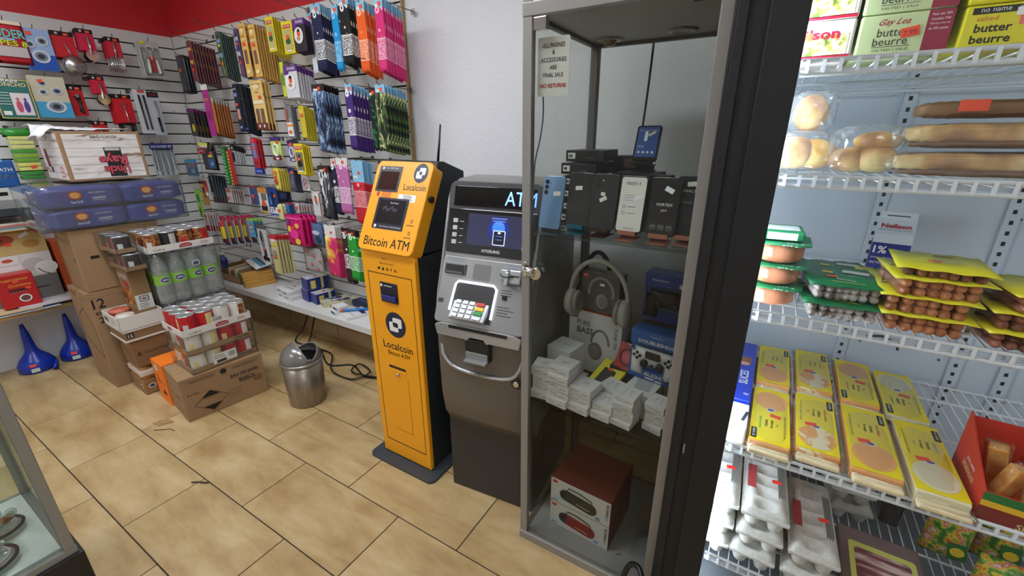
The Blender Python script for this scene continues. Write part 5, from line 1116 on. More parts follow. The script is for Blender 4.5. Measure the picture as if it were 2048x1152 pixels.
for r_ in range(3):
    yy = 1.128 + .033 + .118 * r_ * .62; 
    for k in range(3):
        w_ = ('bottom', 'second', 'third')[k]; rr = ('front', 'middle', 'back')[r_]
        if r_ and k == 2: continue
        block('butter_block', 'green and maroon salted butter block, %s layer of the %s row' % (w_, rr), 'butter', (.152, yy, Z1 + .068 * k), .131, .064, .067, 0, GB, b_gay_s if (k == 0 and r_ == 0) else b_gay, bm, 'green and maroon butter blocks')
        block('butter_block', 'yellow no-frills salted butter block, %s layer of the %s row' % (w_, rr), 'butter', (.292, yy, Z1 + .066 * k), .125, .064, .065, 0, YB_, b_nn, nn, 'yellow butter blocks')
        block('butter_block', 'floral printed butter block beside the black frame, %s layer of the %s row' % (w_, rr), 'butter', (.022, yy, Z1 + .068 * k), .118, .064, .067, 0, pm((238, 236, 226), .4), b_fl, fm_, 'floral butter blocks')
        block('butter_block', 'yellow salted butter block at far right, %s layer of the %s row' % (w_, rr), 'butter', (.425, yy, Z1 + .066 * k), .125, .064, .065, 0, YB_, b_nn, nn, 'yellow butter blocks')
# bread
BUN = noisemat('bun_crust', [(.36, (150, 96, 34)), (.5, (206, 154, 74)), (.64, (228, 200, 132))], 16, rough=.5, bump=.5, detail=6)
BAG = wrapmat('bread_bag', .80, (250, 251, 252))
def blob(m, c, a, b, h, p=.45):
    tt = bmesh.new(); bmesh.ops.create_icosphere(tt, subdivisions=4, radius=1); rn = random.Random(9)
    e = lambda q: math.copysign(abs(q) ** p, q)
    for v in tt.verts: v.co = (c[0] + e(v.co.x) * a, c[1] + e(v.co.y) * b, c[2] + e(v.co.z) * h + .0015 * math.sin(v.co.x * 30) )
    for f in tt.faces: f.smooth = True
    m.merge(tt, 0)
def bread_bag(lab, loc, buns, w, d, h, rot=0, roll=0):
    t = thing('bread_bag', lab, 'bread', loc, rot=(0, R(roll), R(rot)))
    for (x, y, z, r_, sc) in buns: m = MB(); m.ball((x, y, z), r_, 0, sc, 18, 12); m.obj('bread_roll', BUN, t)
    m = MB(); tt = bmesh.new(); bmesh.ops.create_icosphere(tt, subdivisions=4, radius=1); rn = random.Random(int(w * 1000))
    for v in tt.verts:
        c = v.co.copy(); q = 1 + .10 * (rn.random() - .5)
        e = lambda a: math.copysign(abs(a) ** .62, a)
        v.co = (e(c.x) * w / 2 * q, e(c.y) * d / 2 * q, max(.0015, (e(c.z) * .5 * q + .5) * h))
    m.merge(tt, 0); m.obj('plastic_bag', BAG, t)
    if 0:
     m = MB(); pts = [(-w * .45 + w * .9 * i / 10, -d * .48, h * (.45 + .1 * math.sin(i)) - .02 * i / 10) for i in range(11)]; m.tube(pts, .0035, 0, 5); m.obj('bag_seam', pm((225, 230, 235), .2), t)
    return t
Z2 = ZS[2] + .001
S1 = (1, .95, .75)
bread_bag('bagged round rolls at the left end of the bread shelf, beside the black frame', (.040, 1.185, Z2), [(-.02, 0, .038, .046, S1), (.022, .01, .036, .042, S1)], .13, .13, .085)
bread_bag('bagged single bun standing on top of the left rolls', (.040, 1.205, Z2 + .078), [(0, 0, .042, .034, (1, .95, 1.1))], .095, .09, .085)
bread_bag('bagged crusty rolls in the middle, left of the long loaves', (.145, 1.175, Z2), [(-.02, .0, .026, .036, (1.1, .9, .7)), (.022, -.01, .028, .034, (1.1, .9, .75)), (.018, .0, .062, .033, (1.2, .95, .6))], .125, .12, .095)
for k, (dy, z, lab) in enumerate(((0, 0, 'lower'), (.008, .050, 'upper'))):
    t = thing('loaf_bag', '%s bagged long flatbread loaf at the right of the bread shelf' % lab, 'bread', (.345, 1.160 + dy, Z2 + z), R(2))
    m = MB(); blob(m, (-.0, 0, .026), .155 - k * .01, .043, .0175); m.obj('loaf', BUN, t)
    m = MB(); blob(m, (-.0, 0, .008), .148 - k * .01, .043, .006); m.obj('filling', pm((120, 80, 50), .7, noise=.3, scale=60), t)
    m = MB(); tt = bmesh.new(); bmesh.ops.create_icosphere(tt, subdivisions=4, radius=1); rn = random.Random(3 + k)
    for v in tt.verts:
        e = lambda a: math.copysign(abs(a) ** .55, a); q = 1 + .06 * (rn.random() - .5); v.co = (e(v.co.x) * .168 * q, e(v.co.y) * .052 * q, max(.001, (e(v.co.z) * .5 * q + .5) * .045))
    m.merge(tt, 0); m.obj('plastic_bag', BAG, t)
t = thing('loaf_bag', 'topmost bagged long loaf with orange price sticker', 'bread', (.335, 1.215, Z2 + .102), R(2))
m = MB(); blob(m, (.01, 0, .018), .13, .036, .015); m.obj('loaf', pm((130, 96, 62), .6, noise=.3, scale=25), t)
m = MB(); m.decal(.042, .020, '-Y', (-.045, -.036, .024), 0, 0); m.obj('price_sticker', ORANGE, t)
# sausages
CAS = noisemat('ham_skin', [(.35, (170, 96, 68)), (.6, (214, 142, 108))], 25, (1, 1, .2), rough=.3); WUR = noisemat('sausage', [(.35, (150, 88, 58)), (.6, (206, 138, 100))], 20, rough=.25, rand=True); WUD = noisemat('sausage_dark', [(.35, (96, 54, 44)), (.6, (165, 104, 84))], 20, rough=.25, rand=True); WUG = noisemat('sausage_grey', [(.3, (120, 100, 92)), (.5, (190, 178, 172)), (.7, (225, 220, 216))], 30, rough=.25)
GRN = pm((22, 120, 72), .4); YEL = pm((226, 216, 42), .4)
Z3 = ZS[3] + .001
def sausage_pack(lab, loc, w, d, n, rad, mat, card, cardm, rz, layers=2, writing=None, stick=None, grp=None, overlap=.012):
    t = thing('sausage_pack', lab, 'sausages', loc, R(rz), grp); h = rad * 1.75 * layers
    for k in range(layers):
        for i in range(n):
            x = -w / 2 + w * (i + .5) / n; m = MB(); pts = []
            for a in (0, .012, .04, .09, .5, .91, .96, .988, 1):
                pts.append((x + .004 * math.sin(a * 5 + i), -d / 2 + d * a, rad * .95 + rad * 1.7 * k))
            m.tube(pts, [rad * (.15, .6, .88, 1, 1, 1, .88, .6, .15)[j] for j in range(9)], 0, 10); m.obj('sausage', mat, t)
    m = MB(); tt = bmesh.new(); n2 = 14; top = []
    for i in range(n2 + 1):
        x = -w / 2 - overlap + (w + 2 * overlap) * i / n2
        top.append([tt.verts.new((x, y, h + .004 + .0012 * math.sin(i * 1.3 + y * 10))) for y in (-d / 2 - .012, 0, d / 2)])
    for A, B in zip(top, top[1:]):
        for j in range(2): f = tt.faces.new((A[j], B[j], B[j + 1], A[j + 1])); f.smooth = True
    m.merge(tt, 0); c = m.obj('label_card', card, t); so = c.modifiers.new('s', 'SOLIDIFY'); so.thickness = .0015
    if writing: m = MB(); writing(m, w, d, h + .0085); m.obj('printed_design', cardm, c)
    m = MB(); m.pillow(w + .02, h + .004, d * .9, 8, 4, 0, 0, h + .003, 0, p=.3); m.obj('clear_wrap', FILM2, t)
    return t
def w_green(m, w, d, z):
    m.text('Smoked', .035, .009, '+Z', (0, -.05, z), 0, -20, bold=.01); m.decal(w * .5, .0015, '+Z', (.0, -.07, z), 1, -10); m.decal(.020, .012, '+Z', (-.02, -.025, z), 2, -15); m.decal(.05, .022, '+Z', (.035, .02, z), 3, -15); m.text('Hungarian', .040, .007, '+Z', (.02, -.015, z), 0, -15); m.decal(.02, .012, '+Z', (-.022, .01, z), 1, -15)
wm = [WHITE, pm((225, 190, 60), .5), ORANGE, pm((190, 195, 190), .5)]
sausage_pack('lower green-carded pack of pale sausages on the sausage shelf', (.165, 1.195, Z3), .125, .17, 7, .0095, WUG, GRN, wm, 4, 2, w_green)
sausage_pack('upper green-carded pack of pale sausages with slanted label', (.163, 1.200, Z3 + .042), .120, .16, 7, .0095, WUG, GRN, wm, 8, 2, w_green)
sausage_pack('dark sausage snacks behind the green-carded packs', (.175, 1.39, Z3), .13, .15, 7, .009, WUD, GRN, wm, 12, 3, w_green)
def w_yel(m, w, d, z):
    m.text('no name', .035, .006, '+Z', (-.03, -.05, z), 0); m.decal(.022, .010, '+Z', (-.01, -.02, z), 2, -20); lines(m, 5, -.01, .045, -.03, -.008, .0016, '+Z', z, 3); m.decal(.03, .008, '+Z', (.01, .03, z), 0, -8); m.text('wieners saucisses', .06, .007, '+Z', (0, .05, z), 0)
ym = [pm((40, 44, 26), .5), WHITE, ORANGE, pm((150, 150, 140), .5)]
for k, (x, w_, lb) in enumerate(((.308, .125, 'lowest'), (.306, .130, 'second from bottom'), (.310, .130, 'third from bottom'))):
    sausage_pack('yellow-carded wiener pack, %s of the centre stack' % lb, (x, 1.185, Z3 + .0385 * k), w_, .155, 6, .0105, WUR, YEL, ym, (0, -3, 3)[k], 2, w_yel)
sausage_pack('dark wiener pack under a yellow card, topmost of the centre stack', (.318, 1.190, Z3 + .117), .125, .155, 7, .0095, WUD, YEL, ym, -4, 1, w_yel)
for k, lb in enumerate(('lowest', 'second from bottom', 'topmost')):
    sausage_pack('yellow-carded dark wiener pack, %s of the right-hand stack' % lb, (.462 + .008 * k, 1.180, Z3 + .0375 * k), .13, .155, 7, .0095, WUD, YEL, ym, (4, -2, 5)[k], 2, w_yel)
sausage_pack('yellow-carded pack lying behind the green packs, left of the milk', (.262, 1.345, Z3), .06, .12, 3, .0105, WUR, YEL, ym, 8, 3, w_yel)
for k, lb in enumerate(('lower', 'middle', 'upper')):
    t = thing('ham_pack', '%s round ham in green-edged pack beside the black frame' % lb, 'ham', (.032, 1.185, Z3 + .052 * k))
    m = MB(); m.lathe([(0, .002), (.040, .001), (.052, .008), (.053, .036), (.045, .046), (0, .047)], seg=28); m.obj('ham', CAS, t)
    m = MB(); m.prism(rrect(.125, .13, .02), .047, .0495, 0, axis='z', M=Matrix.Translation((.0, 0, 0))); c = m.obj('label_card', GRN, t)
    m = MB(); m.text('375 g', .035, .009, '+Z', (.03, -.045, .0495), 0, bold=.02); m.decal(.05, .03, '+Z', (.01, .01, .0495), 1); m.text('675 g', .03, .0035, '-Y', (.02, -.0652, .048), 0); m.obj('printed_design', [WHITE, pm((200, 205, 205), .5)], c)
t = thing('label_stack', 'loose pale label sheet and green wrapper on top of the hams', 'wrapper', (.032, 1.20, Z3 + .156), R(3)); m = MB(); m.box(-.055, .045, -.05, .05, 0, .022, 0, .006); m.obj('wrapper', GRN, t); m = MB(); m.decal(.06, .016, '-Y', (.0, -.05, .011), 0); m.decal(.07, .06, '+Z', (0, 0, .022), 0); m.obj('printed_design', pm((205, 208, 206), .5), t)
# milk carton
t = thing('milk_carton', 'blue and white gable-top milk carton at the back of the sausage shelf', 'milk carton', (.315, 1.60, Z3), R(-8))
m = MB(); m.box(-.042, .042, -.042, .042, 0, .125, 0, .002); m.prism([(-.042, .125), (.042, .125), (.003, .160), (-.003, .160)], -.042, .042, 0, axis='x'); m.box(-.041, .041, -.003, .003, .158, .180, 0); m.obj('carton_body', pm((222, 226, 232), .45), t)
m = MB(); m.decal(.083, .095, '-Y', (0, -.042, .05), 0); m.decal(.083, .095, '-X', (-.042, 0, .05), 0); m.text('1%', .03, .022, '-Y', (-.022, -.0426, .078), 1, bold=.03); m.text('part skim', .045, .007, '-Y', (-.015, -.0426, .055), 1); m.text('ecreme', .035, .007, '-Y', (-.02, -.0426, .040), 1)
G_ = Matrix.Translation((0, -.022, .1425)) @ Matrix.Rotation(-R(48), 4, 'X'); m.text('Neilson', .065, .016, '-Y', (0, -.0015, .0), 2, M=G_, bold=.03); m.decal(.075, .001, '-Y', (0, -.0012, -.014), 3, M=G_); m.decal(.05, .003, '-Y', (0, -.0035, .170), 3)
m.obj('printed_design', [pm((28, 44, 130), .45), WHITE, pm((190, 40, 50), .5), pm((60, 60, 80), .5)], t)
# cheese bags on shelf four
Z4 = ZS[4] - .007
CH_O = pm((236, 168, 98), .45); CH_W = pm((226, 214, 172), .45); CH_M = noisemat('marbled_cheese', [(.46, (232, 160, 84)), (.54, (240, 222, 178))], 30, rough=.45, dist=1)
YC = pm((240, 214, 22), .4)
def cheese(lab, loc, cm, txt, tc, flip, rz, stack=1, w_=.100, d_=.30, grp=None, h=.034):
    t = thing('cheese_bag', lab, 'cheese', loc, R(rz), grp)
    for k in range(stack):
        m = MB(); m.box(-w_ / 2 + .004, w_ / 2 - .004, -d_ / 2 + .008, d_ / 2 - .006, h / stack * k, h / stack * (k + 1) - .003, 0, .003); m.obj('cheese_slab', cm, t)
    m = MB(); m.decal(w_ - .008, d_ - .02, '+Z', (0, .004, h - .0025), 0, d=.0008); wr = m.obj('printed_wrap', YC, t)
    s_ = -1 if flip else 1; zt = h - .0015
    m = MB(); n = 26; poly = [(w_ * .42 * cos(2 * pi * i / n), d_ * .17 * sin(2 * pi * i / n)) for i in range(n)]
    m.decal(0, 0, '+Z', (0, -s_ * d_ * .25, zt), 0, poly=poly, d=.0004); m.obj('cheese_window', cm, wr)
    m = MB(); M_ = Matrix.Translation((0, s_ * d_ * .12, zt)) @ Matrix.Rotation(-s_ * pi / 2, 4, 'Z')
    # lettering runs along the bag
    for i, (s2, mi, off, sz_) in enumerate(((txt, 1, .036, .007), ('cheese', 0, .022, .009), ('fromage', 0, .008, .009), ('doux', 1, -.004, .006))):
        m.text(s2, len(s2) * sz_ * .62, sz_, '+Z', (-.012, off - .012, 0), mi, M=M_, bold=.015)
    m.text('THE TASTE OF REAL CHEESE', .11, .004, '+Z', (-.012, -.034, 0), 0, M=M_)
    m.decal(.048, .013, '+Z', (-.070, .036, 0), 0, 0, M=M_, rnd=.002); m.text('no name', .036, .006, '+Z', (-.070, .036, .0006), 2, 0, M=M_)
    m.oval(.022, .018, '+Z', (.0, -s_ * d_ * .08, zt), 2, d=.0008); m.oval(.017, .012, '+Z', (.0, -s_ * d_ * .08, zt + .0006), 3, d=.0006); m.obj('lettering', [pm((30, 32, 26), .6), tc, WHITE, pm((60, 80, 150), .5)], wr)
    m = MB(); m.decal(.026, .014, '+Z', (-.012 * s_, -s_ * d_ * .02 - .012, zt + .001), 0, 12 * s_, d=.0008); m.obj('price_sticker', pm((245, 60, 45), .6), t)
    m = MB(); m.pillow(w_ + .006, d_ + .03, h + .004, 8, 12, 0, 0, d_ / 2 + .012, -h / 2 - .001, wr=.0012, M=Matrix.Rotation(-pi / 2, 4, 'X') , p=.25, seed=int(loc[0] * 999)); m.obj('clear_wrap', FILM2, t)
    m = MB(); m.box(-w_ * .45, w_ * .45, -d_ / 2 - .02, -d_ / 2 + .006, .010, .022, 0, .004); m.obj('folded_end', pm((238, 214, 170), .3, noise=.25, scale=60), t)
GRc, RDc, BLc = pm((60, 170, 60), .5), pm((205, 60, 40), .5), pm((70, 150, 190), .5)
cheese('orange cheese bag with green lettering, front row beside the black frame', (.098, 1.245, Z4), CH_O, 'medium cheddar', GRc, True, 0, 2)
cheese('marbled cheese bag, front row second from the left', (.205, 1.270, Z4), CH_M, 'marble cheddar', RDc, False, -1, 2)
cheese('orange cheese bag with red lettering, front row third from the left', (.318, 1.255, Z4 + .003), CH_O, 'mild cheddar', RDc, False, -1, 2, .104, .31)
cheese('pale cheese bag with blue lettering, front row rightmost', (.428, 1.240, Z4), CH_W, 'mozzarella', BLc, False, -1, 1, .098, .31, h=.040)
cheese('orange cheese bag with green lettering, back row leftmost', (.100, 1.575, Z4), CH_O, 'medium cheddar', GRc, False, 0, 2)
cheese('marbled cheese bag, back row second from the left', (.212, 1.600, Z4), CH_M, 'marble cheddar', RDc, False, 0, 2)
cheese('orange cheese bag with upside-down print, back row third from the left', (.325, 1.585, Z4), CH_O, 'mild cheddar', RDc, True, -1, 2)
cheese('pale cheese bag, back row rightmost beside the empty wires', (.428, 1.560, Z4), CH_W, 'mozzarella', GRc, True, -1, 1)
t = thing('cheese_slices_pack', 'blue cheese slices pack standing beside the black frame', 'cheese slices', (.018, 1.40, Z4), R(0))
m = MB(); m.box(-.03, .026, -.16, .25, 0, .06, 0, .004); m.obj('wrapper', pm((28, 62, 190), .35), t); m = MB(); m.text('SLICES', .09, .024, '+Z', (.0, -.02, .06), 0, 90, bold=.02); m.decal(.03, .05, '+Z', (0, .10, .06), 1); m.oval(.03, .025, '+Z', (-.005, .075, .0604), 2); m.text('48', .012, .014, '+Z', (.012, -.125, .06), 0, 90); m.obj('printed_design', [WHITE, pm((150, 100, 70), .5), pm((240, 170, 160), .5)], t)
t = thing('cheese_slices_pack', 'white pack in front of the blue slices pack beside the black frame', 'cheese slices', (.018, 1.165, Z4), R(0)); m = MB(); m.box(-.03, .026, -.055, .065, 0, .055, 0, .004); m.obj('wrapper', pm((236, 238, 240), .4), t); m = MB(); m.decal(.008, .05, '+Z', (.018, 0, .055), 0, -12); m.obj('printed_design', pm((50, 60, 70), .5), t)
# snack carton with cheese sticks
t = thing('snack_display_box', 'red open counter box of wrapped smoked sausage and cheese sticks', 'box', (.590, 1.205, Z4 - .002), R(-4))
RB = pm((205, 52, 38), .5); sx, sy = .20, .21
m = MB(); m.box(-sx / 2, sx / 2, -sy / 2, sy / 2, 0, .003); m.box(-sx / 2, sx / 2, -sy / 2, -sy / 2 + .003, 0, .075); m.box(-sx / 2, sx / 2, sy / 2 - .003, sy / 2, 0, .14)
m.prism([(-sy / 2, 0), (sy / 2, 0), (sy / 2, .15), (.0, .11), (-sy / 2, .075)], -sx / 2, -sx / 2 + .003, 0, axis='x'); m.prism([(-sy / 2, 0), (sy / 2, 0), (sy / 2, .14), (-sy / 2, .075)], sx / 2 - .003, sx / 2, 0, axis='x'); m.obj('box_body', RB, t)
m = MB(); y = -sy / 2; m.decal(sx, .020, '-Y', (0, y, .065), 0); m.decal(sx, .014, '-Y', (0, y, .048), 1); m.decal(sx, .040, '-Y', (0, y, .020), 2); m.text('PEPPERONI', .11, .013, '-Y', (.02, y - .0006, .065), 4); m.decal(.08, .008, '-Y', (.02, y - .0006, .047), 4); m.text('MEAT SNACKS', .06, .005, '-Y', (.02, y - .001, .047), 3); m.text('JACK LINK\'S', .06, .008, '-Y', (.03, y - .0006, .032), 3, bold=.01); m.text('SMOKEHOUSE', .12, .014, '-Y', (.02, y - .0006, .016), 5, bold=.03)
F = Matrix.Rotation(-pi / 2, 4, 'Z'); m.text('JACK LINK\'S', .06, .011, '-X', (-sx / 2, .0, .068), 3, 0, bold=.02); m.text('SMOKEHOUSE', .085, .014, '-X', (-sx / 2, .0, .048), 5, 0, bold=.03)
m.obj('lettering', [pm((30, 110, 50), .5), pm((225, 180, 40), .5), pm((120, 30, 25), .5), WHITE, pm((30, 26, 20), .5), pm((226, 214, 150), .5)], t)
for i, (x, y, z, a) in enumerate(((-.06, -.02, .05, 10), (-.01, -.05, .05, -6), (.045, -.02, .055, 14), (-.035, .045, .055, -10), (.03, .05, .06, 5), (.075, .04, .05, -4))):
    s = thing('cheese_stick', 'wrapped orange cheese stick in the red box, %s' % ('front left', 'front centre', 'front right', 'back left', 'back centre', 'back right')[i], 'cheese stick', (.590 + x, 1.205 + y, Z4 + .004), rot=(R(8), R(a), R(a * 2)))
    m = MB(); m.box(-.016, .016, -.014, .014, 0, z + .055, 0, .003); m.obj('cheese_sausage', noisemat('stick', [(.4, (226, 150, 66)), (.6, (240, 186, 104))], 40, rough=.4), s); m = MB(); m.pillow(.045, .13, .038, 4, 6, 0, 0, .125, 0, wr=.002, p=.4); m.obj('clear_wrap', FILM2, s)
# eggs
PUL = noisemat('egg_pulp', [(.3, (192, 189, 180)), (.65, (210, 208, 199))], 90, rough=.9, bump=.12)
def egg_proto():
    t = thing('egg_carton', 'x', 'eggs'); w_, d_, h = .112, .300, .070
    m = MB(); tt = bmesh.new(); nx, ny = 14, 60; g = []
    for i in range(nx + 1):
        g.append([])
        for j in range(ny + 1):
            u, v = i / nx * 2 - 1, j / ny * 2 - 1
            x, y = u * w_ / 2, v * d_ / 2
            ed = max(abs(u) ** 8, abs(v) ** 20); z = h - .024 * ed - .003 * (abs(u) > .8)
            # windows: dimples along the centre of the lid
            k = (v + 1) * 3 % 1 - .5
            if abs(v) < .93 and abs(u) < .45: z -= .024 * max(0, cos(u * 3.3)) * max(0, cos(k * 2 * pi * .5)) ** .7 * (.9 if abs(k) < .36 else .25)
            g[-1].append(tt.verts.new((x, y, z)))
    for i in range(nx):
        for j in range(ny): f = tt.faces.new((g[i][j], g[i + 1][j], g[i + 1][j + 1], g[i][j + 1])); f.smooth = True
    m.merge(tt, 0); m.box(-w_ / 2 - .002, w_ / 2 + .002, -d_ / 2 - .002, d_ / 2 + .002, .040, .047, 0, .002); lid = m.obj('lid', PUL, t)
    m = MB()
    for a in range(2):
        for b in range(6): m.lathe([(0, 0), (.014, 0), (.017, .004), (.026, .041)], (-.027 + .054 * a, -d_ / 2 + .025 + .050 * b, 0), 0, 10)
    m.box(-w_ / 2, w_ / 2, -d_ / 2, d_ / 2, .036, .041, 0); m.obj('cup_tray', PUL, t)
    m = MB(); m.decal(.022, .10, '+Z', (-.038, -.02, h + .0002), 0, d=.0012); m.text('LARGE EGGS', .08, .007, '+Z', (-.044, .04, h + .0015), 2, 90); m.decal(.006, .09, '+Z', (-.030, -.02, h + .0016), 0)
    for i in range(9): m.decal(.0016, .17 - .01 * (i % 3), '+Z', (.030 + .0025 * i * .8, .0, h - .0005), 1, d=.001)
    m.obj('printed_label', [pm((170, 60, 64), .7), pm((120, 118, 112), .8), pm((60, 60, 58), .8)], lid)
    m = MB(); m.decal(.024, .014, '+Z', (.026, -.02, h + .001), 0, 8, d=.001); m.obj('price_sticker', pm((245, 60, 45), .6), t)
    return t
eggs = [((.004, 1.262), 3, 'leftmost stack beside the black frame'), ((.125, 1.262), 3, 'second stack from the left'), ((.252, 1.262), 2, 'third stack from the left')]
pr = None; Z5 = ZS[5] - .008
for (x, y), n, lab in eggs:
    for k in range(n):
        l_ = 'grey pulp egg carton, %s of the %s' % (('lowest', 'middle' if n == 3 else 'topmost', 'topmost')[k], lab); loc = (x, y + .002 * k, Z5 + .0715 * k - (.0 if n == 3 else -.0))
        if pr is None: pr = egg_proto(); pr.location = loc; pr['label'] = l_; pr['group'] = 'egg cartons'
        else: dup(pr, loc, (0, 0, R((-2, 1, 2)[k])), l_, 'egg cartons')
dup(pr, (.37, 1.60, Z5), (0, 0, R(5)), 'grey pulp egg carton at the back of the lowest shelf, under another', 'egg cartons'); dup(pr, (.37, 1.60, Z5 + .0715), (0, 0, R(2)), 'grey pulp egg carton at the back of the lowest shelf, on top of another', 'egg cartons')
# bacon packs
for k in range(2):
    t = thing('bacon_pack', '%s vacuum pack of sliced bacon with yellow frame at the bottom of the fridge' % ('upper', 'lower')[1 - k], 'bacon', (.425, 1.235, Z5 + .030 * k), R(-2))
    m = MB(); m.box(-.095, .095, -.13, .13, 0, .026, 0, .006); m.obj('clear_pack', pm((120, 92, 88), .15, noise=.3, scale=18, coat=.6), t)
    m = MB(); m.decal(.15, .20, '+Z', (.005, -.025, .026), 0, rnd=.01); m.decal(.125, .17, '+Z', (.005, -.03, .0264), 1, rnd=.01); m.obj('label_card', [pm((222, 220, 110), .4), noisemat('bacon', [(.42, (120, 60, 66)), (.5, (176, 120, 120)), (.58, (226, 200, 190))], 9, (1, 6, 1), rough=.3)], t)
t = thing('bacon_pack', 'dark wrapped meat pack at the back, behind the bacon', 'meat', (.49, 1.55, Z5), R(-6)); m = MB(); m.box(-.02, .03, -.05, .05, 0, .09, 0, .008); m.obj('clear_pack', pm((40, 40, 44), .2, coat=.5), t)
# juice and fruit bags on the shelf floor below, right
JU = noisemat('fruit_print', [(.38, (60, 110, 46)), (.46, (110, 160, 60)), (.52, (226, 200, 60)), (.58, (205, 90, 50)), (.66, (206, 206, 196))], 42, rough=.35)
for i, (x, y, h) in enumerate(((.64, 1.26, .20), (.75, 1.22, .22), (.60, 1.45, .16), (.72, 1.50, .18), (.86, 1.30, .2))):
    t = thing('fruit_pouch', 'green and yellow fruit-printed pouch under the shelf edge, %s' % ('front left', 'front centre', 'back left', 'back right', 'front right')[i], 'fruit pouch', (x, y, Z5), R(-5))
    m = MB(); m.pillow(.10, h, .07, 8, 10, 0, 0, h, 0, wr=.003, seed=i); m.obj('pouch', JU, t); m = MB(); m.decal(.04, h * .35, '-Y', (.02, -.036, h * .35), 0, 10); m.oval(.03, .03, '-Y', (.02, -.0366, h * .35), 1); m.obj('printed_design', [pm((30, 110, 50), .4), pm((235, 200, 50), .4)], t)
# ---------------------------------------------------------------- goods hung on the slatwall
def hook(x, z, length, lab, wall='B'):
    # wire display hook with a clip plate; origin on the wall face
    t = thing('display_hook', lab, 'hook', (x, YB - .0185, z) if wall == 'B' else (XA + .0185, x, z), 0 if wall == 'B' else pi / 2)
    if 'hk%.2f' % length in PK:
        for s in PK['hk%.2f' % length]: c = s.copy(); COL.objects.link(c); c.parent = t
        return t
    m = MB(); m.tube([(0, -.001, 0), (0, -length * .5, .004), (0, -length + .012, .006), (0, -length, .016), (0, -length - .004, .026)], .0023, 0, 6); a = m.obj('wire', HK, t)
    m = MB(); m.box(-.012, .012, -.0025, -.0002, -.014, .012, 0, .0008); b = m.obj('clip_plate', HK, t); PK['hk%.2f' % length] = (a, b); return t
HK = pm((120, 116, 112), .35, .7); PK = {}
rp = random.Random(11)
def price(m, w, h, mi, n=1, z=None):
    for k in range(n): m.decal(min(.03, w * .45), .020, '-Y', (w * rp.uniform(-.18, .18), -.0012, (z if z is not None else -h * rp.uniform(.15, .6))), mi, rp.uniform(-14, 14), d=.0008)
# each builder makes the front piece in local space: hang point at (0, 0, 0), body downwards, face to -Y
def S_card(w, h, t, P):
    # blister or printed card. P: card colour, header colour, features
    m = MB(); m.box(-w / 2, w / 2, -t / 2, t / 2, -h, 0, 0, min(.002, t / 4)); m.obj('card_body', pm(P['c'], .45, noise=P.get('n', 0), scale=25), P['t'])
    if 'hc' in P: hh = P.get('hh', .16) * h; m = MB(); m.box(-w / 2 - .0006, w / 2 + .0006, -t / 2 - .0012, t / 2 + .0008, -hh, .001, 0); m.obj('header_card', pm(P['hc'], .45), P['t'])
    y = -t / 2 - .0010; mats = []; m = MB()
    def mi(c):
        q = pm(c, .4)
        if q not in mats: mats.append(q)
        return mats.index(q)
    for f in P.get('f', []):
        k, a = f[0], f[1:]; y -= .00025
        if k == 'r': m.decal(a[2] * w, a[3] * h, '-Y', (a[0] * w, y, -a[1] * h), mi(a[4]), a[5] if len(a) > 5 else 0, d=.0008)
        if k == 'o': m.oval(a[2] * w, a[3] * h, '-Y', (a[0] * w, y - .0006, -a[1] * h), mi(a[4]), d=.001, n=20)
        if k == 'ring': r_ = a[2] * w / 2; m.tube([(a[0] * w + r_ * cos(q * pi / 8), y - .001, -a[1] * h + r_ * (a[5] if len(a) > 5 else 1) * sin(q * pi / 8)) for q in range(16)], a[3] * w, mi(a[4]), 6, True)
        if k == 't': m.text(a[0], a[3] * w, a[4] * h, '-Y', (a[1] * w, y - .0008, -a[2] * h), mi(a[5]), a[6] if len(a) > 6 else 0, bold=.02)
        if k == 'bar': m.tube([(a[0] * w, y - a[4], -a[1] * h), (a[2] * w, y - a[4], -a[3] * h)], a[4], mi(a[5]), 8)
    if P.get('f'): m.obj('printed_design', mats, P['t'])
    if P.get('s', 1): m = MB(); m.decal(min(.026, w * .5), .018, '-Y', (P.get('sx', 0) * w, y - .0022, -P.get('sz', .3) * h), 0, P.get('sr', 8), d=.0006); m.obj('price_sticker', ORANGE, P['t'])
    if P.get('bl'): m = MB(); m.pillow(w * .92, h * (1 - P.get('hh', .16)) * .96, P['bl'] * 2, 6, 8, 0, 0, -h * P.get('hh', .16), -t / 2 - .001, p=.3, flat=True, wr=.0008); m.obj('blister', CLEAR, P['t'])
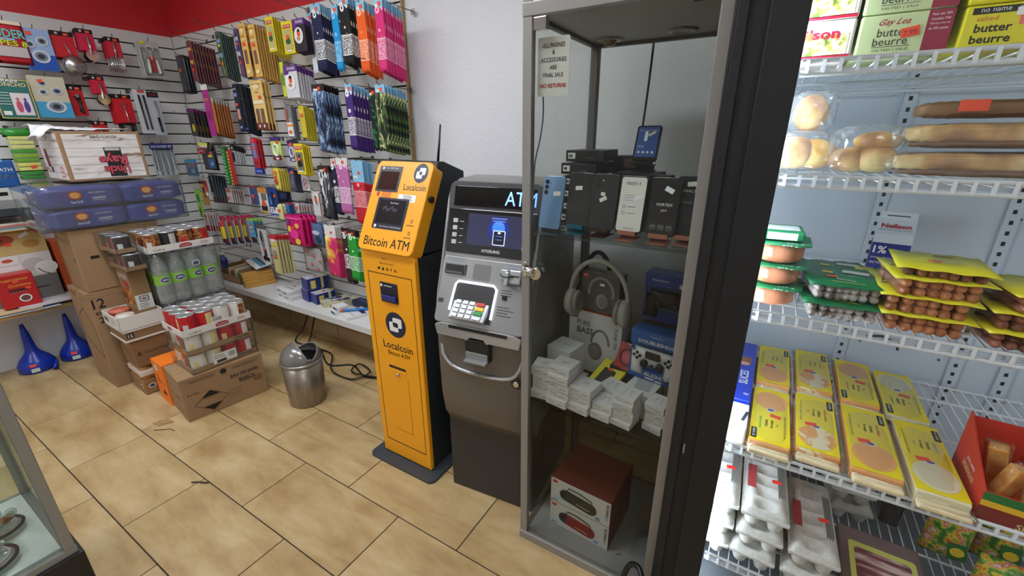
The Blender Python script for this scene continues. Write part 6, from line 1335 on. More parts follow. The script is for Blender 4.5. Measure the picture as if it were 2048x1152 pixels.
def S_band(w, h, t, P):
    # folded bandana on a header card: cloth body with soft folds
    hh = P.get('hh', .042)
    m = MB(); m.box(-w / 2 + .002, w / 2 - .002, -.001, .001, -hh - .01, .004, 0); m.box(-w / 2 + .002, w / 2 - .002, .004, .006, -hh - .01, .004, 0); m.obj('header_card', pm(P.get('hc', (140, 195, 228)), .4), P['t'])
    m = MB(); tt = bmesh.new(); nx, nz = 6, 12; F = []; B = []; ph = P.get('ph', 0)
    for j in range(nz + 1):
        v = j / nz; z = -hh * .8 - (h - hh * .8) * v; fr = []; br = []
        for i in range(nx + 1):
            u = i / nx - .5; x = u * w * (1 + .05 * math.sin(v * 5 + ph)) + .004 * math.sin(v * 4 + ph)
            y = .003 * math.sin(u * 7 + v * 3 + ph) + .006 * v * math.sin(ph + 1)
            if j == nz: z2 = z + .006 * math.sin(u * 9 + ph)
            else: z2 = z
            fr.append(tt.verts.new((x, y - t / 2, z2))); br.append(tt.verts.new((x, y + t / 2, z2)))
        F.append(fr); B.append(br)
    for j in range(nz):
        for i in range(nx):
            f = tt.faces.new((F[j][i], F[j + 1][i], F[j + 1][i + 1], F[j][i + 1])); f.smooth = True; f = tt.faces.new((B[j][i], B[j][i + 1], B[j + 1][i + 1], B[j + 1][i])); f.smooth = True
        tt.faces.new((F[j][0], B[j][0], B[j + 1][0], F[j + 1][0])); tt.faces.new((F[j][nx], F[j + 1][nx], B[j + 1][nx], B[j][nx]))
    for i in range(nx): tt.faces.new((F[0][i], F[0][i + 1], B[0][i + 1], B[0][i])); tt.faces.new((F[nz][i], B[nz][i], B[nz][i + 1], F[nz][i + 1]))
    m.merge(tt, 0); m.obj('folded_cloth', P['m'], P['t'])
    m = MB(); m.decal(.020, .016, '-Y', (w * .1, -.002, -hh * .45), 0, 6, d=.0008); m.decal(w * .35, .012, '-Y', (-w * .2, -.0018, -hh * .6), 1, d=.0005); m.obj('price_sticker', [ORANGE, WHITE], P['t'])
def S_bag(w, h, t, P):
    m = MB(); m.pillow(w, h, t, 8, 10, 0, 0, 0, 0, wr=P.get('wr', .003), p=.4, seed=int(w * 999)); m.obj('bag_body', P.get('m') or pm(P['c'], .3, noise=.25, scale=14), P['t'])
    if P.get('f'): P['t2'] = 1; Q = dict(P); fs = Q['f']; mats = []; m = MB()
    if P.get('f'):
        def mi(c):
            q = pm(c, .4)
            if q not in mats: mats.append(q)
            return mats.index(q)
        y = -t / 2 - .003
        for f in P['f']:
            k, a = f[0], f[1:]; y -= .0003
            if k == 'o': m.oval(a[2] * w, a[3] * h, '-Y', (a[0] * w, y, -a[1] * h), mi(a[4]), d=.001, n=16)
            if k == 'r': m.decal(a[2] * w, a[3] * h, '-Y', (a[0] * w, y, -a[1] * h), mi(a[4]), a[5] if len(a) > 5 else 0, d=.0008)
            if k == 't': m.text(a[0], a[3] * w, a[4] * h, '-Y', (a[1] * w, y - .0008, -a[2] * h), mi(a[5]), bold=.02)
        m.obj('printed_design', mats, P['t'])
    if P.get('hc'): hh = .14 * h; m = MB(); m.box(-w / 2, w / 2, -.002, .002, -hh, .002, 0); m.obj('header_card', pm(P['hc'], .4), P['t'])
    if P.get('s', 1): m = MB(); m.decal(.026, .018, '-Y', (0, -t / 2 - .004, -h * .4), 0, 12, d=.0006); m.obj('price_sticker', ORANGE, P['t'])
def S_tool(w, h, t, P):
    # red or coloured card with a real tool below it; P['tool'] draws the tool
    ch = P.get('ch', .55) * h
    m = MB(); m.box(-w / 2, w / 2, -.0012, .0012, -ch, 0, 0); m.obj('card_body', pm(P['c'], .45), P['t'])
    m = MB(); m.box(-w / 2 - .0006, w / 2 + .0006, -.0024, .0018, -.025, .001, 0); m.oval(.014, .014, '-Y', (-w * .22, -.0024, -.012), 1); m.decal(.022, .014, '-Y', (w * .18, -.0024, -.014), 2, 10); m.obj('header_card', [BLACK, pm((220, 180, 180), .5), ORANGE], P['t'])
    m = MB(); P['tool'](m, w, h, ch); m.obj('tool', [STEEL, BLACK, WHITE, RDT, CHROME], P['t'])
RDT = pm((200, 35, 45), .35)
def hang(key, x, y, z, w, h, n, s, style, P, lab_front, lab_rest, cat, name='hanging_pack', wall='B', fan=3, t=.006, hk=True, group=None):
    loc0 = (x, y, z) if wall == 'B' else (x, y, z); rz0 = 0 if wall == 'B' else pi / 2
    root = thing(name, lab_front, cat, loc0, rz0, group or (lab_rest and lab_rest) or None)
    P = dict(P); P['t'] = root; style(w, h, t, P)
    if n > 1: root['group'] = group or lab_rest
    elif 'group' in root: del root['group']
    r = random.Random(key)
    for i in range(1, n):
        loc = (x + r.uniform(-.003, .003), y + s * i, z - .004 * i * (1 if s > .01 else .4)) if wall == 'B' else (x - s * i, y + r.uniform(-.003, .003), z - .002 * i)
        dup(root, loc, (0, 0, rz0 + R(r.uniform(-fan, fan))), lab_rest, group or lab_rest)
    if hk:
        if wall == 'B': hook(x, z - .004, (YB - .0185) - y + .012 + t / 2, 'wire hook of the ' + (lab_rest if n > 1 else lab_front))
        else: hook(y, z - .004, x - (XA + .0185) + .012 + t / 2, 'left-wall hook of the ' + (lab_rest if n > 1 else lab_front), 'A')
    return root
N, Wt, Bk, Rd, Yl, Bl, Gn, Or, Pk, Pu, Gy = (26, 30, 70), (235, 235, 232), (26, 26, 28), (195, 30, 42), (232, 212, 45), (40, 90, 180), (50, 150, 70), (235, 110, 40), (215, 40, 120), (95, 50, 130), (150, 150, 150)
CAMO_B = noisemat('camo_blue', [(0, (24, 34, 58)), (.44, (70, 92, 130)), (.52, (150, 175, 205)), (.6, (38, 56, 92))], 14, (1.6, 1, .8), .85, True, 2, dist=.6)
CAMO_G = noisemat('camo_green', [(0, (30, 36, 24)), (.42, (72, 100, 54)), (.5, (205, 205, 150)), (.545, (60, 96, 52)), (.6, (44, 34, 30))], 13, (1.6, 1, .9), .85, True, 2, dist=.6)
CAMO_K = noisemat('camo_grey', [(0, (36, 38, 44)), (.45, (70, 72, 80)), (.56, (225, 226, 230)), (.62, (48, 50, 58))], 10, (1.8, 1, .7), .85, True, 2, dist=.8)
TIE = noisemat('tie_dye', [(.3, (200, 30, 100)), (.48, (215, 50, 110)), (.56, (240, 170, 60)), (.66, (245, 225, 130))], 9, rough=.8)
LEAF = noisemat('leaf_print', [(0, (16, 26, 20)), (.53, (16, 26, 20)), (.56, (30, 110, 60))], 40, rough=.8, const=True)
MAUV = bandana((190, 110, 170), (235, 215, 230))
def inc(c1, c2, c3): return dict(c=tuple((v + 110) // 2 for v in c1), f=[('r', 0, .42, .55, .72, c1), ('r', 0, .20, .6, .08, c2), ('o', 0, .30, .5, .07, c3), ('r', 0, .52, .6, .10, c2), ('bar', -.12, .55, -.12, .97, .002, c1), ('bar', .12, .55, .12, .97, .002, c3)], sz=.7)
gold = dict(c=(226, 182, 96), f=[('o', 0, .14, .5, .10, (245, 225, 170)), ('r', 0, .08, .8, .01, (150, 95, 40)), ('r', 0, .30, .8, .02, (245, 225, 180)), ('r', -.0, .62, .42, .26, (122, 92, 82)), ('t', 'NATURAL', 0, .24, .6, .025, (120, 70, 30)), ('o', 0, .9, .55, .08, (245, 225, 170))], sz=.38)
gold2 = dict(c=(230, 196, 120), f=[('o', 0, .13, .6, .10, (240, 220, 170)), ('r', 0, .08, .7, .012, (90, 50, 30)), ('r', 0, .44, .9, .07, (240, 225, 190)), ('r', -.2, .72, .26, .30, (122, 88, 78)), ('r', .2, .72, .26, .30, (122, 88, 78)), ('r', 0, .93, .96, .13, (110, 45, 35)), ('o', -.2, .93, .14, .07, Wt), ('o', .2, .93, .14, .07, Wt), ('t', 'HEM', 0, .24, .3, .03, (120, 60, 30))], sz=.34, sx=.2)
tree = dict(c=Yl, f=[('r', 0, .56, .72, .62, (190, 185, 120)), ('o', 0, .5, .3, .16, (60, 110, 60)), ('o', 0, .62, .45, .18, (40, 90, 50)), ('r', 0, .16, .7, .10, (215, 70, 60)), ('t', 'LITTLE TREES', 0, .16, .62, .05, Wt), ('r', 0, .91, .5, .05, Wt)], sz=.5)
durag = lambda c: dict(c=c, hc=Pu, hh=.18, f=[('t', 'DU-RAG', .12, .09, .6, .09, Wt), ('o', -.05, .5, .78, .5, Wt), ('o', -.02, .38, .25, .16, Bk), ('o', -.02, .48, .18, .12, (190, 140, 110)), ('o', -.08, .60, .3, .12, (190, 140, 110)), ('r', -.3, .22, .38, .10, Pu)], sz=.46)
WL = [
 ('hairnet', -3.781, 1.72, 2.046, .12, .241, 3, .018, S_bag, dict(c=(52, 54, 60), s=1), 'clear bag of dark hair accessories nearest the room corner', 'bag of dark hair accessories behind the first, near the corner', 'hair accessory', .02),
 ('ir', -3.573, 1.70, 2.113, .060, .251, 9, .018, S_card, inc((120, 40, 50), (226, 170, 60), (170, 40, 60)), 'front maroon incense packet in the top row', 'maroon incense packet in the top-row bundle', 'incense', .005),
 ('ig', -3.192, 1.70, 2.127, .060, .258, 7, .0125, S_card, inc((40, 72, 60), (120, 160, 190), (170, 190, 60)), 'front green incense packet in the top row', 'green incense packet in the top-row bundle', 'incense', .005),
 ('ip', -2.985, 1.70, 2.12, .046, .262, 4, .013, S_card, inc((66, 48, 110), (190, 190, 200), (200, 90, 60)), 'front purple incense packet beside the gold ones', 'purple incense packet behind the front purple one', 'incense', .004),
 ('ga', -2.897, 1.69, 2.139, .066, .29, 2, .03, S_card, gold, 'front gold incense packet, left of the two gold bundles', 'gold incense packet behind the leftmost gold one', 'incense', .004),
 ('gb', -2.816, 1.70, 2.126, .066, .28, 9, .016, S_card, gold, 'front gold incense packet of the long golden bundle', 'gold incense packet in the long golden bundle', 'incense', .004),
 ('ta', -2.618, 1.69, 2.139, .075, .175, 8, .012, S_card, tree, 'front yellow air-freshener card of the long top-row bundle', 'yellow air-freshener card in the long top-row bundle', 'air freshener', .002),
 ('tb', -2.477, 1.70, 2.103, .095, .16, 2, .0135, S_card, tree, 'front yellow air-freshener card beside the dark du-rags', 'yellow air-freshener card behind the one beside the du-rags', 'air freshener', .002),
 ('dd', -2.357, 1.69, 2.098, .098, .157, 4, .012, S_card, durag((42, 34, 48)), 'front dark du-rag packet in the top row', 'dark du-rag packet behind the front one', 'du-rag', .006),
 ('bw', -2.325, 1.74, 2.128, .045, .293, 1, 0, S_band, dict(m=pm((214, 220, 228), .85)), 'plain pale bandana behind the navy bandanas', '', 'bandana', .008),
 ('bn', -2.188, 1.68, 2.139, .078, .306, 6, .0135, S_band, dict(m=bandana(N)), 'front navy paisley bandana in the top row', 'navy paisley bandana behind the front one', 'bandana', .009),
 ('bb', -2.057, 1.69, 2.121, .05, .292, 1, 0, S_band, dict(m=bandana((20, 150, 215), (150, 210, 240))), 'bright blue bandana between the navy and black ones', '', 'bandana', .010),
 ('bk', -1.974, 1.68, 2.142, .076, .294, 4, .0145, S_band, dict(m=bandana((22, 22, 24))), 'front black paisley bandana in the top row', 'black paisley bandana behind the front one', 'bandana', .010),
 ('bo', -1.858, 1.68, 2.108, .062, .301, 7, .012, S_band, dict(m=bandana((240, 100, 34), (250, 200, 170))), 'front orange bandana in the top row', 'orange bandana behind the front one', 'bandana', .008),
 ('bp', -1.734, 1.68, 2.104, .056, .304, 9, .015, S_band, dict(m=bandana((220, 50, 120), (248, 190, 215))), 'front pink bandana at the right of the top row', 'pink bandana behind the front one', 'bandana', .009),
 ('mc', -3.524, 1.71, 1.843, .075, .336, 1, 0, S_card, dict(c=(190, 50, 150), hc=Wt, hh=.1, f=[('t', 'GLOW', 0, .3, .7, .08, Wt), ('r', 0, .6, .6, .2, (150, 40, 120))]), 'magenta card with white header before the tan combs', '', 'comb card', .003),
 ('ct', -3.499, 1.72, 1.757, .08, .247, 7, .0175, S_bag, dict(c=(188, 118, 66), s=0, hc=(190, 180, 170)), 'front tan packet beside the magenta card', 'tan packet in the bundle beside the magenta card', 'incense', .012),
 ('yg', -3.812, 1.72, 1.696, .09, .188, 5, .022, S_card, dict(c=(70, 60, 60), hc=(110, 40, 90), hh=.12, f=[('o', -.05, .45, .5, .5, (40, 40, 44)), ('o', .12, .7, .4, .3, (225, 195, 50)), ('r', 0, .3, .3, .1, Yl)], s=0), 'front black and yellow tool card near the corner', 'black and yellow tool card behind the front one', 'tool card', .006),
 ('pb', -3.119, 1.70, 1.822, .055, .291, 1, 0, S_card, dict(c=(28, 34, 56), f=[('o', 0, .22, .6, .08, (120, 150, 210)), ('r', 0, .62, .5, .22, (215, 150, 145)), ('t', 'NAG', 0, .1, .6, .03, Wt), ('o', 0, .9, .5, .06, (120, 150, 210))], sz=.42), 'dark incense packet with pink panel before the black sticks', '', 'incense', .005),
 ('pd', -3.078, 1.71, 1.82, .045, .29, 8, .0105, S_card, dict(c=(24, 28, 40), f=[('r', 0, .3, .9, .02, (70, 80, 110)), ('r', 0, .6, .9, .02, (70, 80, 110)), ('r', 0, .93, .8, .05, (40, 80, 160))], s=0), 'front slim black incense packet of the second row', 'slim black incense packet in the second row', 'incense', .007),
 ('gc', -2.874, 1.70, 1.831, .128, .286, 3, .0217, S_card, gold2, 'front wide gold incense card with two brown windows', 'wide gold incense card behind the front one', 'incense', .006),
 ('ys', -2.585, 1.70, 1.909, .036, .184, 1, 0, S_card, dict(c=(200, 215, 60), f=[('o', 0, .5, .7, .4, (90, 150, 70))], s=0), 'slim lime card left of the silver du-rags', '', 'air freshener', .003),
 ('ds', -2.477, 1.68, 1.88, .118, .168, 7, .0175, S_card, durag((214, 214, 220)), 'front silver du-rag packet of the second row', 'silver du-rag packet behind the front one', 'du-rag', .007),
 ('cb', -2.27, 1.69, 1.771, .105, .351, 5, .022, S_band, dict(m=CAMO_B, hc=(40, 30, 30)), 'front blue camouflage bandana', 'blue camouflage bandana behind the front one', 'bandana', .012),
 ('bu', -2.021, 1.69, 1.758, .056, .323, 6, .021, S_band, dict(m=bandana((70, 42, 120))), 'front purple bandana between the two camouflage bundles', 'purple bandana behind the front one', 'bandana', .012),
 ('bl', -1.872, 1.715, 1.733, .05, .302, 1, 0, S_band, dict(m=LEAF, hc=(60, 20, 30)), 'black bandana with green leaf print beside the green camouflage', '', 'bandana', .010),
 ('cg', -1.788, 1.69, 1.742, .072, .309, 8, .0202, S_band, dict(m=CAMO_G), 'front green camouflage bandana', 'green camouflage bandana behind the front one', 'bandana', .010),
 ('no', -2.589, 1.70, 1.676, .070, .186, 4, .0105, S_card, dict(c=(120, 120, 125), f=[('r', 0, .72, .8, .42, Wt), ('r', 0, .6, .8, .08, (230, 150, 60)), ('r', -.2, .3, .2, .4, (170, 70, 60)), ('ring', .15, .45, .2, .02, Wt, 2)], sz=.8), 'front air-freshener card with orange band under the du-rags', 'air-freshener card with orange band behind the front one', 'air freshener', .004),
 ('ny', -2.476, 1.71, 1.673, .050, .178, 7, .011, S_card, dict(c=(205, 192, 50), f=[('r', 0, .2, .7, .15, (230, 200, 60))]), 'front yellow card of the third-row bundle', 'yellow card in the third-row bundle', 'air freshener', .003),
 ('bg', -3.663, 1.70, 1.46, .15, .194, 2, .03, S_bag, dict(c=(54, 54, 58), s=0, f=[('r', 0, .06, .9, .12, (235, 235, 90)), ('r', .1, .15, .6, .1, Wt)]), 'black winter glove pair with yellow and white header', 'second black glove pair behind the first', 'gloves', .03),
 ('wc', -3.535, 1.66, 1.40, .10, .12, 1, 0, S_card, dict(c=(60, 70, 90), f=[('r', 0, .7, .8, .5, (50, 90, 140)), ('r', 0, .25, .6, .12, Yl), ('o', .1, .7, .4, .2, (130, 170, 210))], sz=.1, sx=.2), 'card with blue water picture beside the black gloves', '', 'card', .003),
 ('tr', -3.600, 1.64, 1.425, .10, .038, 1, 0, S_card, dict(c=(150, 40, 60), s=1, sx=-.4, sz=.8, f=[('t', 'GLOVES', 0, .5, .6, .3, (235, 190, 190))]), 'small red card tag across the black gloves', '', 'tag', .003),
 ('gg', -3.407, 1.69, 1.433, .050, .259, 2, .02, S_card, dict(c=(40, 120, 60), f=[('o', 0, .1 + .085 * i, .6, .05, (120, 200, 130)) for i in range(11)], s=0), 'front green tinsel garland card, tall and narrow', 'second green garland card behind the front one', 'garland', .008),
 ('gr', -3.334, 1.69, 1.414, .055, .239, 1, 0, S_card, dict(c=(185, 36, 46), f=[('o', -.3, .08 + .09 * i, .4, .055, (235, 200, 60)) for i in range(11)], s=0), 'red and yellow garland card beside the green one', '', 'garland', .008),
 ('bt', -3.334, 1.72, 1.446, .050, .116, 6, .0122, S_card, dict(c=(190, 195, 200), hc=Bk, hh=.32, f=[('t', '4', 0, .16, .4, .2, Wt), ('r', 0, .66, .5, .5, (60, 90, 130))], s=0), 'front small blue tool pack with black header', 'small blue tool pack behind the front one', 'tool pack', .006),
 ('tb2', -3.097, 1.75, 1.47, .115, .218, 1, 0, S_card, dict(c=(60, 60, 170), f=[('r', -.05, .15, .5, .2, (200, 210, 215)), ('o', -.2, .22, .3, .1, (225, 180, 60)), ('r', 0, .9, .6, .06, (120, 170, 220))], s=0), 'blue toy card behind the red tweezers', '', 'toy card', .004),
 ('tw', -3.023, 1.70, 1.493, .065, .19, 3, .02, S_card, dict(c=(200, 40, 55), f=[('r', 0, .42, .6, .5, (110, 140, 180)), ('r', 0, .85, .7, .14, (150, 40, 40)), ('o', 0, .1, .6, .12, (225, 70, 100))], sz=.35), 'front red and blue grooming card', 'red grooming card behind the front one', 'grooming card', .006),
 ('wa', -2.774, 1.70, 1.497, .105, .14, 1, 0, S_card, dict(c=(190, 215, 90), hc=(60, 40, 110), hh=.16, f=[('r', 0, .88, .9, .22, (110, 40, 60)), ('ring', 0, .55, .5, .07, (225, 235, 235), 1.35), ('r', 0, .92, .3, .08, Wt)], sz=.2, sx=.2), 'lime toy card with white oval ring', '', 'toy card', .006),
 ('wb', -2.625, 1.71, 1.478, .080, .126, 2, .0155, S_card, dict(c=(110, 100, 150), hc=(40, 34, 90), hh=.16, f=[('ring', -.05, .55, .5, .07, (210, 220, 230), 1.5), ('r', 0, .92, .3, .08, Wt)], sz=.18), 'front purple toy card with pale ring', 'purple toy card behind the front one', 'toy card', .006),
 ('tc', -2.533, 1.69, 1.461, .087, .181, 5, .013, S_card, dict(tree, f=[('r', 0, .58, .74, .6, (120, 122, 110)), ('o', 0, .42, .22, .14, (30, 34, 34)), ('o', 0, .56, .4, .16, (30, 34, 34)), ('o', 0, .68, .55, .16, (30, 34, 34)), ('r', 0, .14, .8, .1, (215, 70, 60)), ('t', 'LITTLE TREES', 0, .14, .7, .05, Wt), ('r', 0, .9, .5, .05, Wt)]), 'front yellow card with black tree air freshener', 'yellow card with black tree behind the front one', 'air freshener', .003),
 ('yp', -2.845, 1.71, 1.309, .073, .151, 5, .016, S_bag, dict(c=(222, 205, 90), f=[('o', 0, .2, .6, .15, (235, 130, 50)), ('o', .0, .6, .5, .25, (190, 70, 60)), ('o', .15, .85, .3, .12, (230, 230, 210))]), 'front yellow snack-like packet in the fourth row', 'yellow packet behind the front one in the fourth row', 'packet', .012),
 ('np', -2.676, 1.71, 1.306, .069, .142, 4, .013, S_card, dict(c=(34, 40, 86), f=[('o', 0, .58, .45, .5, (110, 110, 130)), ('r', .0, .14, .7, .1, (70, 80, 140))], sz=.15, sx=.2, bl=.006), 'front navy blister card in the fourth row', 'navy blister card behind the front one', 'blister card', .005),
 ('gk', -2.603, 1.75, 1.267, .084, .099, 1, 0, S_card, dict(c=(196, 190, 194), f=[('ring', 0, .38, .35, .03, (190, 110, 120)), ('ring', 0, .68, .35, .03, (190, 110, 120))], s=0), 'pale grey card with two pink rings', '', 'card', .004),
 ('bf', -4.04, 1.74, 1.33, .18, .125, 1, 0, S_card, dict(c=(50, 110, 160), hc=(70, 140, 180), hh=.25, f=[('o', -.2, .65, .35, .3, (30, 70, 160)), ('o', .1, .7, .3, .25, (140, 170, 210)), ('o', -.1, .3, .2, .2, (205, 90, 60))], sz=.28, sx=.25, bl=.012), 'blue toy blister bag in the room corner', '', 'toy card', .005),
 ('gd', -3.885, 1.72, 1.169, .10, .189, 1, 0, S_card, dict(c=(206, 160, 84), hc=Bk, hh=.1, f=[('r', 0, .35, .4, .25, (60, 70, 60)), ('r', 0, .75, .9, .4, (186, 138, 66)), ('o', .1, .6, .25, .12, (50, 60, 50))], sz=.5), 'gold card with dark window near the corner', '', 'card', .004),
 ('lr', -3.771, 1.70, 1.197, .06, .127, 1, 0, S_card, dict(c=(205, 205, 205), f=[('bar', 0, .1, 0, .72, .011, (195, 45, 50)), ('bar', 0, .75, 0, .98, .008, (225, 225, 225))], s=0), 'clear pack with red lighter stick', '', 'lighter', .004),
 ('lt', -4.075, 1.75, 1.089, .085, .227, 1, 0, S_card, dict(c=(130, 205, 60), f=[('r', 0, .3, .4, .3, (60, 70, 60)), ('o', 0, .5, .25, .2, (180, 190, 180)), ('bar', 0, .65, 0, .95, .003, (30, 60, 30))], sz=.62), 'lime green tool card in the corner beside the charcoal', '', 'tool card', .006),
 ('sd', -3.781, 1.74, 1.225, .048, .216, 6, .019, S_card, dict(c=(84, 92, 100), f=[('bar', 0, .05, 0, .6, .006, (40, 44, 54)), ('bar', 0, .62, 0, .8, .006, (190, 195, 195)), ('r', 0, .93, .8, .1, (130, 40, 45))], s=0), 'front slim dark tool pack with red foot', 'slim dark tool pack behind the front one', 'tool pack', .006),
 ('cw', -3.512, 1.72, 1.135, .075, .104, 6, .016, S_card, dict(c=(206, 196, 192), f=[('r', 0, .15, .8, .2, (190, 90, 90)), ('r', 0, .6, .8, .05, (150, 140, 140))], sz=.7, sx=-.2), 'front pale comb card of the fifth row', 'pale comb card behind the front one', 'comb card', .005),
 ('fr', -3.936, 1.71, .923, .075, .152, 5, .0183, S_card, dict(c=(220, 205, 205), f=[('bar', 0, .1, 0, .6, .003, (110, 110, 112)), ('r', 0, .84, .9, .3, (165, 30, 42)), ('o', 0, .2, .6, .15, (235, 90, 70))], s=0), 'front tool card with red foot beside the charcoal', 'tool card with red foot behind the front one', 'tool card', .005),
 ('bs', -3.225, 1.68, .943, .075, .137, 4, .023, S_card, dict(c=(90, 165, 205), hc=(150, 200, 90), hh=.14, f=[('o', 0, .45, .4, .2, (215, 225, 235)), ('o', 0, .7, .55, .2, (150, 170, 190)), ('r', 0, .55, .7, .03, (160, 50, 60))], sz=.35), 'front sky-blue card beside the glue bottles', 'sky-blue card behind the front one', 'card', .004),
 ('br', -3.184, 1.72, 1.168, .10, .128, 1, 0, S_card, dict(c=(60, 84, 130), hc=(150, 60, 70), hh=.08, f=[('o', 0, .55, .4, .22, (200, 50, 80)), ('o', 0, .82, .4, .2, (120, 50, 90)), ('r', -.42, .5, .1, .9, (200, 190, 200))], sz=.5), 'blue card with red brushes, left of the toothbrushes', '', 'brush card', .004),
 ('to', -3.032, 1.70, 1.17, .10, .179, 1, 0, S_card, dict(c=(226, 222, 215), hc=(215, 140, 60), hh=.2, f=[('r', .1, .34, .6, .26, (110, 115, 120)), ('o', 0, .62, .5, .2, (220, 90, 60)), ('r', 0, .78, .7, .2, (40, 30, 30)), ('r', 0, .95, .9, .08, (205, 140, 70))], sz=.5), 'toothbrush card with orange header', '', 'toothbrush', .004),
 ('tn', -2.919, 1.70, 1.176, .115, .185, 1, 0, S_card, dict(c=(34, 66, 130), f=[('r', .05, .83, .9, .25, (225, 228, 235)), ('r', 0, .97, .9, .06, (50, 90, 170)), ('bar', .08, .15, .1, .8, .004, (40, 50, 60)), ('bar', -.15, .3, -.12, .6, .004, (90, 150, 210)), ('o', -.2, .76, .1, .06, (40, 40, 60)), ('o', -.18, .86, .1, .06, (40, 40, 60))], sz=.28, sx=.3), 'dark blue toothbrush card with white foot', '', 'toothbrush', .004),
 ('nb', -2.916, 1.78, 1.148, .16, .09, 1, 0, S_card, dict(c=(30, 36, 66), f=[('r', 0, .4, .5, .5, (70, 80, 130))], s=0), 'navy card behind the toothbrush card', '', 'card', .004),
 ('ly', -2.856, 1.70, 1.074, .058, .114, 2, .02, S_bag, dict(c=(228, 222, 160), s=1), 'front pale yellow lotion packet', 'pale yellow lotion packet behind the front one', 'lotion', .014),
 ('lb', -2.816, 1.73, 1.078, .040, .091, 3, .018, S_bag, dict(c=(50, 110, 165), hc=(215, 60, 90), s=0), 'front small blue lotion packet', 'small blue lotion packet behind the front one', 'lotion', .012),
 ('lw', -2.72, 1.74, 1.083, .042, .076, 6, .02, S_bag, dict(c=(205, 200, 200), hc=(200, 190, 190), s=1), 'front small white packet with orange sticker', 'small white stickered packet behind the front one', 'lotion', .012),
 ('sm', -2.657, 1.66, 1.022, .185, .208, 4, .034, S_bag, dict(c=(205, 22, 110), wr=.006, f=[('o', .25, .32, .25, .16, (245, 180, 90)), ('o', -.2, .45, .18, .2, (240, 215, 70)), ('o', -.22, .22, .12, .14, (60, 90, 180)), ('o', .05, .6, .5, .3, (235, 60, 150)), ('o', .2, .82, .3, .2, (240, 200, 60)), ('r', 0, .1, .9, .02, (240, 150, 200))]), 'front magenta snack bag of the large bundle', 'magenta snack bag behind the front one', 'snack bag', .028),
 ('mw', -2.474, 1.72, 1.177, .078, .155, 1, 0, S_card, dict(c=(214, 212, 210), f=[('ring', 0, .35, .45, .05, (235, 235, 235), 1.9), ('o', 0, .35, .25, .4, (110, 100, 98)), ('r', .45, .5, .08, .9, (130, 30, 40))], sz=.35), 'white hand mirror card beside the grey camouflage', '', 'mirror', .005),
 ('ck', -2.322, 1.69, 1.334, .100, .312, 2, .012, S_band, dict(m=CAMO_K, hc=(60, 34, 30)), 'front black and white camouflage bandana', 'black and white camouflage bandana behind the front one', 'bandana', .010),
 ('b3', -2.240, 1.70, 1.377, .042, .32, 2, .012, S_band, dict(m=bandana((26, 30, 62)), hc=(225, 215, 215)), 'front dark navy bandana left of the mauve one', 'dark navy bandana behind the front one', 'bandana', .010),
 ('bm', -2.139, 1.68, 1.382, .100, .311, 1, 0, S_band, dict(m=MAUV, hc=(225, 222, 226)), 'mauve tie-dyed paisley bandana', '', 'bandana', .010),
 ('b4', -2.085, 1.72, 1.362, .050, .332, 1, 0, S_band, dict(m=bandana((22, 22, 24)), hc=(60, 60, 64)), 'black bandana between the mauve and red ones', '', 'bandana', .010),
 ('bd', -1.989, 1.66, 1.373, .095, .343, 5, .014, S_band, dict(m=bandana((196, 24, 44), (240, 180, 185)), hh=.14), 'front red paisley bandana behind the yellow machine', 'red paisley bandana behind the front one', 'bandana', .009),
 ('td', -2.306, 1.66, .984, .108, .325, 3, .0157, S_band, dict(m=TIE, hc=(232, 228, 228), hh=.09), 'front magenta and yellow tie-dye bandana', 'magenta tie-dye bandana behind the front one', 'bandana', .011),
 ('bz', -2.203, 1.69, .97, .070, .345, 2, .014, S_band, dict(m=bandana((58, 40, 36)), hc=(40, 30, 30)), 'front brown paisley bandana, left of the green one', 'brown paisley bandana behind the front one', 'bandana', .010),
 ('bq', -2.121, 1.67, .973, .076, .313, 3, .012, S_band, dict(m=bandana((38, 160, 52), (220, 245, 220)), hc=(60, 40, 34)), 'front bright green paisley bandana', 'bright green bandana behind the front one', 'bandana', .010),
 ('kc', -2.991, 1.62, .927, .105, .259, 1, 0, S_card, dict(c=(196, 196, 196), hc=(90, 90, 92), hh=.1, f=[('o', -.05, .38, .4, .5, (110, 118, 126)), ('o', -.12, .3, .2, .3, (40, 42, 46)), ('r', .05, .74, .3, .2, (50, 52, 54)), ('o', -.05, .9, .5, .14, (24, 24, 26)), ('o', .28, .92, .3, .12, (24, 24, 26))], sz=.66), 'clear blister with grey blade and black handle', '', 'blister card', .006),
 ('cd', -2.866, 1.62, .871, .068, .272, 5, .023, S_card, dict(c=(214, 206, 150), hc=(205, 50, 60), hh=.1, f=[('o', 0, .13, .7, .08, Wt), ('o', 0, .24, .7, .1, (225, 205, 60)), ('r', 0, .55, .7, .3, (160, 150, 110)), ('r', 0, .80, .9, .35, (206, 196, 130)), ('o', 0, .36, .6, .08, (190, 190, 190))], sz=.55), 'front candy stick pack with red and white caps', 'candy stick pack with red cap behind the front one', 'candy', .010),
 ('sb', -2.603, 1.72, .797, .20, .171, 2, .045, S_bag, dict(c=(176, 172, 170), wr=.006, s=0, f=[('o', .1 + .15 * ((i * 2) % 5 - 2), .15 + .17 * (i % 5), .14, .08, (226, 100, 80)) for i in range(10)]), 'front silvery bag dotted with orange prints', 'silvery dotted bag behind the front one', 'bag', .02),
 ('yb', -2.628, 1.83, .741, .067, .096, 1, 0, S_card, dict(c=(200, 155, 50), f=[('t', 'TAPE', 0, .5, .8, .3, Bk)], s=0), 'small amber card beside the silvery bag', '', 'card', .01),
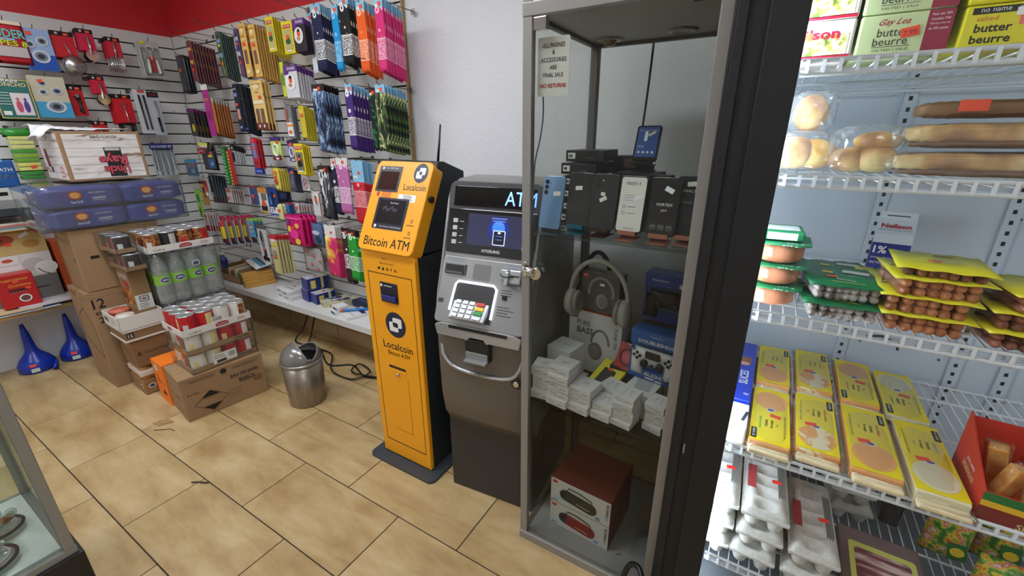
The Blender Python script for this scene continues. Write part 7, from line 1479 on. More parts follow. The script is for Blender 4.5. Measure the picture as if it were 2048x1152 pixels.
 ('bx', -2.428, 1.66, .988, .105, .144, 2, .04, S_bag, dict(c=(84, 110, 150), wr=.006, s=0, f=[('o', 0, .4, .7, .2, (190, 200, 215)), ('o', .1, .7, .5, .3, (40, 60, 90))]), 'front crumpled blue packet left of the tie-dye bandana', 'crumpled blue packet behind the front one', 'packet', .02),
]
NM = dict(S_band='bandana')
for e in WL:
    key, x, y, z, w_, h_, n, s, st, P_, lf, lr_, cat, th = e
    nm = cat.replace(' ', '_').replace('-', '_') if cat not in ('card',) else 'product_card'
    hang(key, x, y, z, w_, h_, n, s, st, P_, lf, lr_, cat, name=nm, t=th)
# glue bottles on blister cards
def glue(w, h, t, P):
    m = MB(); m.box(-w / 2, w / 2, -.001, .001, -h, 0, 0); m.obj('card_body', pm((206, 200, 204), .4), P['t'])
    m = MB(); m.lathe([(0, -h * .86), (.022, -h * .86), (.022, -h * .72), (.022, -h * .34), (.019, -h * .32), (.019, -h * .18), (.008, -h * .15), (0, -h * .14)], (0, -.016, 0), 0, 16, sy=.6)
    for f in m.bm.faces: z = f.calc_center_median().z; f.material_index = 1 if z > -h * .33 else (2 if z < -h * .71 else 0)
    m.obj('glue_bottle', [pm((236, 208, 40), .4), pm((200, 34, 44), .4), pm((130, 50, 60), .4)], P['t'])
    m = MB(); m.decal(w, .03, '-Y', (0, -.001, -.015), 0, d=.0008); m.decal(.028, .022, '-Y', (.0, -.003, -.028), 1, 8); m.decal(w * .8, .02, '-Y', (0, -.0014, -h * .92), 2); m.obj('printed_design', [pm((190, 40, 90), .4), ORANGE, pm((60, 56, 110), .4)], P['t'])
    m = MB(); m.pillow(w * .8, h * .8, .03, 6, 8, 0, 0, -h * .1, -.002, p=.3, flat=True); m.obj('blister', CLEAR, P['t'])
hang('gl', -3.437, 1.60, .951, .095, .221, 5, .0495, glue, {}, 'front glue bottle card with red cap and yellow body', 'glue bottle card with red cap behind the front one', 'glue', name='glue_card', t=.03, fan=2)
# loose hooks, empty
for x, z, l, lab in ((-3.75, 2.16, .27, 'empty hook highest and nearest the corner'), (-3.65, 2.18, .27, 'second empty hook in the top row from the corner'), (-3.35, 2.19, .27, 'empty hook above the green incense'), (-3.98, 1.66, .22, 'empty hook low beside the corner under the dark hair bags'), (-2.18, 1.86, .27, 'bright empty hook under the navy bandanas'), (-1.98, 1.86, .27, 'bright empty hook under the black bandanas'), (-1.86, 1.86, .3, 'bright empty hook under the orange bandanas'), (-3.9, 1.44, .2, 'empty double hook near the corner at mid height'), (-2.75, 1.72, .25, 'empty hook left of the orange-band air fresheners'), (-2.95, 1.25, .22, 'empty hook above the toothbrush cards'), (-2.35, 1.25, .2, 'empty hook over the grey camouflage bandana'), (-2.6, .92, .25, 'empty hook under the magenta bags'), (-3.05, .99, .25, 'empty hook above the grey blade card'), (-3.0, 2.2, .26, 'empty hook above the gold incense'), (-2.55, 2.21, .25, 'empty hook above the yellow air fresheners')):
    hook(x, z, l, lab)
t = thing('small_box', 'small dark blue card at the right edge of the slatwall, top', 'card', (-1.835, 1.895, 2.125)); m = MB(); m.box(-.012, .012, -.004, .004, -.058, 0); m.obj('card_body', pm((50, 70, 96), .4), t); m = MB(); m.decal(.02, .012, '-Y', (0, -.004, -.008), 0); m.obj('label', WHITE, t)
hook(-1.835, 2.12, .09, 'short hook holding the small dark blue card')
# ---- left wall goods
def T_strainer(m, w, h, ch): m.lathe([(.058, .0), (.060, .004), (.050, .02), (.03, .034), (0, .04)], (0, 0, 0), 0, 24, Matrix.Translation((.02, -.006, -h * .80)) @ Matrix.Rotation(pi / 2, 4, 'X')); m.tube([(.02, -.006, -h * .80 + .058), (0, -.006, -.06)], .004, 0)
def T_cutter(m, w, h, ch): m.cyl((.01, -.008, -h * .82), (.01, -.005, -h * .82), .034, 4, 28); m.tube([(.005, -.01, -.04), (.01, -.01, -h * .8)], .006, 0)
def T_grater(m, w, h, ch):
    for i in range(6): m.tube([(-.03 + .012 * i, -.006, -ch * .9), (-.034 + .0135 * i, -.010, -h)], .002, 4)
    for j in range(5): m.tube([(-.032, -.010, -ch - .01 - .013 * j), (.036, -.010, -ch - .01 - .013 * j)], .0015, 4)
    m.tube([(0, -.006, -.03), (0, -.008, -ch)], .005, 0)
def T_open(m, w, h, ch): m.tube([(-.01, -.008, -.06), (0, -.012, -h * .5), (.012, -.008, -h * .9)], .007, 1); m.tube([(.01, -.008, -.05), (.012, -.012, -h * .5), (-.002, -.008, -h * .85)], .005, 1); m.oval(.022, .022, '-Y', (0, -.012, -.06), 0, d=.004)
def T_mash(m, w, h, ch): m.tube([(.0, -.006, -.05), (.01, -.008, -h * .75)], .004, 4); m.tube([(-.03, -.006, -h), (-.03, -.006, -h * .8), (.04, -.006, -h * .8), (.04, -.006, -h)], .004, 1); m.tube([(-.02, -.004, -.06), (0, -.004, -.09), (.02, -.004, -.06)], .002, 4)
def sinkcard(c1, c2, rings): return dict(c=c1, f=[('r', 0, .8, 1, .38, c2)] + rings, sz=.12, sx=-.2)
rg = lambda x, z, d, m=1: [('o', x, z, d, d * .52 * m, (205, 210, 215)), ('o', x, z, d * .72, d * .72 * .52 * m, (120, 130, 150)), ('o', x, z, d * .4, d * .4 * .52 * m, (50, 54, 60))]
AL_ = [
 ('a1', .941, -4.03, 2.146, .150, .229, 2, .015, S_bag, dict(c=(190, 40, 50), s=0, wr=.002, f=[('r', 0, .05, .9, .08, (235, 215, 190)), ('t', 'UDER', .05, .30, .85, .20, (90, 200, 190)), ('t', 'PES 8', .1, .52, .75, .13, (190, 220, 60)), ('r', 0, .72, .85, .24, (190, 180, 180)), ('r', -.1, .43, .5, .04, (140, 180, 230))]), 'red party bag with big teal lettering, top left', 'red party bag behind the first, top left', 'party bag', .02),
 ('a2', 1.062, -4.04, 2.125, .135, .232, 2, .015, S_card, sinkcard((150, 175, 215), (36, 84, 175), rg(.18, .28, .42) + rg(-.25, .38, .34) + rg(0, .66, .6)), 'blue card of round sink strainers in the top row', 'sink strainer card behind the top-row one', 'sink strainer', .005),
 ('a3', 1.194, -4.06, 2.134, .11, .24, 2, .052, S_tool, dict(c=Rd, tool=T_strainer, ch=.62), 'front red card with round mesh strainer below', 'red strainer card behind the front one', 'strainer', .05),
 ('a4', 1.309, -4.05, 2.166, .085, .185, 4, .02, S_tool, dict(c=(205, 36, 70), tool=T_cutter, ch=.68), 'front red pizza cutter card in the top row', 'red pizza cutter card behind the top-row front one', 'pizza cutter', .02),
 ('a5', 1.452, -4.06, 2.142, .080, .205, 5, .018, S_tool, dict(c=(200, 40, 60), tool=T_grater, ch=.60), 'front red card with coiled whisk below', 'red whisk card behind the front one', 'whisk', .015),
 ('a6', 1.655, -4.05, 2.148, .125, .235, 4, .018, S_card, dict(c=(190, 188, 182), f=[('o', -.3, .05, .25, .1, (220, 215, 60)), ('ring', 0, .2, .35, .025, (230, 230, 228), .8), ('bar', 0, .25, 0, .5, .004, (225, 225, 222)), ('r', 0, .55, .4, .22, (205, 30, 40)), ('bar', -.2, .5, -.25, .88, .008, (232, 232, 230)), ('bar', .2, .5, .25, .88, .008, (232, 232, 230)), ('r', 0, .75, .3, .22, (200, 30, 40))], sz=.42, bl=.010), 'front clear blister with white and red winged corkscrew', 'corkscrew blister behind the front one', 'corkscrew', .006),
 ('b1', .880, -4.04, 1.832, .165, .227, 3, .024, S_bag, dict(c=(50, 116, 110), s=1, wr=.001, f=[('r', 0, .5, .97, .97, (205, 175, 100)), ('r', 0, .5, .9, .92, (46, 110, 104)), ('t', 'PONCHO', 0, .14, .8, .10, (225, 205, 140)), ('t', 'RAIN', 0, .05, .4, .07, Wt), ('r', .15, .62, .5, .55, (225, 215, 215)), ('o', .06, .68, .16, .3, (200, 80, 110)), ('o', .06, .5, .09, .08, (190, 110, 110)), ('o', .25, .68, .15, .3, (80, 60, 150)), ('o', .25, .5, .08, .08, (90, 70, 140)), ('r', -.3, .85, .2, .1, Wt)] + [('r', -.28, .35 + .07 * i, .3, .02, (190, 210, 205)) for i in range(5)]), 'green poncho bag with gold border on the left wall', 'green poncho bag behind the first', 'poncho', .016),
 ('b2', 1.051, -4.05, 1.862, .165, .245, 2, .015, S_card, sinkcard((200, 196, 170), (70, 160, 205), rg(-.15, .17, .28) + rg(-.2, .38, .26) + rg(.2, .34, .34) + rg(.05, .72, .58)), 'pale blue card of four round sink strainers, second row', 'sink strainer card behind the second-row one', 'sink strainer', .005),
 ('b3w', 1.181, -4.08, 1.819, .075, .182, 1, 0, S_tool, dict(c=(190, 24, 34), tool=T_open, ch=1.0), 'red card with black can opener', '', 'can opener', .015),
 ('b4w', 1.306, -4.06, 1.89, .075, .175, 3, .018, S_tool, dict(c=(205, 30, 60), tool=T_cutter, ch=.62), 'front red pizza cutter card of the second row', 'red pizza cutter card behind the second-row front one', 'pizza cutter', .02),
 ('b5w', 1.412, -4.06, 1.783, .11, .235, 6, .016, S_tool, dict(c=(198, 26, 38), tool=T_mash, ch=.80), 'front red potato masher card', 'red potato masher card behind the front one', 'masher', .012),
 ('b6w', 1.531, -4.07, 1.825, .083, .300, 1, 0, S_card, dict(c=(210, 212, 215), f=[('bar', -.15, .12, -.1, .9, .006, (40, 40, 44)), ('bar', .2, .12, .25, .9, .006, (40, 40, 44)), ('r', .1, .04, .5, .05, (220, 60, 50))], s=0), 'white card holding two black kitchen knives', '', 'knife', .004),
 ('b7w', 1.608, -4.07, 1.813, .070, .300, 2, .02, S_card, dict(c=(192, 198, 206), hc=(36, 30, 34), hh=.12, f=[('bar', 0, .2, 0, .58, .008, (160, 165, 170)), ('bar', 0, .58, .05, .92, .008, (24, 24, 26)), ('t', 'KNIFE', 0, .06, .6, .03, (205, 60, 60))], s=0), 'clear card with a single large kitchen knife', 'knife card with blue edge behind the single knife', 'knife', .005),
 ('b8w', 1.262, -4.1, 1.606, .085, .10, 1, 0, S_tool, dict(c=(195, 30, 40), tool=T_open, ch=1.0), 'small red card just above the white plastic bag', '', 'tool card', .008),
 ('c1w', 1.599, -4.12, 1.453, .150, .241, 1, 0, S_card, dict(c=(176, 178, 180), hc=(30, 40, 110), hh=.17, f=[('t', 'PCS CUTLERY SET', 0, .09, .9, .07, Wt)] + [('o', -.36 + .24 * i, .88, .17, .2, (205, 208, 210)) for i in range(4)] + [('bar', -.36 + .24 * i, .2, -.36 + .24 * i, .8, .0035, (200, 203, 206)) for i in range(4)], s=0, bl=.008), 'cutlery set bag with navy header', '', 'cutlery', .008),
]
for e in AL_:
    key, y, x, z, w_, h_, n, s, st, P_, lf, lr_, cat, th = e
    hang(key, x, y, z, w_, h_, n, s, st, P_, lf, lr_, cat, name=cat.replace(' ', '_'), wall='A', t=th, fan=2)
# hanging strip of scouring pads
t = thing('scouring_pad_strip', 'hanging strip of green and yellow scouring pads on the left wall', 'scouring pads', (-4.05, .842, 1.541), pi / 2)
m = MB(); m.pillow(.135, .05, .05, 6, 4, 0, 0, .012, 0, wr=.004); m.obj('bag_top', pm((60, 150, 60), .25), t)
for i in range(10):
    m = MB(); m.box(-.052, .052, -.03, .035, -.055 - .026 * i, -.034 - .026 * i, 0, .004); m.obj('scouring_pad', pm(((214, 216, 130), (214, 216, 130), (214, 216, 130), (70, 160, 50), (140, 185, 50), (110, 170, 50), (220, 220, 110), (225, 225, 130), (60, 150, 60), (60, 140, 60))[i], .6, noise=.15, scale=60), t)
m = MB(); m.decal(.026, .018, '-Y', (.012, -.0312, -.215), 0, 14, d=.0008); m.obj('price_sticker', ORANGE, t); hook(.842, 1.56, .22, 'wire hook on the left wall holding the scouring pad strip', 'A')
# blue bath mat pack at far left
t = thing('bath_mat_pack', 'blue bath mat pack with white foot, at the left edge', 'mat', (-4.02, .66, 1.372), pi / 2)
m = MB(); m.box(-.11, .11, -.012, .02, -.16, 0, 0, .01); m.box(-.11, .11, -.013, .021, -.235, -.16, 1, .004); m.obj('pack_body', [pm((36, 90, 160), .4, noise=.15, scale=10), pm((206, 206, 204), .5)], t)
m = MB(); m.text('BATH', .07, .020, '-Y', (.06, -.012, -.055), 0, bold=.01); m.text('MAT', .07, .026, '-Y', (.065, -.012, -.095), 0, bold=.01); m.oval(.045, .022, '-Y', (.045, -.0125, -.002), 2); m.decal(.04, .022, '-Y', (.02, -.0132, -.195), 1); m.obj('printed_design', [WHITE, BLACK, pm((130, 180, 220), .4)], t); hook(.66, 1.375, .22, 'wire hook on the left wall holding the bath mat pack', 'A')
# metal bin shelf with books below it
t = thing('wall_shelf', 'small grey metal wall shelf under the bath mat, at the left edge', 'shelf', (XA + .019, .50, 1.04)); m = MB(); m.box(0, .26, -.30, .24, 0, .004); m.box(.256, .26, -.30, .24, 0, .05); m.obj('shelf_body', pm((70, 74, 80), .4, .3), t)
for i, (c, z) in enumerate((((200, 190, 160), .0), ((120, 150, 160), .012), ((206, 120, 110), .024), ((225, 220, 205), .036))):
    m = MB(); m.box(-.13, .11, -.20, .16, 0, .011, 0, .001); o = m.obj('magazine', pm(c, .5), None, (-4.13, .60 + .004 * i, .952 + z), (0, 0, R(3 * i - 4))); tag(o, 'flat %s magazine on the flower box, %s of the pile' % (('cream', 'blue-grey', 'pink-red', 'off-white')[i], ('lowest', 'second from bottom', 'third from bottom', 'topmost')[i]), 'magazine', None)
# flower box display: cream gift boxes with poppy and white tulips, stacked
def gift(z, h, lab, mat, feats, mats):
    t = thing('gift_box', lab, 'box', (-4.16, .60, z), 0); m = MB(); m.box(-.10, .07, -.25, .20, 0, h, 0, .003); m.obj('box_body', mat, t); m = MB(); feats(m); m.obj('printed_design', mats, t)
gift(.636, .155, 'white box with tulip print, in the middle of the left shelf stack', pm((220, 215, 208), .5, noise=.06, scale=12), lambda m: [m.oval(.11, .09, '+X', (.07 + .0005 * abs(y) * 10, y, z), k, n=14) for y, z, k in ((-.12, .09, 0), (.0, .085, 1), (.11, .08, 0), (.16, .05, 1))] + [m.tube([(.071, y, .05), (.071, y + .02, .02), (.071, y + .05, .0)], .003, 2) for y in (-.1, 0, .12)] + [m.decal(.10, .05, '+X', (.0722, -.0, .12), 3), m.oval(.05, .022, '+X', (.0727, 0, .125), 4)], [pm((196, 190, 186), .5), pm((232, 228, 224), .5), pm((90, 80, 62), .6), pm((226, 226, 224), .5), pm((196, 80, 56), .5)])
gift(.7915, .16, 'cream gift box with red poppy print, on top of the tulip box', pm((206, 176, 116), .5, noise=.15, scale=9), lambda m: [m.oval(.19, .075, '+X', (.07, -.03, .10), 0, n=18), m.oval(.09, .035, '+X', (.0705, -.03, .10), 1, n=12), m.oval(.08, .05, '+X', (.07, .13, .06), 2, n=12), m.decal(.03, .018, '+X', (.071, .03, .07), 3, 8), m.decal(.05, .02, '+X', (.071, .11, .12), 4, 30), m.decal(.44, .018, '+X', (.07, -.025, .145), 2)], [pm((170, 70, 50), .5, noise=.2, scale=20), pm((110, 46, 40), .5), pm((186, 140, 70), .5), ORANGE, WHITE])
gift(.460, .175, 'grey carton under the tulip box on the left shelf', pm((118, 114, 110), .6), lambda m: m.decal(.3, .006, '+X', (.07, 0, .10), 0), [INK])
t = thing('folder', 'orange-red cardboard folder standing between the flower boxes and the carton', 'folder', (-4.17, .875, .460), 0); m = MB(); m.box(-.10, .07, -.055, .05, 0, .38, 0, .002); m.obj('folder_body', pm((196, 84, 40), .55), t); m = MB(); m.decal(.04, .07, '+X', (.07, 0, .32), 0); m.obj('label', pm((176, 176, 172), .5), t)
# shelf on the left wall with papers
t = thing('display_shelf', 'wooden-edged shelf along the left wall, covered in papers', 'shelf', (XA + .019, .30, .43)); m = MB(); m.box(0, .30, -.9, .66, 0, .016, 0); m.box(.296, .306, -.9, .66, -.002, .018, 1); m.obj('shelf_board', [pm((196, 190, 182), .5), pm((170, 136, 84), .5)], t)
rn = random.Random(8)
for i in range(6):
    m = MB(); m.box(-.11, .11, -.14, .14, 0, .0016 * (i + 1)); c = ((226, 190, 205), (205, 185, 130), (190, 205, 225), (230, 226, 220), (214, 190, 150), (206, 200, 205))[i]
    o = m.obj('paper_sheet', pm(c, .6, noise=.15, scale=25), None, (-4.07 + .01 * (i % 3), (.26, .44, .60, .30, .52, .70)[i], .4475 + .0016 * 0 + (0, .0035, .007, .011, .0155, .021)[i] * .0 + .0), (0, 0, R(rn.uniform(-6, 6))))
    o.location.z = .4465 + sum(.0016 * (k + 1) + .0003 for k in range(i)); tag(o, '%s printed sheet lying on the left shelf' % ('pink', 'tan', 'pale blue', 'off-white', 'sandy', 'lilac')[i], 'paper')
t = thing('coffee_box', 'red coffee box with gold lettering standing on the left shelf', 'box', (-4.035, .585, .480), R(-3))
RT = pm((186, 34, 40), .35); m = MB(); m.box(-.045, .045, -.085, .085, 0, .215, 0, .005); m.obj('box_body', RT, t)
m = MB(); X_ = .045; m.text('Querciamo', .135, .024, '+X', (X_, -.01, .180), 0, bold=.01, shear=.3); m.text('Queriamo', .100, .022, '+X', (X_, .015, .142), 0, bold=.01, shear=.3); m.decal(.08, .018, '+X', (X_, .0, .112), 1); m.text('300 MG', .07, .012, '+X', (X_ + .0006, 0, .098), 2, bold=.02); m.oval(.056, .050, '+X', (X_, .02, .055), 3); m.oval(.042, .036, '+X', (X_ + .0006, .02, .055), 4); m.decal(.022, .014, '+X', (X_ + .001, .0, .165), 5, 14); m.decal(.024, .014, '+X', (X_ + .001, .045, .118), 5, -10)
m.obj('lettering', [pm((226, 178, 60), .4, .3), pm((90, 20, 26), .5), pm((140, 130, 130), .5), WHITE, pm((110, 70, 64), .5), ORANGE], t)
# ---- low white shelf on the back wall and its boxes
t = thing('display_shelf', 'long low white shelf along the back wall, behind the rubbish bin', 'shelf', (-2.75, YB - .012, .355)); m = MB(); m.box(-1.30, 1.0, -.29, 0, 0, .018, 0, .001); m.box(-1.30, 1.0, -.296, -.290, -.022, .020, 0, .001); m.obj('shelf_board', pm((224, 224, 222), .4), t)
m = MB()
for x in (-1.1, -.35, .45): m.prism([(-.24, 0), (0, 0), (0, -.12)], x - .004, x + .004, 0, axis='x')
m.obj('brackets', WHITE, t)
SZ2 = .3742
def bx(name, lab, x, y, z, sx, sy, sz, rz, mat, pr, mats, cat='box', grp=None):
    t = thing(name, lab, cat, (x, y, z), R(rz), grp); m = MB(); m.box(-sx / 2, sx / 2, -sy / 2, sy / 2, 0, sz, 0, .0015); m.obj('box_body', mat, t); m = MB(); pr(m, sx, sy, sz); m.obj('printed_design', mats, t); return t
def p_white(m, sx, sy, sz):
    m.text('iSpring', .09, .022, '+Z', (.02, -.01, sz), 0, 8, shear=.4); m.oval(.022, .018, '+Z', (.0, .03, sz), 1); m.oval(.016, .016, '+Z', (-.06, -.01, sz), 2); lines(m, 2, -.08, .0, sz * .6, .008, .004, '-Y', -sy / 2, 0, 4); lines(m, 2, .01, .085, sz * .6, .008, .004, '-Y', -sy / 2, 0, 5); lines(m, 2, -.05, .05, sz * .6, .010, .0015, '+X', sx / 2, 3, 6)
wmt = [pm((60, 58, 60), .6), pm((200, 70, 70), .5), pm((110, 110, 112), .5), pm((150, 148, 148), .5)]
WBX = pm((232, 232, 230), .45)
bx('light_bulb_box', 'flat white box, lower of the front pair on the low shelf', -2.955, 1.735, SZ2, .20, .13, .033, -8, WBX, p_white, wmt)
bx('light_bulb_box', 'flat white box, upper of the front pair on the low shelf', -2.965, 1.735, SZ2 + .0335, .20, .13, .035, -10, WBX, p_white, wmt)
bx('light_bulb_box', 'flat white box, lower of the back pair on the low shelf', -2.985, 1.850, SZ2, .19, .09, .033, -6, WBX, p_white, wmt); bx('light_bulb_box', 'flat white box, upper of the back pair on the low shelf', -2.98, 1.850, SZ2 + .0335, .19, .09, .033, -8, WBX, p_white, wmt)
def p_blue(m, sx, sy, sz):
    m.decal(sx * .96, sy * .94, '+Z', (0, 0, sz), 0); m.decal(.03, .02, '+Z', (0, .01, sz + .0005), 2, 10); m.decal(sx * .3, sy * .9, '+Z', (.0, .03, sz + .0004), 3); m.decal(.035, sz * .7, '+X', (sx / 2, -sy * .22, sz * .45), 1); m.decal(.018, sz, '+X', (sx / 2, sy * .22, sz * .5), 3); m.decal(sx, .003, '-Y', (0, -sy / 2, sz - .002), 2); m.decal(.003, sz, '-Y', (sx / 2 - .002, -sy / 2, sz / 2), 2)
    for k in range(4): m.decal(.004, sz * .62, '+X', (sx / 2 + .0005, -sy * .22 - .012 + .008 * k, sz * .45), 3)
bmt = [pm((190, 200, 225), .4), pm((226, 196, 90), .5), pm((200, 50, 60), .5), pm((222, 205, 120), .5)]; NVB = pm((30, 52, 124), .35)
bx('crayon_box', 'dark blue box, under the raised one on the low shelf', -2.775, 1.800, SZ2, .10, .15, .085, -10, NVB, p_blue, bmt); bx('crayon_box', 'dark blue box with yellow panel, raised highest on the low shelf', -2.765, 1.805, SZ2 + .0855, .10, .15, .085, -12, NVB, p_blue, bmt)
bx('crayon_box', 'dark blue box with yellow panel, standing at the front of the low shelf', -2.672, 1.790, SZ2, .09, .14, .075, -10, NVB, p_blue, bmt)
def p_fl(m, sx, sy, sz): m.decal(sx * .9, sy * .9, '+Z', (0, 0, sz), 0); m.decal(sx * .6, sy * .25, '+Z', (0, .02, sz + .0004), 2); m.decal(.003, sy * .9, '+Z', (sx * .4, 0, sz + .0004), 3); m.decal(sx * .9, sz * .8, '-Y', (0, -sy / 2, sz * .5), 1); m.decal(.02, .02, '-Y', (0.01, -sy / 2 - .0004, sz * .5), 2)
fmt = [noisemat('pack_print', [(.4, (36, 60, 110)), (.5, (190, 195, 200)), (.6, (230, 220, 150))], 25, rough=.4), pm((214, 204, 150), .5), pm((34, 50, 100), .5), pm((230, 210, 80), .5)]
for k, (x, y) in enumerate(((-2.545, 1.80), (-2.470, 1.81))): bx('stationery_pack', 'long flat pack with photo print, %s of two on the low shelf' % ('left', 'right')[k], x, y, SZ2, .065, .19, .045, -20, pm((206, 200, 170), .4), p_fl, fmt)
def p_sm(m, sx, sy, sz):
    for k in range(3): m.decal(.018, sz * .7, '-Y', (-.012 + .022 * k, -sy / 2, sz * .5), 0 if k < 2 else 1)
for k in range(2): bx('tape_pack', 'small white pack with blue windows, %s of two at the shelf front' % ('lower', 'upper')[k], -2.395 + .01 * k, 1.700 + .012 * k, SZ2 + .0265 * k, .09, .08, .026, -14, WBX, p_sm, [INK, pm((50, 110, 190), .4)])
bx('paper_pad', 'white paper pack with navy stripe beside the yellow machine', -2.27, 1.735, SZ2, .14, .16, .018, -18, WBX, lambda m, sx, sy, sz: [m.decal(sx * .9, .03, '+Z', (0, .04, sz), 0), m.decal(sx * .8, .003, '+Z', (0, -.03, sz), 1)], [pm((50, 48, 120), .5), BLACK])
m = MB(); m.cyl((-.06, -.05, .012), (.08, .08, .012), .008, 0, 12); m.cyl((-.075, -.064, .012), (-.06, -.05, .012), .0085, 1, 12); o = m.obj('marker', [pm((40, 130, 205), .35), pm((225, 90, 80), .4)], None, (-2.27, 1.745, SZ2 + .0185)); tag(o, 'bright blue marker with coral tip lying on the paper pack', 'marker')
bx('stationery_pack', 'dark navy flat pack behind the blue marker', -2.31, 1.86, SZ2, .20, .07, .045, -4, pm((30, 40, 80), .4), lambda m, sx, sy, sz: m.decal(.1, .02, '+Z', (0, 0, sz), 0), [pm((70, 90, 140), .5)])
# amber books and open carton at the left end of the low shelf
for k in range(4):
    t = thing('incense_box', 'amber incense box, %s of the pile at the left of the low shelf' % ('lowest', 'second from bottom', 'third from bottom', 'topmost')[k], 'incense', (-3.43 - .008 * k, 1.765, SZ2 + .0275 * k), R(-16 + 4 * (k % 2)))
    m = MB(); m.box(-.035, .035, -.11, .11, 0, .027, 0, .002); m.box(-.0355, -.02, -.112, .112, .0005, .0265, 1); m.obj('box_body', [pm((206, 156, 72), .5, noise=.15, scale=20), pm((44, 32, 34), .5)], t)
    m = MB(); m.decal(.05, .12, '+Z', (.005, -.02, .027), 0); m.decal(.012, .04, '+Z', (.005, -.04, .0275), 1, 6); m.obj('printed_design', [pm((226, 180, 90), .5), pm((226, 120, 60), .5)], t)
t = thing('open_carton', 'open brown carton of colourful thin boxes behind the water bottles', 'box', (-3.70, 1.775, SZ2), R(0)); m = MB(); m.box(-.14, .14, -.09, .09, 0, .003); m.box(-.14, -.137, -.09, .09, 0, .12); m.box(.137, .14, -.09, .09, 0, .12); m.box(-.14, .14, .087, .09, 0, .14); m.box(-.14, .14, -.09, -.087, 0, .06); m.obj('carton_body', CARD, t)
for k in range(8):
    c = ((60, 150, 90), (205, 60, 60), (225, 205, 170), (50, 130, 80), (200, 70, 60), (230, 220, 190), (70, 160, 90), (190, 50, 60))[k]
    m = MB(); m.box(-.012, .012, -.075, .075, 0, .085 + .012 * (k % 3), 0, .001); o = m.obj('incense_box', pm(c, .45), None, (-3.70 - .112 + .032 * k, 1.775, SZ2 + .0035), (0, R(4), R(2 * (k % 3)))); tag(o, 'thin %s incense box standing in the open carton, %s' % (('green', 'red', 'cream', 'dark green', 'brick red', 'pale cream', 'light green', 'crimson')[k], ('leftmost', 'second from left', 'third from left', 'fourth from left', 'fourth from right', 'third from right', 'second from right', 'rightmost')[k]), 'incense')
t = thing('leaflet_tray', 'tray of blue and white leaflets tilted on the open carton', 'leaflets', (-3.50, 1.82, .535), rot=(R(10), R(8), R(-10))); m = MB(); m.box(-.11, .11, -.06, .06, 0, .006, 0); m.decal(.2, .04, '+Z', (0, 0, .006), 1); m.decal(.18, .015, '+Z', (0, .02, .0066), 2); m.obj('leaflets', [WHITE, pm((90, 150, 190), .5), pm((40, 60, 90), .5)], t)
for i, (x, c, lab) in enumerate(((-3.80, (200, 200, 200), 'white-capped bottle in a clear bag above the open carton'), (-3.745, (60, 80, 150), 'blue-labelled bottle in a clear bag above the open carton'))):
    t = thing('small_bottle', lab, 'bottle', (x, 1.68, .50), 0); m = MB(); m.lathe([(0, 0), (.024, 0), (.026, .01), (.026, .07), (.012, .085), (.012, .10), (0, .10)], seg=16); m.obj('bottle_body', pm(c, .3), t); m = MB(); m.cyl((0, 0, .018), (0, 0, .058), .0268, 0, 16, cap=False); m.obj('label', pm((214, 200, 80) if i == 0 else (40, 50, 120), .4), t)
    m = MB(); m.lathe([(0, .1005), (.014, .1005), (.014, .118), (0, .118)], seg=12); m.obj('cap', WHITE, t)
    hook(x, .628, .215, 'hook above the %s bottle by the open carton' % ('white-capped', 'blue-labelled')[i])
t = thing('small_bag', 'small clear glinting bag hanging over the two little bottles', 'bag', (-3.79, 1.66, .640), 0); m = MB(); m.pillow(.10, .05, .03, 6, 5, 0, 0, 0, 0, wr=.004); m.obj('bag_body', pm((215, 215, 215), .15, bump=.5, scale=60), t)

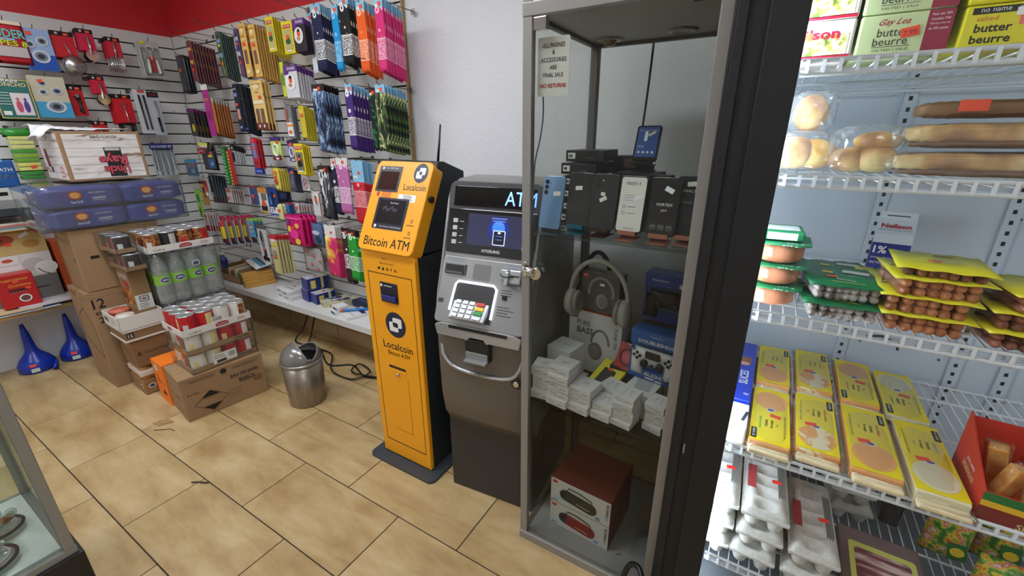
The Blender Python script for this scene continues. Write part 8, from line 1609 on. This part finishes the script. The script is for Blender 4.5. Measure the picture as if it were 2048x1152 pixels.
# ---------------------------------------------------------------- glass counter at lower left
def counter():
    X1, Y1, Z0 = -1.680, .150, .300; X0, Y0 = -2.14, -.9
    t = thing('glass_counter', 'aluminium-framed glass counter on a black base, lower left corner', 'counter', (0, 0, 0)); A2 = pm((150, 150, 146), .4, .35)
    m = MB(); m.box(X0, X1 + .012, Y0, Y1 + .012, 0, Z0 - .022, 0, .002); m.obj('black_base', pm((26, 26, 26), .5, bump=.05), t)
    m = MB(); m.box(X0, X1 + .002, Y0, Y1 + .002, Z0 - .021, Z0, 0); m.obj('bottom_rail', A2, t)
    for nm, (x, y) in (('corner_post', (X1 - .012, Y1 - .012)), ('corner_post', (X0 + .012, Y1 - .012)), ('corner_post', (X1 - .012, Y0 + .012)), ('corner_post', (X0 + .012, Y0 + .012))):
        m = MB(); m.box(x - .012, x + .012, y - .012, y + .012, Z0, 1.0, 0, .002); m.box(x - .004, x + .004, y - .0135, y + .0135, Z0, 1.0, 0); m.obj(nm, A2, t)
    for nm, b in (('glass_pane', (X1 - .014, X1 - .010, Y0 + .024, Y1 - .024)), ('glass_pane', (X0 + .024, X1 - .024, Y1 - .014, Y1 - .010)), ('glass_pane', (X0 + .010, X0 + .014, Y0 + .024, Y1 - .024))):
        m = MB(); m.box(*b, Z0, .98); m.obj(nm, glassmat('counter_glass', (242, 246, 244), .7), t)
    m = MB(); m.box(X0, X1, Y0, Y1, 1.0, 1.012); m.obj('glass_top', MATS['counter_glass'], t)
    m = MB(); m.box(X0 + .026, X1 - .026, Y0 + .03, Y1 - .026, Z0, Z0 + .004); m.obj('display_cloth', pm((222, 226, 222), .8, noise=.08, scale=40, bump=.3), t)
counter()
GLS = glassmat('pipe_glass', (232, 238, 232), 2.2, .02, .12); AMB = pm((150, 84, 36), .25)
def pipe(x, y, r, lab, s=1):
    t = thing('glass_pipe', lab, 'glass pipe', (x, y, .3045), 0); m = MB(); m.lathe([(0, .0), (r, .0), (r + .006, .008), (r, .022), (r * .6, .036), (r * .3, .045), (.018, .06), (.016, .15), (.02, .17)], seg=28); m.obj('glass_body', GLS, t)
    m = MB(); m.tube([((r + .001) * cos(a), (r + .001) * sin(a), .022) for a in [2 * pi * i / 28 for i in range(28)]], .005, 0, 6, True); m.tube([((r - .012) * cos(a), (r - .012) * sin(a), .028) for a in [2 * pi * i / 28 for i in range(28)]], .003, 1, 6, True); m.obj('colour_band', [pm((62, 40, 40), .3), pm((200, 170, 175), .4)], t)
    m = MB(); m.tube([(.02, 0, .05), (.055, .02, .075), (.075, .03, .10)], .009, 0, 10); m.ball((.078, .03, .105), .014, 0); m.obj('bowl', GLS, t); m = MB(); m.cyl((.045, .015, .068), (.062, .024, .085), .0115, 0, 12); m.obj('joint', AMB, t)
pipe(-1.79, -.01, .062, 'clear glass pipe with dark banded base, front one in the counter'); pipe(-1.93, .045, .050, 'clear glass pipe with amber joint, behind the front one'); pipe(-1.84, -.22, .06, 'clear glass pipe at the very edge of the counter view')
cable([(-.118, .99, .0), (-.130, .985, .16), (-.160, 1.04, .215), (-.20, 1.06, .18), (-.215, 1.03, .06), (-.18, .97, .008), (-.05, .95, .008), (.1, .96, .008)], .009, 'thick black cable looping on the floor between cabinet and fridge')
